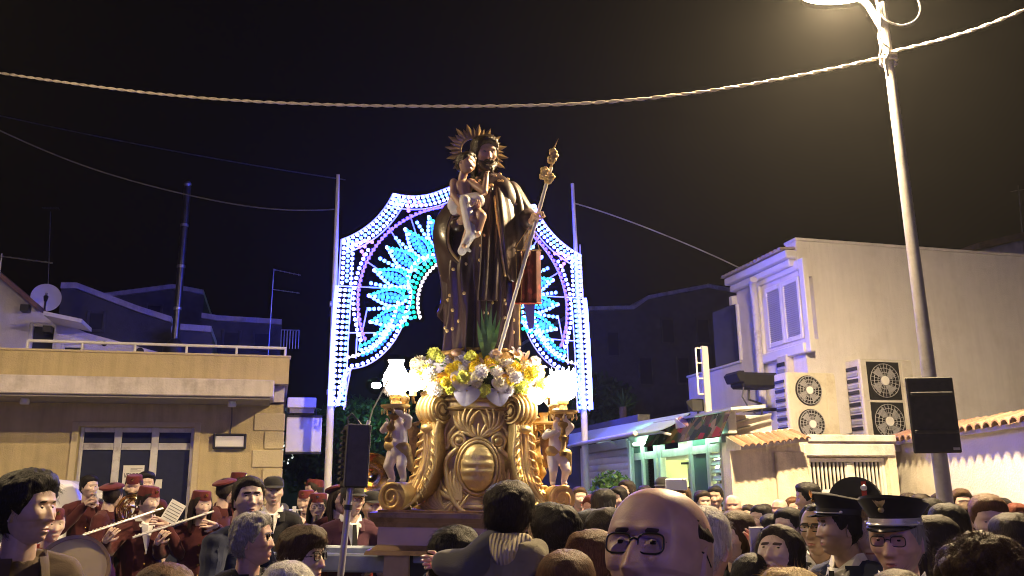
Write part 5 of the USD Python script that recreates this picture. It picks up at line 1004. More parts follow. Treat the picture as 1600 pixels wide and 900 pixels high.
    if glasses:
        ey = h.eyes(); f_ = []
        yl = min(e[1] for e in ey) - .0175
        rim_of = lambda e: [(e[0] + .024 * np.sign(math.cos(q)) * abs(math.cos(q)) ** .6, yl + .10 * abs(e[0] + .02 * math.cos(q)) ** 2 * 8, e[2] - .003 + .0165 * np.sign(math.sin(q)) * abs(math.sin(q)) ** .6) for q in np.linspace(0, 2 * PI, 25)[:-1]]
        gl = obj('glasses', H(cat([tube(rim_of(e), .0016 if glasses != 'thick' else .0028, 6, closed=True) for e in ey] + [tube([(-.008, yl, .014), (0, yl - .002, .017), (.008, yl, .014)], .0018, 6)] + [tube([(sg * .053, yl + .012, .013), (sg * .069 * h.w, yl + .035, .013), (sg * .079 * h.w, .005, .012), (sg * .077 * h.w, .03, -.005)], .0018 if glasses != 'thick' else .0028, 6) for sg in (-1, 1)])), M['glasses'], t_, smooth=True)
        for e in ey: obj('lens', H(hullp([np.array(q) + [0, dy_, 0] for q in rim_of(e) for dy_ in (0, .0012)])), M['lens'], gl, smooth=True)
    if shirt:                                                  # shirt front and collar in the neck opening
        nk = s['neck'] * np.array([ks, ks, k]); cl = []
        for sg in (-1, 1): cl.append(hullp([nk + np.array(q) * ks for q in ((sg * .075, .02, .055), (sg * .07, -.03, .05), (sg * .012, -.098, -.015), (sg * .055, -.098, -.045), (sg * .085, -.03, .0), (sg * .085, .03, .0))]))
        obj('collar', cat(cl), CL[shirt], t_, smooth=False)
        ft = [nk + np.array(q) * ks for q in ((-.05, -.09, -.01), (.05, -.09, -.01), (0, -.128, -.25), (-.05, -.07, -.02), (.05, -.07, -.02), (0, -.11, -.25), (0.0, -.112, -.03))]; obj('shirt', hullp(ft), CL[shirt], t_, smooth=False)
        if shirt == 'white' and fem < .5:
            td = [nk + np.array(q) * ks for q in ((-.014, -.118, -.02), (.014, -.118, -.02), (-.010, -.122, -.045), (.010, -.122, -.045), (.024, -.142, -.24), (-.024, -.142, -.24), (0, -.12, -.23))]; obj('tie', hullp(td), CL['burgundy'] if hat == 'fez' else CL['black'], t_, smooth=False)
    jv = np.array(place(jk).vertices); PF_ = lambda x_, z_: jv[np.argsort((jv[:, 0] - x_ * ks) ** 2 + (jv[:, 2] - z_ * k) ** 2 + 4 * np.maximum(0, jv[:, 1] + .02))[:3], 1].min()
    def on(x_, z_, o_=.004): return np.array([x_ * ks, PF_(x_, z_) - o_, z_ * k])
    if coat and lod >= 1:
        nk = s['neck'] * np.array([ks, ks, k]); th_ = np.linspace(.5, 2 * PI - .5, 25); rows_ = [np.stack([np.sin(th_) * r_[0], -np.cos(th_) * r_[1] + r_[2], np.full(25, r_[3]) - .02 * (np.cos(th_) > .3)], 1) for r_ in ((.100, .086, -.008, -.045), (.086, .078, -.012, .012), (.090, .082, -.010, .022), (.104, .094, -.006, -.012), (.112, .098, -.006, -.05))]
        V_ = np.vstack(rows_) * ks + nk; F_ = [(i * 25 + j, i * 25 + j + 1, (i + 1) * 25 + j + 1) for i in range(4) for j in range(24)] + [(i * 25 + j, (i + 1) * 25 + j + 1, (i + 1) * 25 + j) for i in range(4) for j in range(24)]
        obj('coat_collar', trimesh.Trimesh(V_, F_, process=False), CL[coat] if isinstance(coat, str) else coat, t_, smooth=60)
        if group == BAND:
            for z_ in (1.30, 1.22, 1.14, 1.06): obj('button', mv(trimesh.creation.icosphere(1, .011), on(.0, z_)), M['brass'], t_, smooth=True)
        elif lod >= 2 or seed % 3 == 0: obj('zip', tube([on(0, z_, .002) for z_ in np.linspace(1.34, 1.0, 9)], .004, 5), M['grey_metal'], t_, smooth=True)
        elif seed % 3 == 1:
            sc_ = CL[('grey', 'beige', 'teal', 'red', 'plum', 'cream')[seed % 6]]; ring_ = [nk + ks * np.array([.098 * math.sin(a_), -.088 * math.cos(a_), .005 + .012 * math.sin(3 * a_)]) for a_ in np.linspace(0, 2 * PI, 19)[:-1]]; obj('scarf', tube(ring_, .030 * ks, 8, closed=True), sc_, t_, smooth=True)
    if belt:
        P_ = [on(x_, z_, .006) for x_, z_ in zip(np.linspace(.13, -.12, 10), np.linspace(1.42, 1.0, 10))]; up_ = np.array([.022, 0, .014]); obj('shoulder_belt', cat([hullp([q + sg_ * up_ + [0, d_, 0] for q in (a_, b_) for sg_ in (-1, 1) for d_ in (0, .006)]) for a_, b_ in zip(P_[:-1], P_[1:])]), CL['white'], t_, smooth=False); obj('belt_buckle', mv(rbox(-.025, -.008, -.03, .025, .004, .03, .004), P_[6]), M['brass'], t_, smooth=False)
    hats = {}
    hz0 = .014 if hat in ('officer', 'officer_plain') else 0.0
    def hat_part(nm, m, mat, par=None):
        m = mv(m, (0, .004, hz0)); return obj(nm, H(m), mat, par or t_, smooth=40)
    if hat == 'fez':
        pr = lathe([(0, .125), (.066, .122), (.074, .112), (.0815, .055), (.0835, .046), (.078, .046), (.06, .05)], 28); pr.apply_scale((1.0, 1.22, 1.0)); hh = hat_part('band_hat', mv(pr, (0, .004, .004), rx=-.10 if seed % 2 else .05), M['fez'])
        hat_part('badge', mv(lathe([(0, .004), (.012, .003), (.014, 0), (0, 0)], 10), (0, -.101, .09), rx=PI / 2), M['brass'], hh)
    if hat == 'beret':
        pr = lathe([(0, .02), (.07, .016), (.115, -.004), (.118, -.02), (.09, -.035), (.08, -.035)], 28); hat_part('beret', mv(pr, (0, .03, .10), rx=-.25), M['fez'])
    if hat in ('cap', 'flatcap'):
        pr = lathe([(0, .128), (.05, .124), (.078, .10), (.0845, .062), (.085, .045), (.078, .045)], 26); pr.apply_scale((1, 1.22, 1)); hh = hat_part('cap', mv(pr, (0, .002, .002)), CL['black']); vz = np.array([[r * math.sin(a), -.095 - (.055 if r > .05 else 0) * math.cos(a) ** 1.5, .054 - (.014 if r > .05 else 0) * math.cos(a)] for r in (.072,) for a in np.linspace(-1.2, 1.2, 13)])
        inn = np.array([[.08 * math.sin(a), -.10 * math.cos(a), .052] for a in np.linspace(-1.2, 1.2, 13)]); out = np.array([[.085 * math.sin(a), -.10 * math.cos(a) - .062 * math.cos(a) ** 1.2, .052 - .02 * math.cos(a)] for a in np.linspace(-1.2, 1.2, 13)]); V = np.vstack([inn, out]); V = np.vstack([V, V - [0, 0, .004]]); F_ = []
        for i in range(12): F_ += [(i, i + 1, 13 + i + 1), (i, 14 + i, 13 + i), (26 + i + 1, 26 + i, 39 + i + 1), (39 + i + 1, 26 + i, 39 + i), (13 + i, 14 + i, 40 + i), (13 + i, 40 + i, 39 + i)]
        hat_part('peak', trimesh.Trimesh(V, F_, process=False), CL['black'], hh)
    if hat in ('officer', 'officer_plain'):
        big = hat == 'officer'; a = np.linspace(0, 2 * PI, 37)[:-1]; rows = []
        for r, zf, zb2 in ((.0795, .040, .040), (.0815, .075, .07), (.094, .098, .082), (.112 if big else .106, .140 if big else .128, .098), (.108 if big else .10, .150 if big else .137, .104), (.06, .148 if big else .136, .108), (.0, .143 if big else .131, .11)):
            kf = (1 - np.cos(a)) / 2; zz = zf * (1 - kf) + zb2 * kf; rows.append(np.stack([r * np.sin(a), -r * 1.18 * np.cos(a), zz], 1))
        V = np.vstack(rows); N = 36; F_ = [(i * N + j, i * N + (j + 1) % N, (i + 1) * N + (j + 1) % N) for i in range(len(rows) - 1) for j in range(N)] + [(i * N + j, (i + 1) * N + (j + 1) % N, (i + 1) * N + j) for i in range(len(rows) - 1) for j in range(N)]
        crown = trimesh.Trimesh(V, F_, process=False); crown.merge_vertices(); crown.update_faces(crown.nondegenerate_faces()); crown.fix_normals(); hh = hat_part('officer_cap', crown, CL['black'])
        b = lathe([(.0835, .046), (.0850, .046), (.0850, .070), (.0835, .070)], 36); b.apply_scale((1, 1.18, 1)); hat_part('hat_band', b, M['silver'] if big else M['black'], hh)
        th = np.linspace(-1.25, 1.25, 17); inn = np.stack([.082 * np.sin(th), -.096 * np.cos(th), np.full(17, .046)], 1); out = np.stack([.088 * np.sin(th), -.098 * np.cos(th) - .046 * np.cos(th) ** 1.3, .050 - .020 * np.cos(th)], 1); V = np.vstack([inn, out]); V = np.vstack([V, V - [0, 0, .003]]); F_ = []
        for i in range(16): F_ += [(i, i + 1, 18 + i), (i, 18 + i, 17 + i), (34 + i + 1, 34 + i, 52 + i), (52 + i, 34 + i, 51 + i), (17 + i, 18 + i, 52 + i), (17 + i, 52 + i, 51 + i)]
        m_ = MAT('patent_peak', (.012, .012, .013), .12) if 'peak' not in M else M['peak']; M['peak'] = m_; hat_part('peak', trimesh.Trimesh(V, F_, process=False), m_, hh)
        cord = tube([(.087 * math.sin(q), -.103 * math.cos(q) - .002, .052 - .002 * math.cos(q)) for q in np.linspace(-1.3, 1.3, 17)], .0045 if big else .003, 6); hat_part('chin_cord', cord, M['silver'], hh)
        for sg in (-1, 1): hat_part('button', mv(trimesh.creation.icosphere(1, .007), (sg * .088, -.03, .055)), M['silver'], hh)
        # flaming grenade badge: a ball with a spray of flames
        bz = .104; fl = [hullp([(-.008, -.119 - .004, bz + .006), (.008, -.119 - .004, bz + .006), (.026 * math.sin(q), -.128, bz + .014 + .030 * math.cos(q)), (.018 * math.sin(q) + .004, -.126, bz + .02), (0, -.117, bz + .01)]) for q in np.linspace(-1.0, 1.0, 7)]; hat_part('badge', cat([mv(trimesh.creation.icosphere(2, .010), (0, -.115, bz - .004))] + fl), M['brass'] if not big else M['badge_gold'], hh)
    if hat == 'bicorn':
        a = np.linspace(0, PI, 25); prof = np.stack([.165 * np.cos(a), .205 * np.sin(a) ** .75], 1); P_ = Polygon(prof.tolist() + [(-.150, -.01), (.150, -.01)]).buffer(0); m_ = trimesh.creation.extrude_polygon(P_, .05); m_.apply_transform(np.array([[1, 0, 0, 0], [0, 0, 1, -.025], [0, 1, 0, .03], [0, 0, 0, 1.0]])); m_.invert()
        m_ = tri(mani(m_).refine_to_length(.02)) if m_.is_volume else m_; v_ = np.array(m_.vertices); v_[:, 1] *= 1.9 - 1.5 * np.clip((v_[:, 2] - .03) / .2, 0, 1); m_.vertices = v_; hh = hat_part('bicorn_hat', m_, CL['black'])
        for q, mt in (((-.014, .014, .0), 'red'),): hat_part('ribbon', hullp([(x_, y_, z_) for x_ in (.045, .075) for y_, z_ in ((-.056, .03), (-.054, .035), (-.024, .21), (-.018, .21), (-.05, .03))]), CL['red'], hh)
        hat_part('cockade', mv(lathe([(0, .006), (.016, .005), (.02, 0), (0, 0)], 12), (.06, -.034, .17), rx=PI / 2), M['silver'], hh); hat_part('edge_braid', tube([(.166 * math.cos(q), 0, .03 + .207 * math.sin(q) ** .75) for q in np.linspace(0, PI, 25)], .004, 6), M['silver'] if False else CL['black'], hh)
    if fuzz and hair not in ('none', None):
        pts, cnt = strands(h, hair, int(fuzz * (2.3 if lod >= 2 else 1.3)), fuzzlen, seed, fuzzlift, curl, t); pts = pts @ HR[:3, :3].T + HR[:3, 3]; curves('hair_strands', t_, pts, cnt, fw * .9, HAIR[hcol])
    t_head = HR
    return dict(prim=t_, HR=HR, base=base, by=by, W=trimesh.transformations.translation_matrix(base) @ R_, k=k, ks=ks, s=s, place=place)
M['badge_gold'] = MAT('badge_thread', (.42, .36, .20), .5, metal=.4)
# ================================================================ the processional float
def GOLD(name, col=(.68, .49, .20), patina=(.27, .17, .07), rough=.42, scale=7.0, lo=.42, hi=.66):
    return usdkit.material(stage, '/World/Looks/' + name, {'g': ('texture_coordinate', {}), 'n': ('noise_texture', {'scale': scale, 'detail': 6.0, 'roughness': .65}), 'r': ('rgb_ramp', {'ramp': [(lo, col), (hi, patina)]}), 'r2': ('rgb_ramp', {'ramp': [(.35, (rough,) * 3), (.75, (.62,) * 3)]}), 'bn': ('noise_texture', {'scale': 55.0, 'detail': 3.0}), 'b': ('bump', {'strength': .35, 'distance': .006}),
        'p': ('principled_bsdf', {'metallic': .5})}, [('g.object', 'n.vector'), ('g.object', 'bn.vector'), ('n.fac', 'r.fac'), ('n.fac', 'r2.fac'), ('r.color', 'p.base_color'), ('r2.color', 'p.roughness'), ('bn.fac', 'b.height'), ('b.normal', 'p.normal')], surface='p.BSDF')
M['gold'] = GOLD('gilding', lo=.5, hi=.78); M['gold_bright'] = GOLD('gilding_bright', (.80, .59, .25), (.44, .29, .11), .40, lo=.5, hi=.75); M['gold_dark'] = GOLD('gilding_worn', (.42, .26, .09), (.10, .055, .025), .45)
M['float_panel'] = MAT('float_panel', (.66, .50, .43), .5, var=.06, scale=4); M['float_mould'] = MAT('float_moulding', (.36, .24, .12), .42, var=.15, scale=6, dirt=(.12, .07, .035), dscale=5); M['beam'] = MAT('carrying_beam', (.42, .32, .20), .55, var=.12, scale=5, bump=.2); M['blue_cloth'] = CLOTH('pale_blue_board', (.35, .40, .48))
FY = 5.95
O = U(744, 800, FY); ZT = U(744, 803, 5.3)[2]                # pedestal centre and the platform's top
def q_(px, py, Y=FY): return U(px, py, Y) - np.array([O[0], O[1], ZT])
tiltR = math.radians(1.6)
fl = thing('processional_float', 'gilded baroque wooden float with scrolls and a ribbed oval carried by the crowd', 'float', (O[0], O[1], ZT), roty=tiltR)
xl, xr = q_(575, 800, 5.3)[0], q_(912, 800, 5.3)[0]; yf, yb = 5.3 - FY, .78
def frustum(x0, x1, y0, y1, z0, z1, g0, g1): return hullp([(x, y, z) for z, g in ((z0, g0), (z1, g1)) for x in (x0 - g, x1 + g) for y in (y0 - g, y1 + g)])
hT, hP, hB = .085, .105, .055
obj('top_moulding', cat(frustum(xl, xr, yf, yb, -.028, 0, 0, 0), frustum(xl, xr, yf, yb, -.058, -.0285, -.028, -.004), frustum(xl, xr, yf, yb, -hT, -.0585, -.045, -.032)), M['float_mould'], fl, smooth=False)
obj('frieze_panel', frustum(xl, xr, yf, yb, -hT - hP, -hT - .001, -.055, -.055), M['float_panel'], fl, smooth=False)
obj('base_moulding', cat(frustum(xl, xr, yf, yb, -hT - hP - hB * .5, -hT - hP - .001, -.02, -.05), frustum(xl, xr, yf, yb, -hT - hP - hB, -hT - hP - hB * .5 - .001, .012, .0)), M['float_mould'], fl, smooth=False)
obj('top_board', frustum(xl, xr, yf, yb, .001, .014, -.05, -.05), M['gold_dark'], fl, smooth=False)
zbm = -hT - hP - hB
for x in (q_(617, 870, 5.2)[0], q_(884, 870, 5.2)[0]): obj('support_leg', hullp([(x + dx * w_, y, z) for z, w_ in ((zbm - .003, .072), (-ZT + .02, .13)) for dx in (-1, 1) for y in (yf + .02, yf + .09)]), M['beam'], fl, smooth=False)
for y in (yf + .34, yb - .3): obj('carrying_beam', rbox(-1.35, y, zbm - .13, 1.3, y + .11, zbm - .02, .012), M['blue_cloth'], fl, smooth=False)
obj('cross_board', rbox(q_(650, 865, 5.5)[0], yf + .1, zbm - .05, q_(730, 865, 5.5)[0], yf + .25, zbm - .004, .005), M['blue_cloth'], fl, smooth=False)
obj('under_frame', frustum(xl, xr, yf, yb, zbm - .17, zbm - .004, -.16, -.14), M['black'], fl, smooth=False)
# pedestal body: rounded square sections
zP = q_(745, 617)[2]                                         # height of the pedestal's top
def rsq(hx, hy, z, n=48, e=3.2):
    th = np.linspace(0, 2 * PI, n, endpoint=False); c, s = np.cos(th), np.sin(th); return np.stack([hx * np.sign(c) * np.abs(c) ** (2 / e), hy * np.sign(s) * np.abs(s) ** (2 / e), np.full(n, z)], 1)
def loft(secs, cap=True):
    V = np.vstack(secs); n = len(secs[0]); F_ = [(i * n + j, i * n + (j + 1) % n, (i + 1) * n + (j + 1) % n) for i in range(len(secs) - 1) for j in range(n)] + [(i * n + j, (i + 1) * n + (j + 1) % n, (i + 1) * n + j) for i in range(len(secs) - 1) for j in range(n)]
    if cap:
        V = np.vstack([V, secs[0].mean(0), secs[-1].mean(0)]); k = len(V); F_ += [(k - 2, (j + 1) % n, j) for j in range(n)] + [(k - 1, (len(secs) - 1) * n + j, (len(secs) - 1) * n + (j + 1) % n) for j in range(n)]
    return trimesh.Trimesh(V, F_, process=False)
prof = [(0.015, .40), (.05, .40), (.07, .395), (.10, .38), (.16, .355), (.28, .325), (.42, .305), (.55, .315), (.63, .335), (.655, .35), (.68, .345), (zP - .05, .35), (zP - .045, .385), (zP - .012, .40), (zP, .37)]
obj('pedestal_body', loft([rsq(r, r * .96, z) for z, r in prof]), M['gold'], fl, smooth=40)
for z, r in ((.035, .41), (zP - .07, .365), (.66, .352)):
    ring = rsq(r, r * .96, z); obj('bead_moulding', tube(ring, .013, 8, closed=True), M['gold_bright'] if z < .1 else M['gold_dark'], fl, smooth=True)
def spiral(c, r0, turns, ax, th0=0.0, sgn=1, n=70, rmin=.2):
    """A spiral in the plane spanned by ax[0] and ax[1]."""
    t = np.linspace(0, 1, n); r = r0 * (1 - (1 - rmin) * t ** .9); a = th0 + sgn * 2 * PI * turns * t; return np.asarray(c) + r[:, None] * (np.cos(a)[:, None] * ax[0] + np.sin(a)[:, None] * ax[1])
def spl3(P, n=40):
    from scipy.interpolate import CubicSpline
    P = np.asarray(P, float); d = np.r_[0, np.cumsum(np.linalg.norm(np.diff(P, axis=0), axis=1))]; return CubicSpline(d, P)(np.linspace(0, d[-1], n))
Zv = np.array([0, 0, 1.0])
def volute_leg(ang, mat):
    """A corner bracket: scroll at the top, fluted leg sweeping down and out, in the vertical plane at an angle."""
    u = np.array([math.cos(ang), math.sin(ang), 0]); w = np.array([-math.sin(ang), math.cos(ang), 0]); parts = []
    P2 = spl3([(.40, .60), (.41, .50), (.405, .38), (.425, .26), (.50, .13), (.61, .045), (.69, .012)], 40)     # (out, up)
    wid = np.interp(np.linspace(0, 1, 40), [0, .3, .7, 1], [.085, .090, .10, .07]); thick = np.interp(np.linspace(0, 1, 40), [0, .5, .8, 1], [.05, .085, .075, .025])
    core = []
    for (o, z), a, t in zip(P2, wid, thick): core.append(np.array([u * (o + dx * t) + w * (dy * a) + Zv * z for dx, dy in ((-.9, -.8), (-.9, .8), (.35, .9), (.6, .5), (.5, 0), (.6, -.5), (.35, -.9))]))
    c_ = loft(core); c_.fix_normals(); leg = obj('scroll_leg', c_, mat, fl, smooth=50)
    rib = []
    for k in range(7):
        f = (k - 3) / 3.4; wob = .006 * np.sin(np.linspace(0, 14, 40) + k * 1.3)
        rib.append(tube([u * (o + t * (.58 - .12 * abs(f))) + w * (f * a + wb) + Zv * z for (o, z), a, t, wb in zip(P2, wid, thick, wob)], np.interp(np.linspace(0, 1, 40), [0, .15, .6, .95, 1], [.006, .012, .014, .009, .004]) * (1.15 if k % 3 == 0 else .85), 6))
    for k in range(10):                                      # leaf tips curling off the flutes
        i = 5 + k * 3; (o, z), a, t = P2[i], wid[i], thick[i]
        for sg in (-1, 1): rib.append(tube([u * (o + t * .5) + w * (sg * a * .5) + Zv * z, u * (o + t * .85) + w * (sg * a * .85) + Zv * (z - .02), u * (o + t * .8) + w * (sg * a * 1.12) + Zv * (z - .05)], [.012, .011, .003], 6))
    obj('fluting', cat(rib), M['gold_bright'], leg, smooth=True, kind='stuff')
    vc = u * .395 + Zv * .655; R0 = .092
    drum = loft([np.array([vc + w * y + R0 * (math.cos(a) * u + math.sin(a) * Zv) for a in np.linspace(0, 2 * PI, 33)[:-1]]) for y in (-.085, -.03, .03, .085)]); drum.fix_normals(); vo = obj('volute', drum, mat, fl, smooth=40)
    for sg in (-1, 1): obj('spiral', tube(spiral(vc + w * sg * .087, R0 * .95, 2.3, (u, Zv), 1.2, 1), np.linspace(.013, .007, 70), 6), M['gold_dark'], vo, smooth=True)
    bands = [tube([vc + w * y + (R0 + .003) * (math.cos(a) * u + math.sin(a) * Zv) for a in np.linspace(0, 2 * PI, 33)[:-1]], .012, 6, closed=True) for y in (-.06, -.02, .02, .06)]; obj('ribbed_band', cat(bands), M['gold_bright'], vo, smooth=True, kind='stuff')
    obj('knob', mv(trimesh.creation.icosphere(2, 1), vc + u * .055 - Zv * .125, s=(.045, .045, .03)), M['gold_bright'], vo, smooth=True)
    obj('bracket_block', mv(rbox(-.07, -.075, 0, .06, .075, zP - .80 if zP > .84 else .03, .012), vc * [1, 1, 0] + Zv * (.745), ang), M['gold_dark'], vo, smooth=False)
for a in (-.25, -.75, .25, .75): volute_leg(a * PI, M['gold'])
# cartouche and scroll work on the front
cf = np.array([q_(748, 730)[0], -.345, q_(748, 731, 5.6)[2]]); X = np.array([1.0, 0, 0]); Yf = np.array([0, -1.0, 0])
a_, b_ = .115, .158
th = np.linspace(0, 2 * PI, 49)[:-1]; V = [cf + Yf * .075]; dome = []
for r in np.linspace(1, .0, 9)[:-1]: dome.append(np.stack([cf[0] + a_ * r * np.cos(th), np.full(48, cf[1]) - .075 * math.sqrt(1 - r * r * .92) * 1.0, cf[2] + b_ * r * np.sin(th)], 1))
# horizontal corrugations across the oval
d = loft(dome); v = np.array(d.vertices); v[:, 1] -= .014 * np.abs(np.sin((v[:, 2] - cf[2]) / .052 * PI)); d.vertices = v; d.fix_normals(); ct = obj('cartouche', d, M['gold_bright'], fl, smooth=True)
obj('rim', cat(*[tube(np.stack([cf[0] + (a_ + k) * np.cos(th), np.full(48, cf[1] - .028 + kk), cf[2] + (b_ + k) * np.sin(th)], 1), r, 8, closed=True) for k, kk, r in ((.006, 0, .012), (.027, .01, .009))]), M['gold'], ct, smooth=True)
def on_front(x, z, off=.02):
    """The pedestal's front at (x, z): y of its skin minus off."""
    r = np.interp(z, [p[0] for p in prof], [p[1] for p in prof]); return np.array([x, -r * .96 * (1 - min(1, abs(x) / r) ** 3.2) ** (1 / 3.2) - off if abs(x) < r else -off, z])
def stroke(P, r0, r1, n=26, off=.02, m=None, nm='scroll_ornament', par=None, rm=None):
    C = spl3(P, n); return tube([on_front(x, z, off) for x, z in C], np.interp(np.linspace(0, 1, n), [0, .5, 1], [r0, rm or (r0 + r1) / 2 * 1.1, r1]), 7)
SC = []
for sg in (-1, 1):
    cx = cf[0]; zc = cf[2]
    sp2 = [(cx + sg * (.125 + .045 * math.cos(t) * (1 - t / 14)), zc + .175 + .045 * math.sin(t) * (1 - t / 14)) for t in np.linspace(-1.2, 8.5, 30)[::-1]]
    SC.append(('scroll_ornament', stroke(sp2 + [(cx + sg * .175, zc + .09), (cx + sg * .20, zc - .04), (cx + sg * .15, zc - .2), (cx + sg * .05, zc - .29)], .007, .016, 70, .03, rm=.018)))
    SC.append(('scroll_knob', mv(trimesh.creation.icosphere(2, 1), on_front(cx + sg * .125, zc + .175, .02), s=(.028, .03, .028))))
    # acanthus sprays: fans of tapering strokes
    for (bx, bz, a0, a1, L, n_) in ((.09, -.20, .2, 1.5, .20, 7), (.20, -.26, -.1, 1.1, .17, 6), (.06, .23, .5, 1.7, .15, 5), (.20, .12, .6, 2.0, .17, 5)):
        fan = []
        for k in range(n_):
            a = a0 + (a1 - a0) * k / (n_ - 1); p0 = (cx + sg * bx, zc + bz); p1 = (cx + sg * (bx + L * .55 * math.cos(a)), zc + bz + L * .5 * math.sin(a)); p2 = (cx + sg * (bx + L * math.cos(a + .28)), zc + bz + L * math.sin(a + .28)); fan.append(stroke([p0, p1, p2], .009, .004, 12, .022, rm=.019))
        SC.append(('acanthus_leaf', cat(fan)))
    for k in range(6): SC.append(('fluted_stroke', stroke([(cx + sg * (.045 + k * .03), zc - .16 - k * .012), (cx + sg * (.09 + k * .035), zc - .23 - .01 * k), (cx + sg * (.13 + k * .04), zc - .335)], .005, .008, 16, .018, rm=.014)))
SC.append(('shell_crest', cat([stroke([(cf[0], cf[2] + .18), (cf[0] + .06 * math.sin(a), cf[2] + .20 + .03 * math.cos(a)), (cf[0] + .12 * math.sin(a), cf[2] + .20 + .085 * math.cos(a))], .008, .009, 10, .025, rm=.016) for a in np.linspace(-1.2, 1.2, 7)])))
for nm, m_ in SC: obj(nm, m_, M['gold_bright'] if nm != 'scroll_knob' else M['gold'], fl, smooth=True, kind='stuff' if nm in ('acanthus_leaf', 'shell_crest') else None)
# ---- putti carrying the candelabra
M['putto'] = MAT('painted_flesh', (.84, .74, .70), .45, var=.06, scale=9, bump=.1); M['putto_gold'] = GOLD('gilded_putto', (.55, .34, .10), (.25, .14, .05), .35)
def putto(label, c, yaw, s=1.0, mat='putto', arm=1):
    t = thing('cherub_statue', label, 'statue', c, yaw)
    b = [((0, 0, .30), (.052, .045, .05), (0, .0, .22), (.058, .05, .05)), ((0, 0, .22), .056, (.008, -.008, .17), .052), ((0, 0, .34), .026, (0, -.005, .385), .026)]
    for sg in (-1, 1): b += [((sg * .032, 0, .17), .040, (sg * .042, -.045, .09), .030), ((sg * .042, -.045, .09), .028, (sg * .036, .0, .015), .018), ((sg * .036, .0, .012), .016, (sg * .04, -.035, .008), .012)]
    b += [((.055, 0, .325), .026, (.085, -.04, .36), .021), ((.085, -.04, .36), .021, (.03, -.085, .40), .016), ((-.055, 0, .325), .026, (-.088, -.03, .30), .022), ((-.088, -.03, .30), .021, (-.035, -.085, .33), .016)]
    for (w_, dd) in (((.03, -.085, .40), (-.4, -.4, .6)), ((-.035, -.085, .33), (.5, -.4, .4))): b += fingers(w_, dd, (0, -1, .3), .32, .8)
    h = head_of(48, child=1.0, w=1.06, nose=.7)
    R3 = trimesh.transformations.translation_matrix((0, -.008, .445)) @ trimesh.transformations.rotation_matrix(-.15, (0, 0, 1)) @ np.diag([.50, .50, .50, 1])
    def H(m): m = m.copy(); m.apply_transform(R3); return m
    bd = cat(blob(b, .013, 8), H(h.mesh())); bd.apply_scale(s); obj('body', bd, M[mat], t, smooth=60)
    hm = cat(hair_mesh(h, 'curly', .03, 3, .02, 26.0)); hm = H(hm); hm.apply_scale(s); obj('hair', hm, M['gold_dark'], t, smooth=60)
    for sg in (-1, 1):
        wg = []
        for k in range(5): wg.append(hullp([(sg * (.03 + .0 * k), .045, .32), (sg * (.05 + .012 * k), .055, .34 - .01 * k), (sg * (.11 - .012 * k), .085, .36 - .055 * k), (sg * (.085 - .01 * k), .09, .33 - .06 * k), (sg * .04, .06, .30 - .02 * k)]))
        w2 = cat(wg); w2.apply_scale(s); obj('wing', w2, M['gold_dark'], t, smooth=False)
    dr = blob([((-.05, -.02, .21), .035, (.055, -.025, .19), .034), ((.055, -.02, .19), .034, (.075, .01, .08), .022)], .02, 6); dr.apply_scale(s); obj('drape', dr, M['gold'] if mat == 'putto' else M['gold_dark'], t, smooth=60)
    # scroll seat under the feet
    sc_ = loft([np.array([(.0 + .085 * math.cos(a), y, -.085 + .085 * math.sin(a)) for a in np.linspace(0, 2 * PI, 29)[:-1]]) for y in (-.075, 0, .075)]); sc_.fix_normals(); sc_.apply_scale(s); st = obj('scroll_seat', sc_, M['gold'], t, smooth=40)
    for y, off in ((-.078, -1), (.078, 1)): q2 = tube(spiral((0, y, -.085), .08, 1.9, (X, Zv), 1.0), np.linspace(.011, .006, 70), 6); q2.apply_scale(s); obj('spiral', q2, M['gold_bright'], st, smooth=True)
    return t
PF = 1.03
cL, cR, cG = U(622, 753, 5.48), U(872, 757, 5.62), U(836, 772, 6.15)
for c_ in (cL, cR): c_[2] = ZT + .175 * 1.05 + .012
cG[2] = ZT + .17 * .95 + .01
cR[2] -= .03
putto('pink winged cherub carrying the candelabra next to the loudspeaker', cL, -.35, 1.08)
putto('pink cherub with gilt hair carrying the candelabra next to the awning', cR, .25, 1.02)
putto('small gilded cherub between the pedestal and the second candelabra', cG, .9, .93, 'putto_gold')
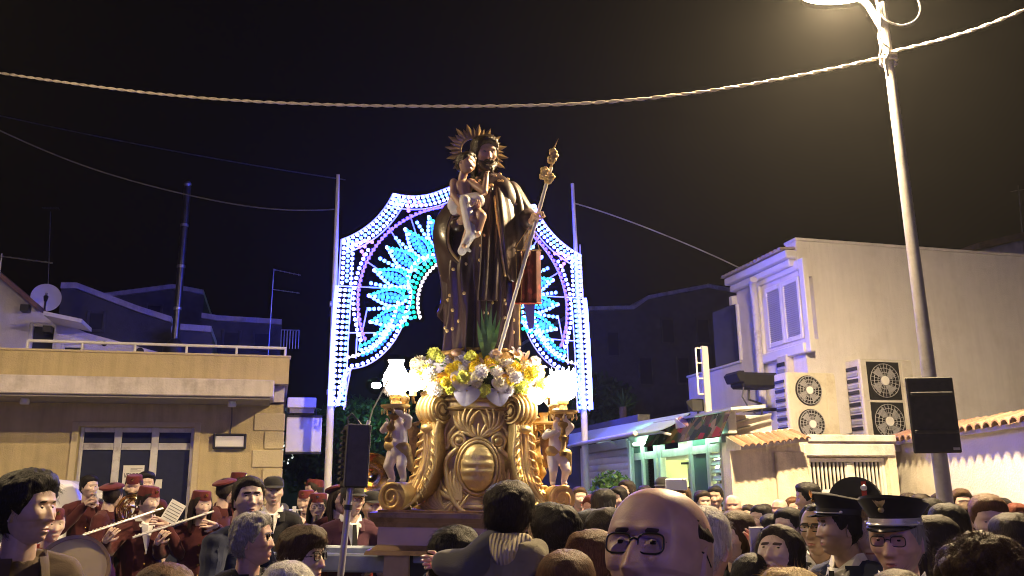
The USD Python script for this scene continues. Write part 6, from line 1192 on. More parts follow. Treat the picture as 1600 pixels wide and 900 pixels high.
# ---- candelabra with frosted glass lamps
M['lamp_glass'] = EMIT('lit_frosted_glass', (1.0, .90, .72), 26.0)
def candelabra(label, p_top, p_foot, shape, k=1.0, lit=True):
    """p_top: centre of the drip tray; the stem rises from p_foot."""
    t = thing('candelabra', label, 'candelabra', p_foot); d = p_top - p_foot; H_ = np.linalg.norm(d)
    pr = [(0, 0), (.022, 0), (.028, .02), (.014, .04), (.012, H_ * .3), (.024, H_ * .36), (.03, H_ * .42), (.016, H_ * .48), (.014, H_ * .62), (.032, H_ * .70), (.036, H_ * .75), (.018, H_ * .80), (.02, H_ * .86), (.055, H_ * .90), (.075, H_ * .95), (.04, H_ * .97), (0, H_ * .97)]
    st = aim(lathe([(r * k, z) for r, z in pr], 18), (0, 0, 0), d); obj('stem', st, M['gold_dark'], t, smooth=40)
    obj('drip_tray', lathe([(0, -.006), (.07, -.012), (.092, .0), (.094, .012), (.088, .01), (.03, .004), (0, .004)], 24, d) , M['gold_bright'], t, smooth=40)
    pend = [lathe([(0, -.05), (.006, -.04), (.004, -.012), (0, -.012)], 6, d + np.array([.085 * math.cos(a), .085 * math.sin(a), 0])) for a in np.arange(8) * PI / 4]
    for m_ in pend: obj('pendant', m_, M['gold_bright'], t, smooth=True)
    obj('lamp_socket', lathe([(0, .005), (.034, .005), (.028, .02), (.026, .055), (.036, .06), (.038, .075), (0, .075)], 18, d), M['gold'], t, smooth=40)
    if lit:
        gl = {'vase': [(0, .076), (.035, .077), (.048, .095), (.078, .135), (.085, .17), (.076, .21), (.052, .25), (.043, .27), (.05, .292), (.054, .298), (.046, .296), (0, .285)], 'tulip': [(0, .076), (.04, .078), (.075, .10), (.095, .14), (.098, .18), (.088, .22), (.078, .245), (.082, .262), (.074, .262), (0, .25)]}[shape]
        m_ = lathe(gl, 26, d)
        obj('glass_shade', m_, M['lamp_glass'], t, smooth=50)
        if shape == 'tulip':
            for i in range(12): a = i * PI / 6; obj('crown_point', hullp([d + np.array([r * math.cos(a + da), r * math.sin(a + da), z]) for r, z, da in ((.078, .25, -.16), (.078, .25, .16), (.07, .25, 0), (.083, .292, 0))]), M['lamp_glass'], t, smooth=False)
    return t
tl, tr2 = U(618, 636, 5.42), U(880, 645, 5.58)
candelabra('tall candelabra with a glowing vase-shaped glass lamp beside the loudspeaker', tl, U(606, 690, 5.40), 'vase')
candelabra('candelabra with a glowing crown-edged glass lamp beside the arch pole', tr2, U(880, 712, 5.53), 'tulip')
candelabra('small unlit gilt candle holder between the pedestal and the glowing crown-edged lamp', U(850, 662, 6.05), U(853, 730, 6.0), 'tulip', .8, False)
# second, lower lamps of each cluster: the small globes nestled in the flowers
def globe(label, p, r):
    t = thing('globe_lamp', label, 'lamp', p); s_ = mv(trimesh.creation.icosphere(3, r), (0, 0, 0), s=(1, 1, .92)); obj('glass_shade', s_, M['lamp_glass'], t, smooth=True); obj('socket', lathe([(0, -r * 1.5), (r * .5, -r * 1.5), (r * .42, -r * .8), (0, -r * .8)], 14), M['gold'], t); obj('arm', tube([(0, 0, -r * 1.4), (0, .05, -r * 2.2), (0, .14, -r * 2.0)], .01, 6), M['gold_dark'], t)
globe('low round glass lamp glowing between the vase-shaped lamp and the flowers', U(645, 600, 5.55), .052)
globe('low round glass lamp glowing between the flowers and the crown-edged lamp', U(858, 606, 5.75), .045)
# ---- flowers
M['petal_white'] = MAT('petal_white', (.86, .84, .82), .6, var=.06, scale=30); M['petal_yellow'] = MAT('petal_yellow', (.86, .68, .04), .6, var=.15, scale=30); M['petal_lime'] = MAT('petal_lime', (.66, .68, .12), .6, var=.15, scale=30); M['petal_gold'] = MAT('petal_gold', (.70, .36, .02), .5, var=.15, scale=30); M['petal_cream'] = MAT('petal_cream', (.70, .62, .42), .6, var=.08, scale=30); M['petal_lilac'] = MAT('petal_lilac', (.56, .52, .60), .32, var=.08, scale=20); M['petal_peach'] = MAT('petal_peach', (.66, .42, .28), .5, var=.12, scale=25)
M['moss'] = MAT('flower_foam_moss', (.03, .05, .02), .9, var=.4, scale=14, bump=.8)
zf = U(745, 600, FY)[2]
fw_ = thing('flower_arrangement', 'ring of yellow and white chrysanthemums, lilies and anthuriums heaped round the statue base', 'flowers', (O[0], O[1], zf))
mo = trimesh.creation.icosphere(4, 1.0); v = np.array(mo.vertices); v *= (1 + .18 * (meshkit.fbm(v * 3, 3, 2) - .5))[:, None]; mo.vertices = v * [.44, .40, .13] + [0, 0, -.01]; obj('moss_bed', mo, M['moss'], fw_, smooth=True, kind='stuff')
obj('foliage', leafcloud(1500, (0, 0, .02), .44, .032, 21, .42), M['leaf'], fw_, smooth=False, kind='stuff')
def pompon(c, r, m, seed, n=110):
    g = np.random.default_rng(seed); i = np.arange(n) + .5; ph = np.arccos(1 - 2 * i / n); th = PI * (1 + 5 ** .5) * i; d = np.stack([np.cos(th) * np.sin(ph), np.sin(th) * np.sin(ph), np.cos(ph)], 1); V, F_ = [], []
    for k, q in enumerate(d):
        u = np.cross(q, [0.3, .2, 1]); u /= np.linalg.norm(u); w = np.cross(q, u); L = r * g.uniform(.9, 1.12); a = g.uniform(0, 6.28); uu = u * math.cos(a) + w * math.sin(a); b = len(V)
        V += [q * r * .5 - uu * r * .1, q * r * .5 + uu * r * .1, q * L * .9 + uu * r * .17, q * L + w * r * .06, q * L * .9 - uu * r * .17]; F_ += [(b, b + 1, b + 2), (b, b + 2, b + 3), (b, b + 3, b + 4)]
    core = trimesh.creation.icosphere(2, r * .80); return obj('chrysanthemum', cat(mv(core, c), trimesh.Trimesh(np.array(V) + c, F_, process=False)), m, fw_, smooth=False)
def heart(c, s, nrm, upv, m, bend=.25, spadix=True):
    n = np.asarray(nrm, float); n /= np.linalg.norm(n); u = np.asarray(upv, float); u -= n * (u @ n); u /= np.linalg.norm(u); w = np.cross(u, n); t = np.linspace(0, 2 * PI, 33)[:-1]
    x = .72 * np.sin(t) + .12 * np.sin(t) ** 3; y = (.72 * np.cos(t) - .20 * np.cos(2 * t) - .07 * np.cos(3 * t) - .04 * np.cos(4 * t)); rows = []
    for k in np.linspace(1, .08, 6): rows.append(c + s * (k * x[:, None] * w + (k * (y - .12)[:, None]) * u + (bend * (k * k * (x ** 2 + .5 * y ** 2)) - .12 * np.abs(k * x))[:, None] * -n))
    L = loft(rows, cap=False); fl_ = trimesh.Trimesh(np.vstack([L.vertices, np.array(L.vertices) - n * .004]), np.vstack([L.faces, L.faces[:, ::-1] + len(L.vertices)]), process=False); o = obj('anthurium', fl_, m, fw_, smooth=True)
    if spadix: obj('spadix', tube([c + u * s * .25 + n * .004, c + u * s * .22 + n * s * .22, c + u * s * .35 + n * s * .5], [s * .05, s * .06, s * .03], 7), M['petal_cream'], o, smooth=True)
def lily(c, s, dirn, m, seed):
    g = np.random.default_rng(seed); d = np.asarray(dirn, float); d /= np.linalg.norm(d); u = np.cross(d, [.2, .1, 1]); u /= np.linalg.norm(u); w = np.cross(d, u); out = []
    for k in range(6):
        a = k * PI / 3 + .2; r = u * math.cos(a) + w * math.sin(a); sd = np.cross(d, r); pr = [(0, .1, .02), (.35, .18, .12), (.7, .42, .17), (.85, .75, .12), (.8, 1.0, .01)]
        ctr = np.array([c + s * (d * z + r * x) for z, x, _ in pr]); L = np.array([p + s * sd * wv for p, (_, _, wv) in zip(ctr, pr)]); Rr = np.array([p - s * sd * wv for p, (_, _, wv) in zip(ctr, pr)]); mid_ = ctr - d * s * .03; V = np.vstack([L, mid_, Rr]); n_ = 5; F_ = []
        for i in range(4):
            for b_ in (0, n_): F_ += [(b_ + i, b_ + i + 1, b_ + n_ + i + 1), (b_ + i, b_ + n_ + i + 1, b_ + n_ + i)]
        out.append(trimesh.Trimesh(V, F_, process=False))
    o = obj('lily', cat(out), m, fw_, smooth=True); obj('stamens', cat([tube([c + d * s * .1, c + d * s * .8 + (u * math.cos(a) + w * math.sin(a)) * s * .18], s * .025, 4) for a in np.arange(5) * 1.256]), M['petal_gold'], o, smooth=True)
def fp(px, py, Y): return U(px, py, Y) - np.array([O[0], O[1], zf])
FL_ = [  # (kind, px, py, radius px, colour)
 ('c', 679, 556, 12, 'lime'), ('c', 655, 570, 13, 'cream'), ('c', 671, 582, 12, 'lime'), ('c', 681, 607, 12, 'white'), ('c', 706, 605, 10, 'lime'), ('c', 757, 610, 10, 'lime'), ('c', 794, 609, 9.5, 'white'), ('c', 813, 605, 11, 'lime'), ('c', 802, 577, 11, 'yellow'), ('c', 777, 582, 9, 'white'), ('c', 738, 561, 10, 'yellow'), ('c', 743, 592, 10, 'white'), ('c', 706, 580, 11, 'yellow'), ('c', 716, 574, 9, 'yellow'), ('c', 743, 577, 11, 'yellow'), ('c', 763, 570, 10, 'yellow'), ('c', 722, 560, 10, 'lilac'), ('c', 728, 572, 9, 'lilac'), ('c', 836, 565, 8, 'white'), ('c', 820, 575, 11, 'cream'), ('c', 786, 568, 8, 'cream'), ('c', 662, 597, 11, 'white'), ('c', 649, 584, 9, 'cream'), ('c', 826, 590, 11, 'white'), ('c', 848, 615, 10, 'lime'), ('c', 696, 566, 10, 'lilac'), ('c', 752, 556, 6, 'yellow'), ('c', 763, 560, 5, 'yellow'), ('c', 745, 600, 8, 'cream'), ('c', 840, 583, 10, 'cream'),
 ('o', 684, 592, 9, 'gold'), ('o', 695, 590, 9, 'gold'), ('o', 790, 594, 10, 'gold'), ('o', 799, 590, 8, 'gold'), ('o', 745, 583, 8, 'gold'),
 ('a', 730, 611, 17, 'lilac'), ('a', 778, 614, 15, 'lilac'), ('a', 838, 612, 15, 'white'), ('a', 722, 590, 15, 'lilac'), ('a', 690, 573, 12, 'lilac'), ('a', 652, 592, 15, 'white'), ('a', 862, 622, 13, 'white'), ('a', 782, 598, 11, 'lilac'),
 ('l', 818, 566, 15, 'peach'), ('l', 757, 575, 13, 'peach'), ('l', 806, 556, 12, 'lilac'), ('l', 836, 577, 14, 'white'), ('l', 667, 590, 13, 'white')]
for i, (kd, px, py, r, col) in enumerate(FL_):
    c_ = fp(px, py, 5.9); rad = r / F * 5.75; lx, lz = c_[0], c_[2]
    e = 1 - (lx / .56) ** 2 - ((lz) / .24) ** 2; yy = -.44 * math.sqrt(max(.02, e)); c_ = fp(px, py, FY + yy * .95); out = np.array([lx * .8, -.55, .22 + lz])
    if kd == 'c': pompon(c_, rad * 1.18, M['petal_' + col], i)
    elif kd == 'a': heart(c_ + np.array([0, -.03, 0]), rad * 1.45, (lx * .7, -1, .35), (0.15 * ((i % 3) - 1), 0, 1), M['petal_' + col])
    elif kd == 'l': lily(c_ - out / np.linalg.norm(out) * rad * .4, rad * 1.3, out, M['petal_' + col], i)
    else:
        g = np.random.default_rng(i); pt_ = []
        for k in range(5):
            a = k * 1.2566 + i; pt_.append(mv(trimesh.creation.icosphere(2, 1), c_ + rad * .62 * np.array([math.cos(a), -.25, math.sin(a)]), s=(rad * .5, rad * .22, rad * .42)))
        o_ = obj('orchid', cat(pt_), M['petal_gold'], fw_, smooth=True); obj('throat', mv(trimesh.creation.icosphere(1, rad * .3), c_ + [0, -rad * .35, 0]), M['petal_peach'], o_, smooth=True)
g = np.random.default_rng(31)
for i in range(46):
    a = g.uniform(-PI + .1, -.1); kx2, kz2 = g.uniform(.55, 1.05), g.uniform(-.02, .16); pompon(np.array([.50 * math.cos(a) * kx2, .44 * math.sin(a) * kx2, kz2 - .10 * max(0, kx2 - .8) / .2]), g.uniform(.030, .046), M['petal_' + ('yellow', 'white', 'lime', 'cream', 'yellow', 'lilac')[i % 6]], 300 + i, 70)
for i in range(16):
    a = -PI + .12 + i * (PI - .24) / 15; pompon(np.array([.60 * math.cos(a), .50 * math.sin(a), -.045 + .03 * (i % 3)]), .040 + .006 * (i % 3), M['petal_' + ('white', 'yellow', 'lime', 'white', 'cream')[i % 5]], 400 + i, 80)
# back half of the ring (seen from the side)
g = np.random.default_rng(9)
for i in range(16):
    a = g.uniform(.15, PI - .15); pompon(np.array([.44 * math.cos(a), .38 * math.sin(a), .06 + .06 * g.random()]), g.uniform(.036, .052), M['petal_' + ('yellow', 'white', 'lime', 'cream')[i % 4]], 200 + i, 40)

# ---- the statue: bearded saint in a dark robe holding a child
M['robe'] = MAT('robe_glaze', (.042, .021, .027), .42, var=.25, scale=5, spec=.5, bump=.12, bscale=18, extra={'coat_weight': .2, 'coat_roughness': .25}); M['mantle'] = MAT('mantle_glaze', (.045, .023, .020), .36, var=.3, scale=4, spec=.7, bump=.12, bscale=18, extra={'coat_weight': .4, 'coat_roughness': .15})
M['statue_flesh'] = MAT('statue_flesh', (.50, .31, .22), .42, var=.08, scale=9, spec=.6); M['statue_hair'] = MAT('statue_hair', (.035, .020, .012), .35, var=.3, scale=20, bump=.6, bscale=60); M['statue_linen'] = MAT('statue_linen', (.78, .74, .70), .5, var=.08, scale=8)
Sb = U(748, 556, FY); zb0 = Sb[2]
def sp_(px, py, dy=0.0): return U(px, py, FY + dy) - Sb
st = thing('saint_statue', 'life-size dark statue of a haloed bearded saint in a long robe carrying a child', 'statue', Sb)
# robe sections: (photo y, left x, right x, depth)
rob = [(572, 692, 800, .26), (556, 694, 801, .26), (530, 695, 803, .25), (500, 697, 804, .24), (465, 695, 806, .235), (430, 693, 806, .23), (400, 697, 806, .225), (370, 702, 808, .22), (340, 706, 812, .21), (315, 712, 812, .20), (296, 722, 806, .17), (284, 738, 796, .13), (274, 744, 776, .08)]
NS = 160; th = np.linspace(0, 2 * PI, NS, endpoint=False); secs = []
for i, (py, x0, x1, dp) in enumerate(spl3([(r[0], r[1], r[2], r[3]) for r in rob], 60)):
    a0, a1 = sp_(x0, py), sp_(x1, py); cx, hx, z = (a0[0] + a1[0]) / 2, (a1[0] - a0[0]) / 2, a0[2]; low = sstep(1.35, .2, z)
    fold = .020 * low * np.sin(13 * th + 2.2 * math.sin(z * 2.1) + 1.2 * np.sin(3 * th)) + .012 * low * np.sin(23 * th - z * 2.0) + .012 * np.sin(6 * th + z * 5) * (1 - low * .4) + .010 * np.sin(th * 3 + z * 9) * (1 - low)
    knee = .07 * np.exp(-((th - 1.5 * PI + .45) / .45) ** 2) * math.exp(-((z - .55) / .35) ** 2)
    r = 1 + fold / .2 * .8; secs.append(np.stack([cx + hx * r * np.cos(th), dp * r * np.sin(th) - knee, np.full(NS, z) + (.03 * np.sin(9 * th) if i == 0 else 0)], 1))
obj('robe', loft(secs), M['robe'], st, smooth=True)
# mantle: wraps back and the child's side, falls over the arm
rows = []
def mant(keys, thick=.02, nm='mantle', m='mantle', k=26, amp=.018, ph=0.0):
    """keys: rows of (photo y, list of (photo x, dy)) from top to bottom; a folded sheet."""
    rows = [spl3([sp_(x, py, dy) for x, py, dy in row], k) for row in keys]; R3 = np.stack([spl3(np.array([r[j] for r in rows]), 30) for j in range(k)], 1)
    n_ = np.cross(np.gradient(R3, axis=0), np.gradient(R3, axis=1)); n_ /= np.maximum(np.linalg.norm(n_, axis=2, keepdims=True), 1e-9); jj = np.linspace(0, 1, k); R3 = R3 + n_ * (amp * np.sin(jj * 15 + ph + np.linspace(0, 1.4, 30)[:, None]) + amp * .5 * np.sin(jj * 33 + ph))[..., None]
    V = np.vstack([R3.reshape(-1, 3), (R3 + n_ * thick).reshape(-1, 3)]); Q = 30 * k; F_ = []
    for i in range(29):
        for j in range(k - 1):
            a, b, c_, d = i * k + j, i * k + j + 1, (i + 1) * k + j + 1, (i + 1) * k + j; F_ += [(a, b, c_), (a, c_, d), (Q + a, Q + c_, Q + b), (Q + a, Q + d, Q + c_)]
    for i in range(29):
        for j in (0, k - 1): a, d = i * k + j, (i + 1) * k + j; F_ += [(a, d, Q + d), (a, Q + d, Q + a)]
    for j in range(k - 1):
        for i in (0, 29): a, b = i * k + j, i * k + j + 1; F_ += [(a, b, Q + b), (a, Q + b, Q + a)]
    o = obj(nm, trimesh.Trimesh(V, F_, process=False), M[m], st, smooth=50); return o, R3
o, R3 = mant([[(806, 292, .10), (770, 288, .20), (730, 292, .18), (704, 312, .02), (716, 330, -.16)], [(826, 330, .06), (780, 330, .24), (715, 335, .22), (686, 345, .02), (702, 360, -.20)], [(822, 395, .10), (780, 395, .27), (708, 395, .25), (684, 385, .02), (706, 392, -.23)], [(812, 450, .12), (780, 450, .27), (715, 440, .25), (690, 420, .05), (716, 405, -.22)], [(808, 540, .12), (780, 540, .27), (715, 520, .25), (692, 500, .08), (698, 470, -.10)]])
obj('gilt_border', cat(tube(R3[:, -1], .013, 7), tube(R3[:, 0], .010, 7)), M['gold'], o, smooth=True)
o, R3 = mant([[(770, 288, -.10), (790, 286, -.06), (806, 294, .02), (808, 300, .12)], [(776, 330, -.21), (800, 330, -.16), (822, 335, -.02), (818, 340, .12)], [(782, 380, -.22), (800, 385, -.18), (818, 395, -.03), (812, 395, .1)], [(790, 432, -.18), (800, 440, -.15), (812, 445, -.03), (808, 445, .06)]], amp=.014)
obj('gilt_border', cat(tube(R3[:, 0], .014, 7), tube(R3[:, 9], .007, 7)), M['gold_bright'], o, smooth=True)
o, R3 = mant([[(752, 300, -.17), (768, 296, -.16), (780, 300, -.15)], [(752, 400, -.245), (766, 400, -.25), (778, 400, -.235)], [(748, 470, -.26), (764, 470, -.27), (776, 470, -.255)]], amp=.012, nm='front_panel', m='robe', k=14)
obj('gilt_border', tube(R3[:, -1], .008, 6), M['gold'], o, smooth=True)
# arms
el, wr = sp_(822, 342, -.05), sp_(832, 346, -.30); shp = sp_(797, 300, 0)
obj('sleeve', blob([(shp, .085, el, .085), (el, .082, el * .35 + wr * .65, .062)], .02, 8), M['robe'], st, smooth=60)
el2, wr2 = sp_(698, 372, -.02), sp_(726, 338, -.30); sh2 = sp_(730, 300, 0)
obj('sleeve', blob([(sh2, .08, el2, .08), (el2, .078, el2 * .4 + wr2 * .6, .06)], .02, 8), M['mantle'], st, smooth=60)
hb = [(wr * .5 + el * .5, .03, wr, .025)] + fingers(wr - (wr - el) / np.linalg.norm(wr - el) * .0, (.25, -.75, .35), (.2, .3, -1), .95, 1.15, side=1) + [(wr2 * .5 + el2 * .5, .03, wr2, .026)] + fingers(wr2, (.75, -.4, .35), (0, .4, 1), .95, .5, side=1)
# head, neck
hc = sp_(757, 242, -.05); neck = sp_(762, 276, 0.02)
h = head_of(80, w=1.0, nose=1.05, jaw=1.0); HRs = trimesh.transformations.translation_matrix(hc) @ trimesh.transformations.rotation_matrix(.42, (0, 0, 1)) @ trimesh.transformations.rotation_matrix(.22, (1, 0, 0)) @ trimesh.transformations.rotation_matrix(-.08, (0, 1, 0)) @ np.diag([1.06, 1.06, 1.06, 1])
def Hs(m): m = m.copy(); m.apply_transform(HRs); return m
obj('neck_and_head', cat(blob([(neck - [0, 0, .06], .065, hc - [0, -.02, .06], .058)], .011, 6), Hs(h.mesh())), M['statue_flesh'], st, smooth=60)
for q in (hb[:len(hb) // 2], hb[len(hb) // 2:]): obj('hand', blob(q, .011, 6), M['statue_flesh'], st, smooth=60)
obj('hair', Hs(cat(hair_mesh(h, 'long', .026, 5, .012, 22.0, .17))), M['statue_hair'], st, smooth=60)
bd_ = blob([((-.05, -.055, -.07), .026, (0, -.085, -.115), .034), ((.05, -.055, -.07), .026, (0, -.085, -.115), .034), ((0, -.085, -.11), .032, (.0, -.085, -.175), .012), ((-.028, -.085, -.052), .009, (.028, -.085, -.052), .009)], .014, 4); v = np.array(bd_.vertices); bd_.vertices = v + np.array(bd_.vertex_normals) * (.010 * (meshkit.fbm(v * [60, 60, 18], 3, 8) - .5))[:, None]; obj('beard', Hs(bd_), M['statue_hair'], st, smooth=60)
for e in h.eyes(): obj('eye', Hs(mv(trimesh.creation.icosphere(2, .0122), e)), M['shaded_eye_white'], st, smooth=True)
M['halo'] = MAT('halo_gilt', (.46, .30, .12), .35, metal=.35, var=.2, scale=12)
# halo: a ring of flat gilt rays behind the head
hcn = sp_(745, 238, .07); hn = np.array([.25, -1, .12]); hn /= np.linalg.norm(hn); hu = np.array([0, 0, 1.0]) - hn * hn[2]; hu /= np.linalg.norm(hu); hw = np.cross(hu, hn)
ring = [tube([hcn + .125 * (math.cos(a) * hw + math.sin(a) * hu) for a in np.linspace(0, 2 * PI, 41)[:-1]], .010, 6, closed=True)]; ha = obj('halo', cat(ring), M['halo'], st, smooth=True)
for i in range(26):
    a = -.9 + i * (PI + 1.8) / 25; L = .245 if i % 2 == 0 else .21; d_ = math.cos(a) * hw + math.sin(a) * hu; n_ = -math.sin(a) * hw + math.cos(a) * hu
    obj('ray', hullp([hcn + d_ * r + n_ * w_ + hn * o_ for r, w_ in ((.115, .015), (.115, -.015), (L * .8, .019), (L * .8, -.019), (L, 0)) for o_ in (0, .005)] + [hcn + d_ * .15 + hn * .012]), M['halo'], ha, smooth=False)
# the child on his arm
cb = []
ch, ct_, cp = sp_(728, 258, -.22), sp_(722, 292, -.20), sp_(728, 322, -.21)
cb += [(ct_, (.062, .052, .055), cp, (.065, .055, .05)), (ct_ + [0, 0, .06], .032, ch, .030)]
for sg, kn, ft in ((1, sp_(752, 338, -.36), sp_(746, 366, -.36)), (-1, sp_(738, 345, -.36), sp_(724, 384, -.33))): cb += [(cp + [sg * .03, 0, -.01], .052, kn, .040), (kn, .038, ft, .024), (ft, .022, ft + [.01, -.055, -.02], .016)]
shl, shr = ct_ + [.06, 0, .035], ct_ + [-.06, 0, .035]; elc, wrc = sp_(757, 300, -.28), sp_(760, 275, -.24); cb += [(shl, .03, elc, .026), (elc, .025, wrc, .019)] + fingers(wrc, (.1, .4, .9), (.4, .8, 0), .42, .5)
elr, wrr = sp_(708, 305, -.24), sp_(722, 325, -.33); cb += [(shr, .03, elr, .026), (elr, .025, wrr, .019)] + fingers(wrr, (.6, -.4, -.5), (0, 1, 0), .42, .6)
h2 = head_of(56, child=1.0, w=1.05, nose=.75); HC2 = trimesh.transformations.translation_matrix(ch) @ trimesh.transformations.rotation_matrix(1.0, (0, 0, 1)) @ trimesh.transformations.rotation_matrix(.30, (0, 1, 0)) @ np.diag([.72, .72, .72, 1])
def Hc(m): m = m.copy(); m.apply_transform(HC2); return m
chd = obj('child', cat(blob(cb, .013, 7), Hc(h2.mesh())), M['statue_flesh'], st, smooth=60); obj('hair', Hc(cat(hair_mesh(h2, 'curly', .02, 9, .012, 30.0))), M['statue_hair'], chd, smooth=60)
lc = blob([(cp + [-.075, .0, .02], .062, cp + [.075, -.02, .03], .062), (cp + [-.06, .02, -.02], .058, cp + [.09, -.08, .01], .048), (cp + [.0, -.11, .0], .045, sp_(738, 366, -.37), .038), (sp_(738, 362, -.37), .036, sp_(722, 392, -.33), .032), (sp_(722, 384, -.33), .020, sp_(734, 392, -.30), .014)], .016, 5); v = np.array(lc.vertices); lc.vertices = v + np.array(lc.vertex_normals) * (.020 * (meshkit.fbm(v * [14, 14, 7], 3, 3) - .5))[:, None]; obj('loincloth', lc, M['statue_linen'], chd, smooth=60)
RV = np.array(loft(secs).vertices)[:-2]; g = np.random.default_rng(5); pk = [i for i in g.permutation(len(RV)) if RV[i, 1] < -.03 and .15 < RV[i, 2] < 1.35][:70]
obj('gilt_star', cat([mv(trimesh.creation.icosphere(1, .013), RV[i], s=(1, .35, 1)) for i in pk]), M['gold_bright'], st, smooth=True, kind='stuff')
# gold stars and hem on the robe
hem = secs[3] + (secs[3] - secs[3].mean(0)) * .012; obj('gilt_hem', tube(hem[::2], .012, 6, closed=True), M['gold_dark'], st, smooth=True)
obj('plinth', loft([rsq(.30, .26, z, 36, 2.6) for z in (-.16, -.02)] + [rsq(.27, .235, .012, 36, 2.6)]), M['gold_dark'], st, smooth=40)
for sg, (px, py) in ((1, (716, 552)), (-1, (775, 553))): p_ = sp_(px, py, -.22); obj('foot', blob([(p_, (.04, .05, .035), p_ + [sg * -.01, -.10, -.015], (.036, .04, .022))], .02, 4), M['statue_flesh'], st, smooth=True)
# staff, banner, palm
sA, sB = U(775, 566, 5.62), U(861, 262, 5.62); d = sB - sA
M['staff_silver'] = MAT('staff_silver', (.66, .62, .58), .4, metal=.3, var=.1, scale=30)
sf = thing('flowering_staff', 'long silver staff with knotted finial held upright in the statue hand', 'staff', sA); L_ = np.linalg.norm(d); ud = d / L_
obj('shaft', tube([ud * t for t in np.linspace(0, L_, 40)], .0125 + .0022 * (np.arange(40) % 2), 10), M['staff_silver'], sf, smooth=True)
obj('spike', tube([d, d + U(866, 230, 5.62) - sB, d + U(873, 216, 5.62) - sB], [.008, .005, .001], 8), M['gold_dark'], sf, smooth=True)
for px, py, r in ((851, 267, .032), (857, 281, .034), (864, 238, .030), (862, 250, .034), (848, 276, .026), (861, 277, .028), (868, 244, .022)):
    c_ = U(px, py, 5.6) - sA; bl_ = [mv(trimesh.creation.icosphere(2, 1), c_ + .55 * r * np.array([math.cos(k * 1.257), -.35, math.sin(k * 1.257)]), s=r * .5) for k in range(5)]; obj('blossom', cat(bl_ + [mv(trimesh.creation.icosphere(1, r * .45), c_ - [0, r * .4, 0])]), M['gold_bright'], sf, smooth=True, kind='stuff')
bn = thing('hanging_banner', 'dark red fringed banner of embroidered cloth hanging from the statue arm', 'banner', U(822, 392, 5.80))
bo = U(822, 392, 5.80); bw = []
M['banner'] = usdkit.material(stage, '/World/Looks/banner_cloth', {'g': ('texture_coordinate', {}), 'v': ('voronoi_texture', {'scale': 16.0, 'feature': 'f1'}), 'r': ('rgb_ramp', {'ramp': [(.0, (.36, .07, .04)), (.3, (.26, .045, .035)), (.42, (.12, .018, .018)), (1, (.09, .014, .016))]}), 'p': ('principled_bsdf', {'roughness': .6})}, [('g.object', 'v.vector'), ('v.distance', 'r.fac'), ('r.color', 'p.base_color')], surface='p.BSDF')
rows = [[U(x, y, 5.80 + .02 * math.sin(x * .5) + .01) - bo for x in np.linspace(800 + (y - 392) * .0, 845 + (y - 392) * .01, 14)] for y in np.linspace(392, 474, 10)]
V = np.array(rows).reshape(-1, 3); F_ = [(i * 14 + j, i * 14 + j + 1, (i + 1) * 14 + j + 1) for i in range(9) for j in range(13)] + [(i * 14 + j, (i + 1) * 14 + j + 1, (i + 1) * 14 + j) for i in range(9) for j in range(13)]; F_ = np.array(F_)
obj('cloth', trimesh.Trimesh(np.vstack([V, V + [0, .008, 0]]), np.vstack([F_, F_[:, ::-1] + len(V)]), process=False), M['banner'], bn, smooth=60)
obj('hem_braid', tube([np.array(p) - [0, .005, 0] for p in rows[-1]], .007, 6), CLOTH('braid_red', (.50, .09, .05)), bn, smooth=True)
obj('hanging_rod', tube([np.array(rows[0][0]) - [.004, 0, -.003], np.array(rows[0][-1]) + [.004, 0, .003]], .005, 8), M['gold_dark'], bn, smooth=True)
for x, tx in ((802, 828), (815, 832), (843, 834)): obj('cord', tube([U(x, 392, 5.79) - bo, U(tx, 352, 5.72) - bo], .003, 5), M['gold_dark'], bn)
for x in (806, 815): obj('thread', tube([U(x, 394, 5.785) - bo, U(x + 1, 430, 5.78) - bo, U(x - 1, 470, 5.785) - bo], .0022, 4), M['gold'], bn)
obj('tail', hullp([U(x, y, 5.82 + dy) - bo for x, y in ((818, 475), (836, 475), (834, 512), (826, 515)) for dy in (0, .01)]), M['mantle'], bn, smooth=False)
pl = thing('palm_leaf', 'green palm leaf stuck upright among the flowers before the robe', 'palm leaf', U(760, 560, 5.68)); po_ = U(760, 560, 5.68)
M['palm'] = MAT('palm_green', (.12, .24, .08), .45, var=.2, scale=12)
for k, (tx, ty, bx) in enumerate(((745, 500, 757), (752, 482, 758), (760, 468, 760), (768, 476, 762), (776, 484, 764), (783, 494, 766), (748, 512, 756), (780, 512, 765), (764, 490, 761))):
    tip = U(tx, ty, 5.64 + .02 * (k % 3)) - po_; bs_ = U(bx, 560, 5.67) - po_; md = (tip + bs_) / 2 + [0, -.03, 0]; sd = np.array([.017, 0, 0]); obj('leaflet', hullp([bs_ - sd * .3, bs_ + sd * .3, md - sd, md + sd, md + [0, .01, 0], tip]), M['palm'], pl, smooth=False)
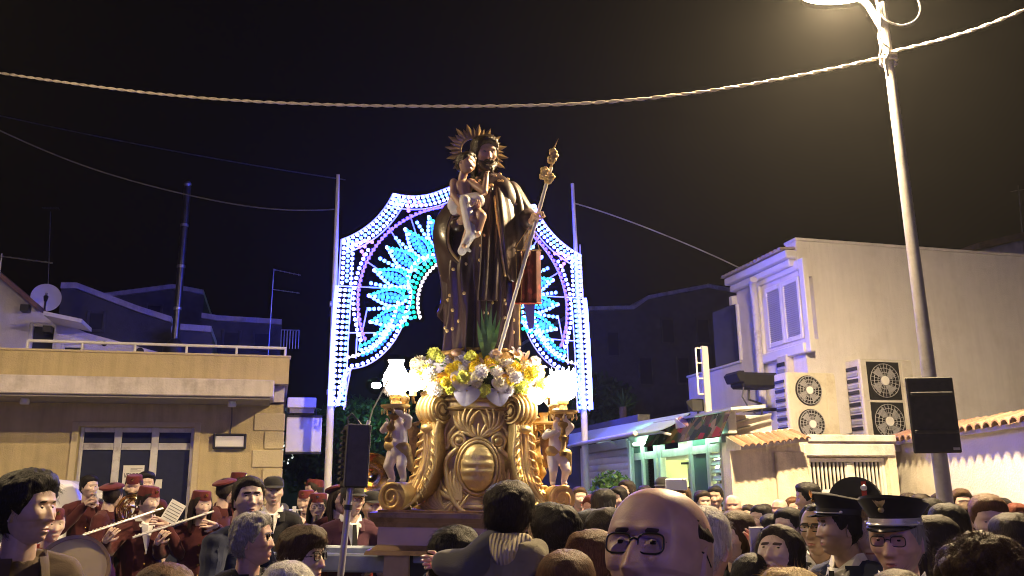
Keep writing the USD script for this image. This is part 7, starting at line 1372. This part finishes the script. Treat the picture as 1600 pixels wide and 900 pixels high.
# ================================================================ the people
# ---- close to the viewer
p = person('bald man with dark-rimmed glasses staring out from the very front of the crowd', 1030, 873, 1.47, yaw=-.52, pitch=.26, hair='bald', hcol='dark', skin='ruddy', coat='black', lod=3, glasses=True, hp=dict(w=1.08, nose=1.15, old=.5, jaw=1.3), width=1.05)
person('young man with thick dark hair and brown jacket looking across from the left edge', 42, 800, 3.05, yaw=.95, pitch=.05, hair='curly', hcol='black', skin='mid', coat='brown', lod=3, t=.034, wave=.010, freq=40, fuzz=2600, fuzzlen=.028, curl=.5, hp=dict(w=.97, nose=1.1, old=0.0))
person('bearded dark-haired man in a navy jacket gazing upward beside the grey-haired man', 388, 783, 4.9, yaw=.25, pitch=.22, hair='short', hcol='dark', skin='fair', coat='navy', lod=2, t=.022, pose='hold', fuzz=1200, body_yaw=.9)
person('grey curly-haired man in glasses in profile in front of the navy-jacketed man', 396, 846, 4.0, yaw=1.25, pitch=.12, hair='curly', hcol='grey', skin='ruddy', coat='black', lod=2, glasses=True, t=.024, wave=.012, freq=46, fuzz=2600, fuzzlen=.02, curl=.6, hp=dict(old=1.0))
person('brown-haired woman with dark glasses in profile below the band', 474, 874, 3.6, yaw=1.05, pitch=.05, hair='fringe', hcol='brown', skin='fair', coat='black', lod=2, glasses='thick', fem=1.0, t=.034, wave=.010, fuzz=2400, fuzzlen=.05, fuzzlift=.25)
person('white-haired person seen only as a pale crown of hair at the bottom edge', 448, 944, 2.6, yaw=2.9, hair='short', hcol='white', skin='fair', coat='beige', lod=2, t=.018, fuzz=2600, fuzzlen=.03, fuzzlift=.3)
person('brown-haired person whose crown just rises at the bottom below the flute players', 254, 952, 2.5, yaw=2.7, hair='short', hcol='chestnut', skin='fair', coat='navy', lod=2, t=.022, fuzz=2600, fuzzlen=.035, fuzzlift=.3)
c2 = person('dark-haired man with thinning crown holding the child in the olive coat', 712, 879, 3.0, yaw=2.45, pitch=.12, hair='short', hcol='black', skin='mid', coat='navy', lod=2, t=.016, wave=.008, fuzz=3200, fuzzlen=.028, fuzzlift=.35, pose='down')
ch = person('small child with round dark hair in an olive hooded coat held above the crowd', 797, 808, 2.85, yaw=2.75, pitch=.1, hair='fringe', hcol='dark', skin='fair', coat='olive', legs='denim', lod=2, t=.026, wave=.006, fuzz=4200, fuzzlen=.035, fuzzlift=.12, scale=.80, hp=dict(child=1.0, w=1.04, nose=.8), body_yaw=3.0, width=1.05)
# the child's hood and the arm round the man's neck
W = ch['W']; nk = ch['s']['neck'] * ch['k']
hood = blob([(nk + [-.07, .07, .00], .055, nk + [.07, .07, .00], .055), (nk + [-.09, .02, .02], .04, nk + [-.07, .07, .0], .055), (nk + [.09, .02, .02], .04, nk + [.07, .07, .0], .055), (nk + [0, .08, -.01], .06, nk + [0, .115, -.13], .05), (nk + [-.08, .07, 0], .05, nk + [0, .115, -.12], .045), (nk + [.08, .07, 0], .05, nk + [0, .115, -.12], .045)], .02, 6)
obj('hood', hood, CL['olive'], ch['prim'], smooth=60)
lin = usdkit.material(stage, '/World/Looks/knit_lining', {'g': ('texture_coordinate', {}), 'w': ('wave_texture', {'scale': 26.0, 'distortion': 1.5, 'bands_direction': 'x'}), 'r': ('rgb_ramp', {'ramp': [(0, (.47, .41, .26)), (1, (.56, .49, .33))]}), 'b': ('bump', {'strength': .6, 'distance': .01}), 'p': ('principled_bsdf', {'roughness': .9})}, [('g.object', 'w.vector'), ('w.fac', 'r.fac'), ('r.color', 'p.base_color'), ('w.fac', 'b.height'), ('b.normal', 'p.normal')], surface='p.BSDF')
obj('hood_lining', blob([(nk + [-.055, .05, .045], .032, nk + [.055, .05, .045], .032), (nk + [-.05, .05, .045], .032, nk + [.0, .115, .01], .036), (nk + [.05, .05, .045], .032, nk + [.0, .115, .01], .036)], .016, 5), lin, ch['prim'], smooth=60)
Wi = np.linalg.inv(W); tl_ = lambda q: (Wi @ np.r_[q, 1])[:3]
a0, a1, a2 = tl_(U(770, 858, 2.80)), tl_(U(735, 884, 2.70)), tl_(U(690, 880, 2.78))
obj('sleeve', blob([(a0, .062, a1, .052), (a1, .052, a2 * .9 + a1 * .1, .042)], .02, 6), CL['grey'], ch['prim'], smooth=60)
obj('hand', blob([(a2 * .8 + a1 * .2, .02, a2, .02)] + fingers(a2, a2 - a1, (0, 1, 0), .55, 1.1), .010, 4), SK['fair'], ch['prim'], smooth=True)
person('man in dark glasses and dark jacket turned away beside the child in the olive coat', 862, 845, 3.1, yaw=-2.05, pitch=.08, hair='short', hcol='black', skin='mid', coat='black', lod=2, glasses='thick', t=.024, wave=.008, fuzz=2600, fuzzlen=.03, fuzzlift=.35)
person('brown-haired person low at the bottom edge behind the man in dark glasses', 886, 928, 2.6, yaw=2.6, hair='short', hcol='chestnut', skin='ruddy', coat='black', lod=1, t=.02, fuzz=1200)
person('white-haired man with a dark jacket directly behind the bald man', 1098, 858, 2.55, yaw=2.6, hair='short', hcol='white', skin='ruddy', coat='black', lod=2, t=.012, wave=.004, fuzz=3000, fuzzlen=.03, fuzzlift=.15, width=1.08)
person('curly-haired person with a big dark blond mop filling the bottom corner', 1548, 940, 1.95, yaw=2.9, hair='curly', hcol='brown', skin='fair', coat='black', lod=2, t=.040, wave=.020, freq=30, fuzz=6500, fuzzlen=.045, curl=1.1, fuzzlift=.5, fw=.0010)
person('blond-haired person whose bright yellow crown shows at the bottom beside the upturned face', 1240, 962, 2.4, yaw=2.2, hair='short', hcol='blond', skin='fair', coat='black', lod=2, t=.022, fuzz=3000, fuzzlen=.05, fuzzlift=.2, fem=1.0)
person('brown-haired person below the officer with the silver cap band', 1410, 968, 2.3, yaw=2.8, hair='short', hcol='brown', skin='fair', coat='black', lod=1, t=.02, fuzz=1600)
# ---- officers
person('officer in profile with a peaked cap, white collar and white shoulder belt', 1312, 826, 3.6, yaw=-1.2, pitch=.06, hair='short', hcol='black', skin='mid', coat='navy', lod=2, hat='officer_plain', shirt='white', hp=dict(nose=.95), body_yaw=-.75, belt=True)
o1 = person('bespectacled officer in a big peaked cap with a silver band and flame badge', 1402, 848, 2.85, yaw=-.35, pitch=-.02, hair='short', hcol='grey', skin='ruddy', coat='black', lod=2, hat='officer', shirt='white', glasses=True, hp=dict(w=1.05, old=.8, jaw=1.2))
person('guard in a tall black bicorn hat with red ribbon before the barred gate', 1339, 806, 5.2, yaw=-.1, hair='short', hcol='black', skin='mid', coat='navy', lod=1, hat='bicorn', shirt='white')
# the first officer's white shoulder belt
ob = stage.GetPrimAtPath('/World/person_%03d' % (NPEOPLE[0] - 3)) if False else None
# ---- band, beyond on the left
def bandsman(label, px, py, Y, **kw):
    kw.setdefault('coat', 'burgundy'); kw.setdefault('lod', 1); kw.setdefault('skin', 'fair'); return person(label, px, py, Y, group=BAND, **kw)
def world_in(p, q): return (np.linalg.inv(p['W']) @ np.r_[q, 1])[:3]
def held(name, label, cat_, p, **k): return thing(name, label, cat_, p['base'], p['by'])
def mouth(p, d=.02): return (p['HR'] @ np.array([0, -.098 - d, -.066, 1]))[:3]
def trumpet(p, label, dirn=(0, -1, .02)):
    t = held('trumpet', label, 'trumpet', p); m0 = mouth(p); d = np.asarray(dirn, float); d /= np.linalg.norm(d); Ls = .48; at = lambda x, z, y=0: m0 + d * x + np.array([0, 0, z]) + np.array([1., 0, 0]) * y
    obj('tubing', cat(tube([at(0, 0), at(.38, 0)], .006, 7), tube([at(.10, -.0), at(.08, -.04), at(.10, -.075), at(.30, -.075), at(.33, -.04), at(.30, 0)], .006, 7)), M['silver'], t, smooth=True)
    bl = lathe([(.0, 0), (.007, 0), (.012, .06), (.024, .11), (.058, .15), (.062, .152), (.056, .148), (.02, .11), (.0, .10)], 20); obj('bell', aim(bl, at(.34, 0), at(.34, 0) + d), M['silver'], t, smooth=40)
    for i in range(3): obj('valve', tube([at(.16 + i * .03, -.085), at(.16 + i * .03, .035)], .010, 8), M['silver'], t)
    obj('mouthpiece', aim(lathe([(0, 0), (.013, 0), (.006, .03), (.005, .06)], 10), at(-.012, 0), at(.1, 0)), M['silver'], t); return t
def flute(p, label):
    t = held('flute', label, 'flute', p); m0 = mouth(p, .004) + [0, 0, .002]; d = np.array([-1.0, -.28, -.30]); d /= np.linalg.norm(d); a = m0 - d * .07
    obj('tube', tube([a, a + d * .67], .0095, 10), M['silver'], t); obj('lip_plate', mv(trimesh.creation.icosphere(2, 1), m0 + [0, 0, .004], s=(.024, .014, .008)), M['silver'], t, smooth=True)
    for i in range(14): q = m0 + d * (.20 + i * .029); obj('key', aim(lathe([(0, .004), (.008, .003), (.009, 0), (0, 0)], 8), q + [0, -.004, .008], q + [0, -.1, .1]), M['silver'], t)
    return t
def horn(p, label, c, r=.14):
    t = held('french_horn', label, 'horn', p); c = np.asarray(c, float); n = np.array([-.35, -.9, .1]); n /= np.linalg.norm(n); u = np.cross(n, [0, 0, 1]); u /= np.linalg.norm(u); w = np.cross(u, n)
    co = [tube([c + rr * (math.cos(a) * u + math.sin(a) * w) + n * o for a in np.linspace(0, 2 * PI, 29)[:-1]], q, 7, closed=True) for rr, q, o in ((r, .010, 0), (r * .86, .008, .012), (r * .7, .007, -.01))]; co += [tube([c + u * (dx + rr * math.cos(a)) + w * (dz + rr * 1.5 * math.sin(a)) + n * .02 for a in np.linspace(0, 2 * PI, 21)[:-1]], .007, 6, closed=True) for dx, dz, rr in ((-.03, .02, .045), (.03, -.01, .05), (.0, -.04, .035))] + [tube([c + u * x_ + w * .03 + n * -.03, c + u * x_ + w * .03 + n * .05], .012, 8) for x_ in (-.03, 0, .03)]
    obj('coil', cat(co), M['brass'], t, smooth=True); bl = lathe([(0, 0), (.014, 0), (.03, .10), (.07, .17), (.135, .215), (.14, .217), (.13, .212), (.06, .165), (0, .12)], 22); obj('bell', aim(bl, c - u * r * .9 - w * .03, c - u * (r + .2) - w * .10 + n * .08), M['brass'], t, smooth=40)
    obj('leadpipe', tube([c + u * r * .4 + w * r * .9, (c + w * r + mouth(p)) / 2 + [0, -.03, 0], mouth(p)], .006, 6), M['brass'], t, smooth=True); return t
def clarinet(p, label):
    t = held('clarinet', label, 'clarinet', p); m0 = mouth(p, .0); d = np.array([0, -.45, -1.0]); d /= np.linalg.norm(d); obj('tube', aim(lathe([(0, 0), (.006, 0), (.011, .05), (.012, .48), (.016, .52), (.034, .60), (0, .59)], 12), m0, m0 + d), M['black'], t, smooth=40)
    for i in range(10): q = m0 + d * (.14 + i * .036); obj('key', aim(lathe([(0, .005), (.009, .004), (.010, 0), (0, 0)], 8), q + [0, -.011, 0], q + [0, -1, -.2]), M['silver'], t)
    return t
Zb = .14
b1 = bandsman('bare-headed trumpeter with dark hair standing before the white car', 139, 762, 9.3, yaw=.55, hair='short', hcol='black', pose='trumpet', z0=Zb, t=.02); trumpet(b1, 'silver trumpet held by the bare-headed player')
b2 = bandsman('bearded horn player in a burgundy band hat under the shop notice', 209, 762, 8.6, yaw=-.2, pitch=-.15, hcol='dark', pose='horn', hat='fez', beard='full', shirt='white', z0=Zb); horn(b2, 'coiled brass french horn in front of the player under the notice', world_in(b2, U(203, 797, 8.2)))
bandsman('band player seen from behind in a burgundy beret beside the trumpeter', 176, 775, 8.2, yaw=2.6, hcol='dark', hat='beret', z0=Zb)
b4 = bandsman('flautist in a burgundy hat turned sideways with her flute raised below the notice', 231, 784, 7.2, yaw=.7, pitch=-.1, hcol='dark', hair='fringe', pose='flute', hat='fez', fem=1.0, shirt='white', z0=0); flute(b4, 'silver flute of the player below the shop notice')
bandsman('dark-haired band player half hidden behind the flautist', 228, 757, 9.6, yaw=.2, hcol='black', hair='curly', t=.03, z0=Zb)
b5 = bandsman('long-haired flautist in a burgundy hat beside the dark window', 314, 790, 7.4, yaw=.45, pitch=-.05, hair='long', hcol='dark', pose='flute', hat='fez', fem=1.0, hlen=.24, z0=0); flute(b5, 'silver flute of the long-haired player beside the dark window')
bandsman('band player with a dark burgundy cap turned away behind the navy jacket', 354, 768, 8.6, yaw=2.2, hcol='dark', hat='beret', z0=0)
bandsman('tall band player whose burgundy cap tops the row by the quoined corner', 373, 756, 9.8, yaw=.9, hcol='dark', hat='fez', shirt='white', z0=0)
person('man in black cap, dark suit, white shirt and tie by the shop corner', 427, 769, 7.2, yaw=.1, hat='flatcap', hcol='dark', skin='fair', coat='black', shirt='white', lod=1)
b9 = bandsman('cornet player blowing a bright horn in front of the dark trees', 478, 786, 8.6, yaw=-.4, hcol='dark', pose='trumpet', hat='fez'); trumpet(b9, 'short silver horn glinting before the dark trees')
bandsman('band player in a red-brown hat seen in profile next to the arch pole', 490, 768, 9.4, yaw=-1.2, hcol='dark', hat='fez')
b11 = bandsman('young clarinettist with glasses and a burgundy hat below the arch pole', 497, 793, 7.6, yaw=-.1, hair='long', hcol='black', pose='clarinet', hat='fez', fem=1.0, glasses=True, hlen=.3); clarinet(b11, 'black clarinet of the young player with glasses')
bandsman('band woman with dark hair reading her music near the loudspeaker pole', 531, 781, 7.4, yaw=.5, hair='long', hcol='dark', pose='hold', hat='beret', fem=1.0)
person('man in a black flat cap and glasses behind the loudspeaker pole', 551, 782, 6.6, yaw=.6, hat='cap', hcol='dark', skin='fair', coat='plum', shirt='white', glasses=True, lod=1, group=None)
b14 = bandsman('sousaphone player in a bright red jacket between the loudspeaker and the float', 581, 792, 6.9, yaw=.3, hcol='dark', coat='red', pose='hold', hat='cap')
s_ = U(579, 741, 7.2); so = thing('sousaphone', 'big dark brass sousaphone bell facing out behind the loudspeaker', 'sousaphone', s_)
bl = lathe([(0, .34), (.03, .33), (.05, .2), (.085, .08), (.15, .01), (.178, .0), (.178, -.006), (.15, .004), (.075, .09), (0, .16)], 30); obj('bell', aim(bl, (0, 0, 0), (-.12, .95, -.1)), M['brass'], so, smooth=40); obj('coil', tube([(-.04, .33, -.04), (-.06, .42, -.2), (.10, .36, -.5), (.16, .1, -.8), (.0, -.12, -.86), (-.2, .05, -.7), (-.16, .30, -.42)], [.045, .04, .036, .032, .028, .024, .02], 10), M['brass'], so, smooth=True)
dn = bandsman('drummer in a red jacket carrying a drum at the edge behind the young man', 80, 822, 6.0, yaw=.4, hcol='dark', coat='red', pose='hold', hat='fez')
dc = U(112, 893, 5.3); dr = thing('bass_drum', 'bass drum with a cream skin and dark rim near the bottom corner', 'drum', dc, .1)
R_ = .155
def drum(t, R_, Wd, tilt):
    a = np.array([0, 0, 0]); n = np.array([math.sin(.15), -math.cos(.15), tilt]); n /= np.linalg.norm(n)
    obj('shell', aim(lathe([(0, -Wd), (R_, -Wd), (R_, -.012), (0, -.012)], 36), a, n), CL['red'], t, smooth=40); obj('skin', aim(lathe([(R_ * .97, -.012), (R_ * .97, .0), (0, .006)], 36), a, n), M['drum_skin'], t, smooth=40); obj('rim', aim(lathe([(R_ * .96, -.02), (R_ * 1.07, -.02), (R_ * 1.07, .016), (R_ * .96, .012)], 36), a, n), M['float_mould'], t, smooth=40)
M['drum_skin'] = MAT('drum_skin', (.78, .62, .32), .6, var=.05); drum(dr, .20, .28, .35)
ms = U(271, 800, 6.7); mu = thing('music_sheet', 'white music sheet clipped up between the two flautists', 'sheet', ms, .6, roty=.5); obj('sheet', rbox(-.06, 0, -.08, .06, .003, .08, .001), M['paper'], mu, smooth=False); obj('staves', cat([box(-.05, -.0012, -.06 + i * .022, .05, -.0002, -.056 + i * .022) for i in range(6)]), M['ink'], mu, smooth=False, kind='stuff')
# ---- hands on the carrying beam
hb_ = U(598, 886, 4.9); person('float bearer with his raised hand gripping the carrying beam', 640, 940, 4.75, yaw=2.9, hair='short', hcol='dark', coat='navy', skin='fair', pose='reach', lod=1)
# ---- the crowd beyond on the right
def c_(label, px, py, Y, yaw=0, hair='short', hcol='dark', skin='mid', coat='black', **kw): Y = min(Y * 1.28, 9.6 if px < 1440 else 7.9) if Y >= 4.4 else Y; kw.setdefault('lod', 1); return person(label, px, py, Y, yaw=yaw, hair=hair, hcol=hcol, skin=skin, coat=coat, **kw)
c_('short-haired person just beyond the second cherub', 905, 779, 7.5, .3, hcol='brown', skin='fair', coat='beige')
c_('woman with reddish hair and plum coat beside the second cherub', 928, 797, 5.6, -.8, 'long', 'red', 'ruddy', 'plum', fem=1.0)
c_('dark-haired woman in black turned away next to the red-haired woman', 944, 790, 5.2, 2.3, 'long', 'black', coat='black', fem=1.0)
c_('man in a dark coat below the end of the float', 925, 838, 4.2, -2.4, 'short', 'black', coat='black')
c_('woman with black hair framing a pale face below the potted shrub', 966, 781, 6.6, -.5, 'long', 'black', 'fair', 'black', fem=1.0)
c_('pale-faced woman looking up in front of the kiosk frame', 979, 769, 7.6, -.6, 'long', 'dark', 'fair', 'grey', fem=1.0, pitch=.15)
c_('man in a black baseball cap in front of the lit kiosk counter', 1037, 766, 6.8, -.4, hcol='dark', hat='cap', coat='black', pitch=.05)
ph_ = c_('man holding up a phone in front of the kiosk', 1065, 781, 6.2, -.3, hcol='brown', skin='ruddy', coat='brown', pose='phone')
c_('man in a red jacket in front of the green kiosk panel', 1098, 786, 6.9, .4, hcol='dark', coat='red')
c_('bald stout man in a dark coat against the white wall', 1146, 792, 6.6, -.1, 'bald', 'grey', 'ruddy', 'black', width=1.1)
c_('woman with brown hair below the bald stout man', 1150, 824, 4.7, .2, 'long', 'chestnut', 'mid', 'black', fem=1.0)
c_('dark-haired man with lit cheek between the bald man and the old couple', 1190, 812, 5.7, -.7, hcol='black', skin='fair')
c_('black-haired woman turned half away above the raised phone', 1208, 832, 4.6, -1.6, 'long', 'black', 'fair', 'black', fem=1.0)
c_('young man in front of the cream wall left of the old couple', 1196, 806, 7.2, -.5, hcol='dark', skin='mid', coat='navy')
c_('balding old man in front of the cream pier', 1219, 797, 7.0, -.4, 'bald', 'grey', 'ruddy', 'brown')
c_('pink-faced old woman beside the balding old man', 1240, 795, 7.4, .3, 'short', 'chestnut', 'ruddy', 'beige', fem=1.0)
c_('tall dark-haired man in profile standing by the barred gate', 1262, 781, 5.4, -1.3, hcol='black', skin='mid', coat='black', t=.026, fuzz=800)
c_('dark-haired man with heavy brow left of the upturned face', 1233, 824, 4.5, -.7, hcol='black', skin='fair', coat='black', t=.024)
c_('man in glasses and open grey collar beside the officer in profile', 1279, 830, 4.1, -.5, 'receding', 'black', 'tan', 'black', glasses='thick', shirt='white', pitch=.1, lod=2)
c_('long-haired woman lifting her lit face up toward the statue', 1218, 872, 3.4, -.5, 'long', 'dark', 'fair', 'black', fem=1.0, pitch=.45, lod=2)
hand_ = c_('woman with her raised hand lit at the edge of the bald man', 1150, 842, 4.0, -.7, 'long', 'brown', 'fair', 'black', fem=1.0, pose='raised')
php = c_('person filming with a pale phone held up under the old couple', 1180, 915, 3.4, 2.6, 'long', 'black', 'fair', 'black', fem=1.0, pose='phone')
def phone(p, label, px, py, Y, yaw, w=.038, h=.078, lit=False):
    t = thing('phone', label, 'phone', U(px, py, Y), yaw); obj('case', rbox(-w, 0, -h, w, .010, h, .006), M['white_paint'], t, smooth=30); obj('screen', rbox(-w * .9, .0102, -h * .9, w * .9, .0122, h * .9, .001), M['dark_metal'], t, smooth=False); obj('camera_lens', tube([(w * .6, -.001, h * .8), (w * .6, -.003, h * .8)], .006, 10), M['black'], t)
phone(php, 'pale phone held up in front of the black-haired woman', 1185, 852, 3.5, .4, .036, .07); phone(ph_, 'small white phone raised before the kiosk counter', 1057, 757, 5.9, .1, .075, .038)
c_('grey-haired man partly hidden behind the officer in profile', 1296, 790, 5.6, -.3, 'short', 'grey', 'ruddy', 'black')
c_('woman with blond hair half hidden between the two officers', 1363, 838, 3.6, -.2, 'long', 'blond', 'fair', 'white', fem=1.0)
c_('man with a lit forehead just beyond the silver-banded cap', 1421, 793, 6.0, -.3, 'receding', 'dark', 'fair', 'black')
c_('smiling woman with a lit forehead next to the lamp post', 1441, 797, 5.4, -.35, 'long', 'dark', 'fair', 'black', fem=1.0)
c_('dark-haired woman seen from behind in front of the lamp post', 1457, 806, 4.9, 2.6, 'long', 'black', coat='black', fem=1.0)
c_('long dark-haired woman from behind just right of the lamp post', 1484, 832, 3.9, 2.9, 'long', 'black', 'mid', 'black', fem=1.0)
c_('man with tousled brown hair against the boundary wall', 1503, 787, 6.2, .3, hcol='brown', skin='fair', coat='grey', t=.026)
c_('woman covering her mouth with her hand beside the lamp post', 1512, 812, 5.0, -.5, 'fringe', 'brown', 'fair', 'beige', fem=1.0, pose='raised')
c_('young man with a yellow-lit crown looking down by the boundary wall', 1546, 815, 4.3, .15, 'short', 'chestnut', 'fair', 'navy', pitch=-.15, lod=1, t=.024, fuzz=900)
c_('red-haired woman at the picture edge by the boundary wall', 1590, 812, 5.2, .4, 'long', 'red', 'ruddy', 'brown', fem=1.0)
c_('dark-coated man behind the big curly mop', 1585, 850, 3.6, -2.6, 'short', 'dark', 'mid', 'brown')
c_('person in a dark hood behind the officer with the silver cap band', 1462, 858, 3.3, 2.2, 'long', 'dark', 'mid', 'black', fem=1.0)
c_('short woman behind the bald man, mostly hidden beside the float', 953, 845, 3.4, -2.0, 'fringe', 'dark', 'mid', 'black', fem=1.0)
c_('fair-haired boy low beside the bald man', 928, 890, 2.9, 2.2, 'fringe', 'chestnut', 'fair', 'grey', hp=dict(child=1.0))
c_('man in a dark jacket behind the red-jacketed man', 1118, 778, 8.2, -.2, 'short', 'black', 'mid', 'black')
c_('woman with short dark hair beyond the kiosk counter crowd', 1008, 777, 8.4, .2, 'fringe', 'dark', 'fair', 'teal', fem=1.0)
c_('man with brown hair near the gate hinge', 1330, 786, 7.2, .2, 'short', 'brown', 'mid', 'brown')
c_('old man in a grey coat between the gate and the wall corner', 1392, 792, 7.4, -.2, 'receding', 'grey', 'ruddy', 'grey')
c_('woman in black behind the tall man by the gate', 1170, 806, 8.0, -.3, 'long', 'dark', 'fair', 'black', fem=1.0)
c_('man with dark hair near the wall below the black sign', 1472, 792, 6.8, -.6, 'short', 'dark', 'mid', 'black')
c_('woman with dark hair near the wall beyond the tousled man', 1530, 796, 7.0, -.2, 'long', 'dark', 'mid', 'plum', fem=1.0)
c_('man in a navy jacket near the picture edge beyond the red-haired woman', 1568, 800, 6.4, -.3, 'short', 'black', 'mid', 'navy')
# ---- parked white car behind the trumpeter
cc = U(176, 800, 10.1); cr = thing('parked_car', 'tall white car parked along the pavement behind the bare-headed trumpeter', 'car', (cc[0], cc[1], 0.0), G + PI / 2); UsdGeom.Xformable(cr).AddScaleOp().Set(Gf.Vec3f(1, 1, 1.27))
def carbody():
    prof = [(-.82, .42), (-.85, .62), (-.84, .92), (-.80, .98), (-.66, 1.42), (-.60, 1.48)]
    secs = []
    for y, s, zt in ((0, .90, .95), (.06, .98, .985), (.5, 1, 1), (1.6, 1, 1.0), (2.6, 1, .985)):
        L = [(x * s, .30 + (z - .30) * zt) for x, z in prof]; ring = L + [(-x, z) for x, z in L[::-1]]; secs.append(np.array([[x, y + (.28 * max(0, (z - .95)) / .5 if y < .3 else 0), z] for x, z in ring]))
    for y, zt in ((3.2, .66), (3.9, .58), (4.0, .4)):
        L = [(x, .30 + (z - .30) * zt) for x, z in prof]; ring = L + [(-x, z) for x, z in L[::-1]]; secs.append(np.array([[x, y, z] for x, z in ring]))
    return loft(secs)
M['car_paint'] = MAT('car_paint', (.72, .72, .74), .18, var=.02, spec=.7); M['tyre'] = MAT('tyre', (.02, .02, .02), .8); M['tail_red'] = MAT('tail_red', (.35, .02, .015), .25)
b_ = carbody(); b_.fix_normals(); obj('body', b_, M['car_paint'], cr, smooth=40)
obj('rear_window', hullp([(x * s, y, z) for s in (-1, 1) for x, y, z in ((.70, .035, 1.00), (.56, .262, 1.40), (.70, .06, 1.00), (.56, .28, 1.40))]), M['tint_glass'], cr, smooth=False)
for s in (-1, 1):
    obj('tail_light', rbox(s * .84 - .1, -.012, .78, s * .84 + .02, .06, .98, .02) if s < 0 else rbox(.74, -.012, .78, .86, .06, .98, .02), M['tail_red'], cr, smooth=False)
    obj('side_window', hullp([(s * x, y, z) for x, y, z in ((.815, .5, .99), (.815, 2.5, .99), (.675, .7, 1.40), (.675, 2.1, 1.40), (.80, .5, .99), (.80, 2.5, .99))]), M['tint_glass'], cr, smooth=False)
    for y in (.75, 3.2): w_ = tube([(s * .66, y, .31), (s * .86, y, .31)], .31, 24); wh = obj('wheel', w_, M['tyre'], cr, smooth=40); obj('rim', tube([(s * .85, y, .31), (s * .87, y, .31)], .19, 16), M['grey_metal'], wh)
obj('bumper', rbox(-.84, -.06, .38, .84, .1, .60, .04), M['car_paint'], cr, smooth=False); obj('number_plate', rbox(-.26, -.068, .62, .26, -.061, .73, .003), M['white_paint'], cr, smooth=False); obj('rear_wiper', tube([(0, .03, 1.0), (.25, .1, 1.12)], .008, 5), M['black'], cr)
# ================================================================ thin haze, added for the glow round the lamps
hz = usdkit.material(stage, '/World/Looks/haze', {'v': ('principled_volume', {'color': (.9, .9, .9), 'density': HAZE, 'anisotropy': 0.6})}, volume='v.volume')
obj('haze', box(-58, -38, -1.2, 58, 90, 8.6), hz, smooth=False, kind='stuff') if HAZE > 0 else None
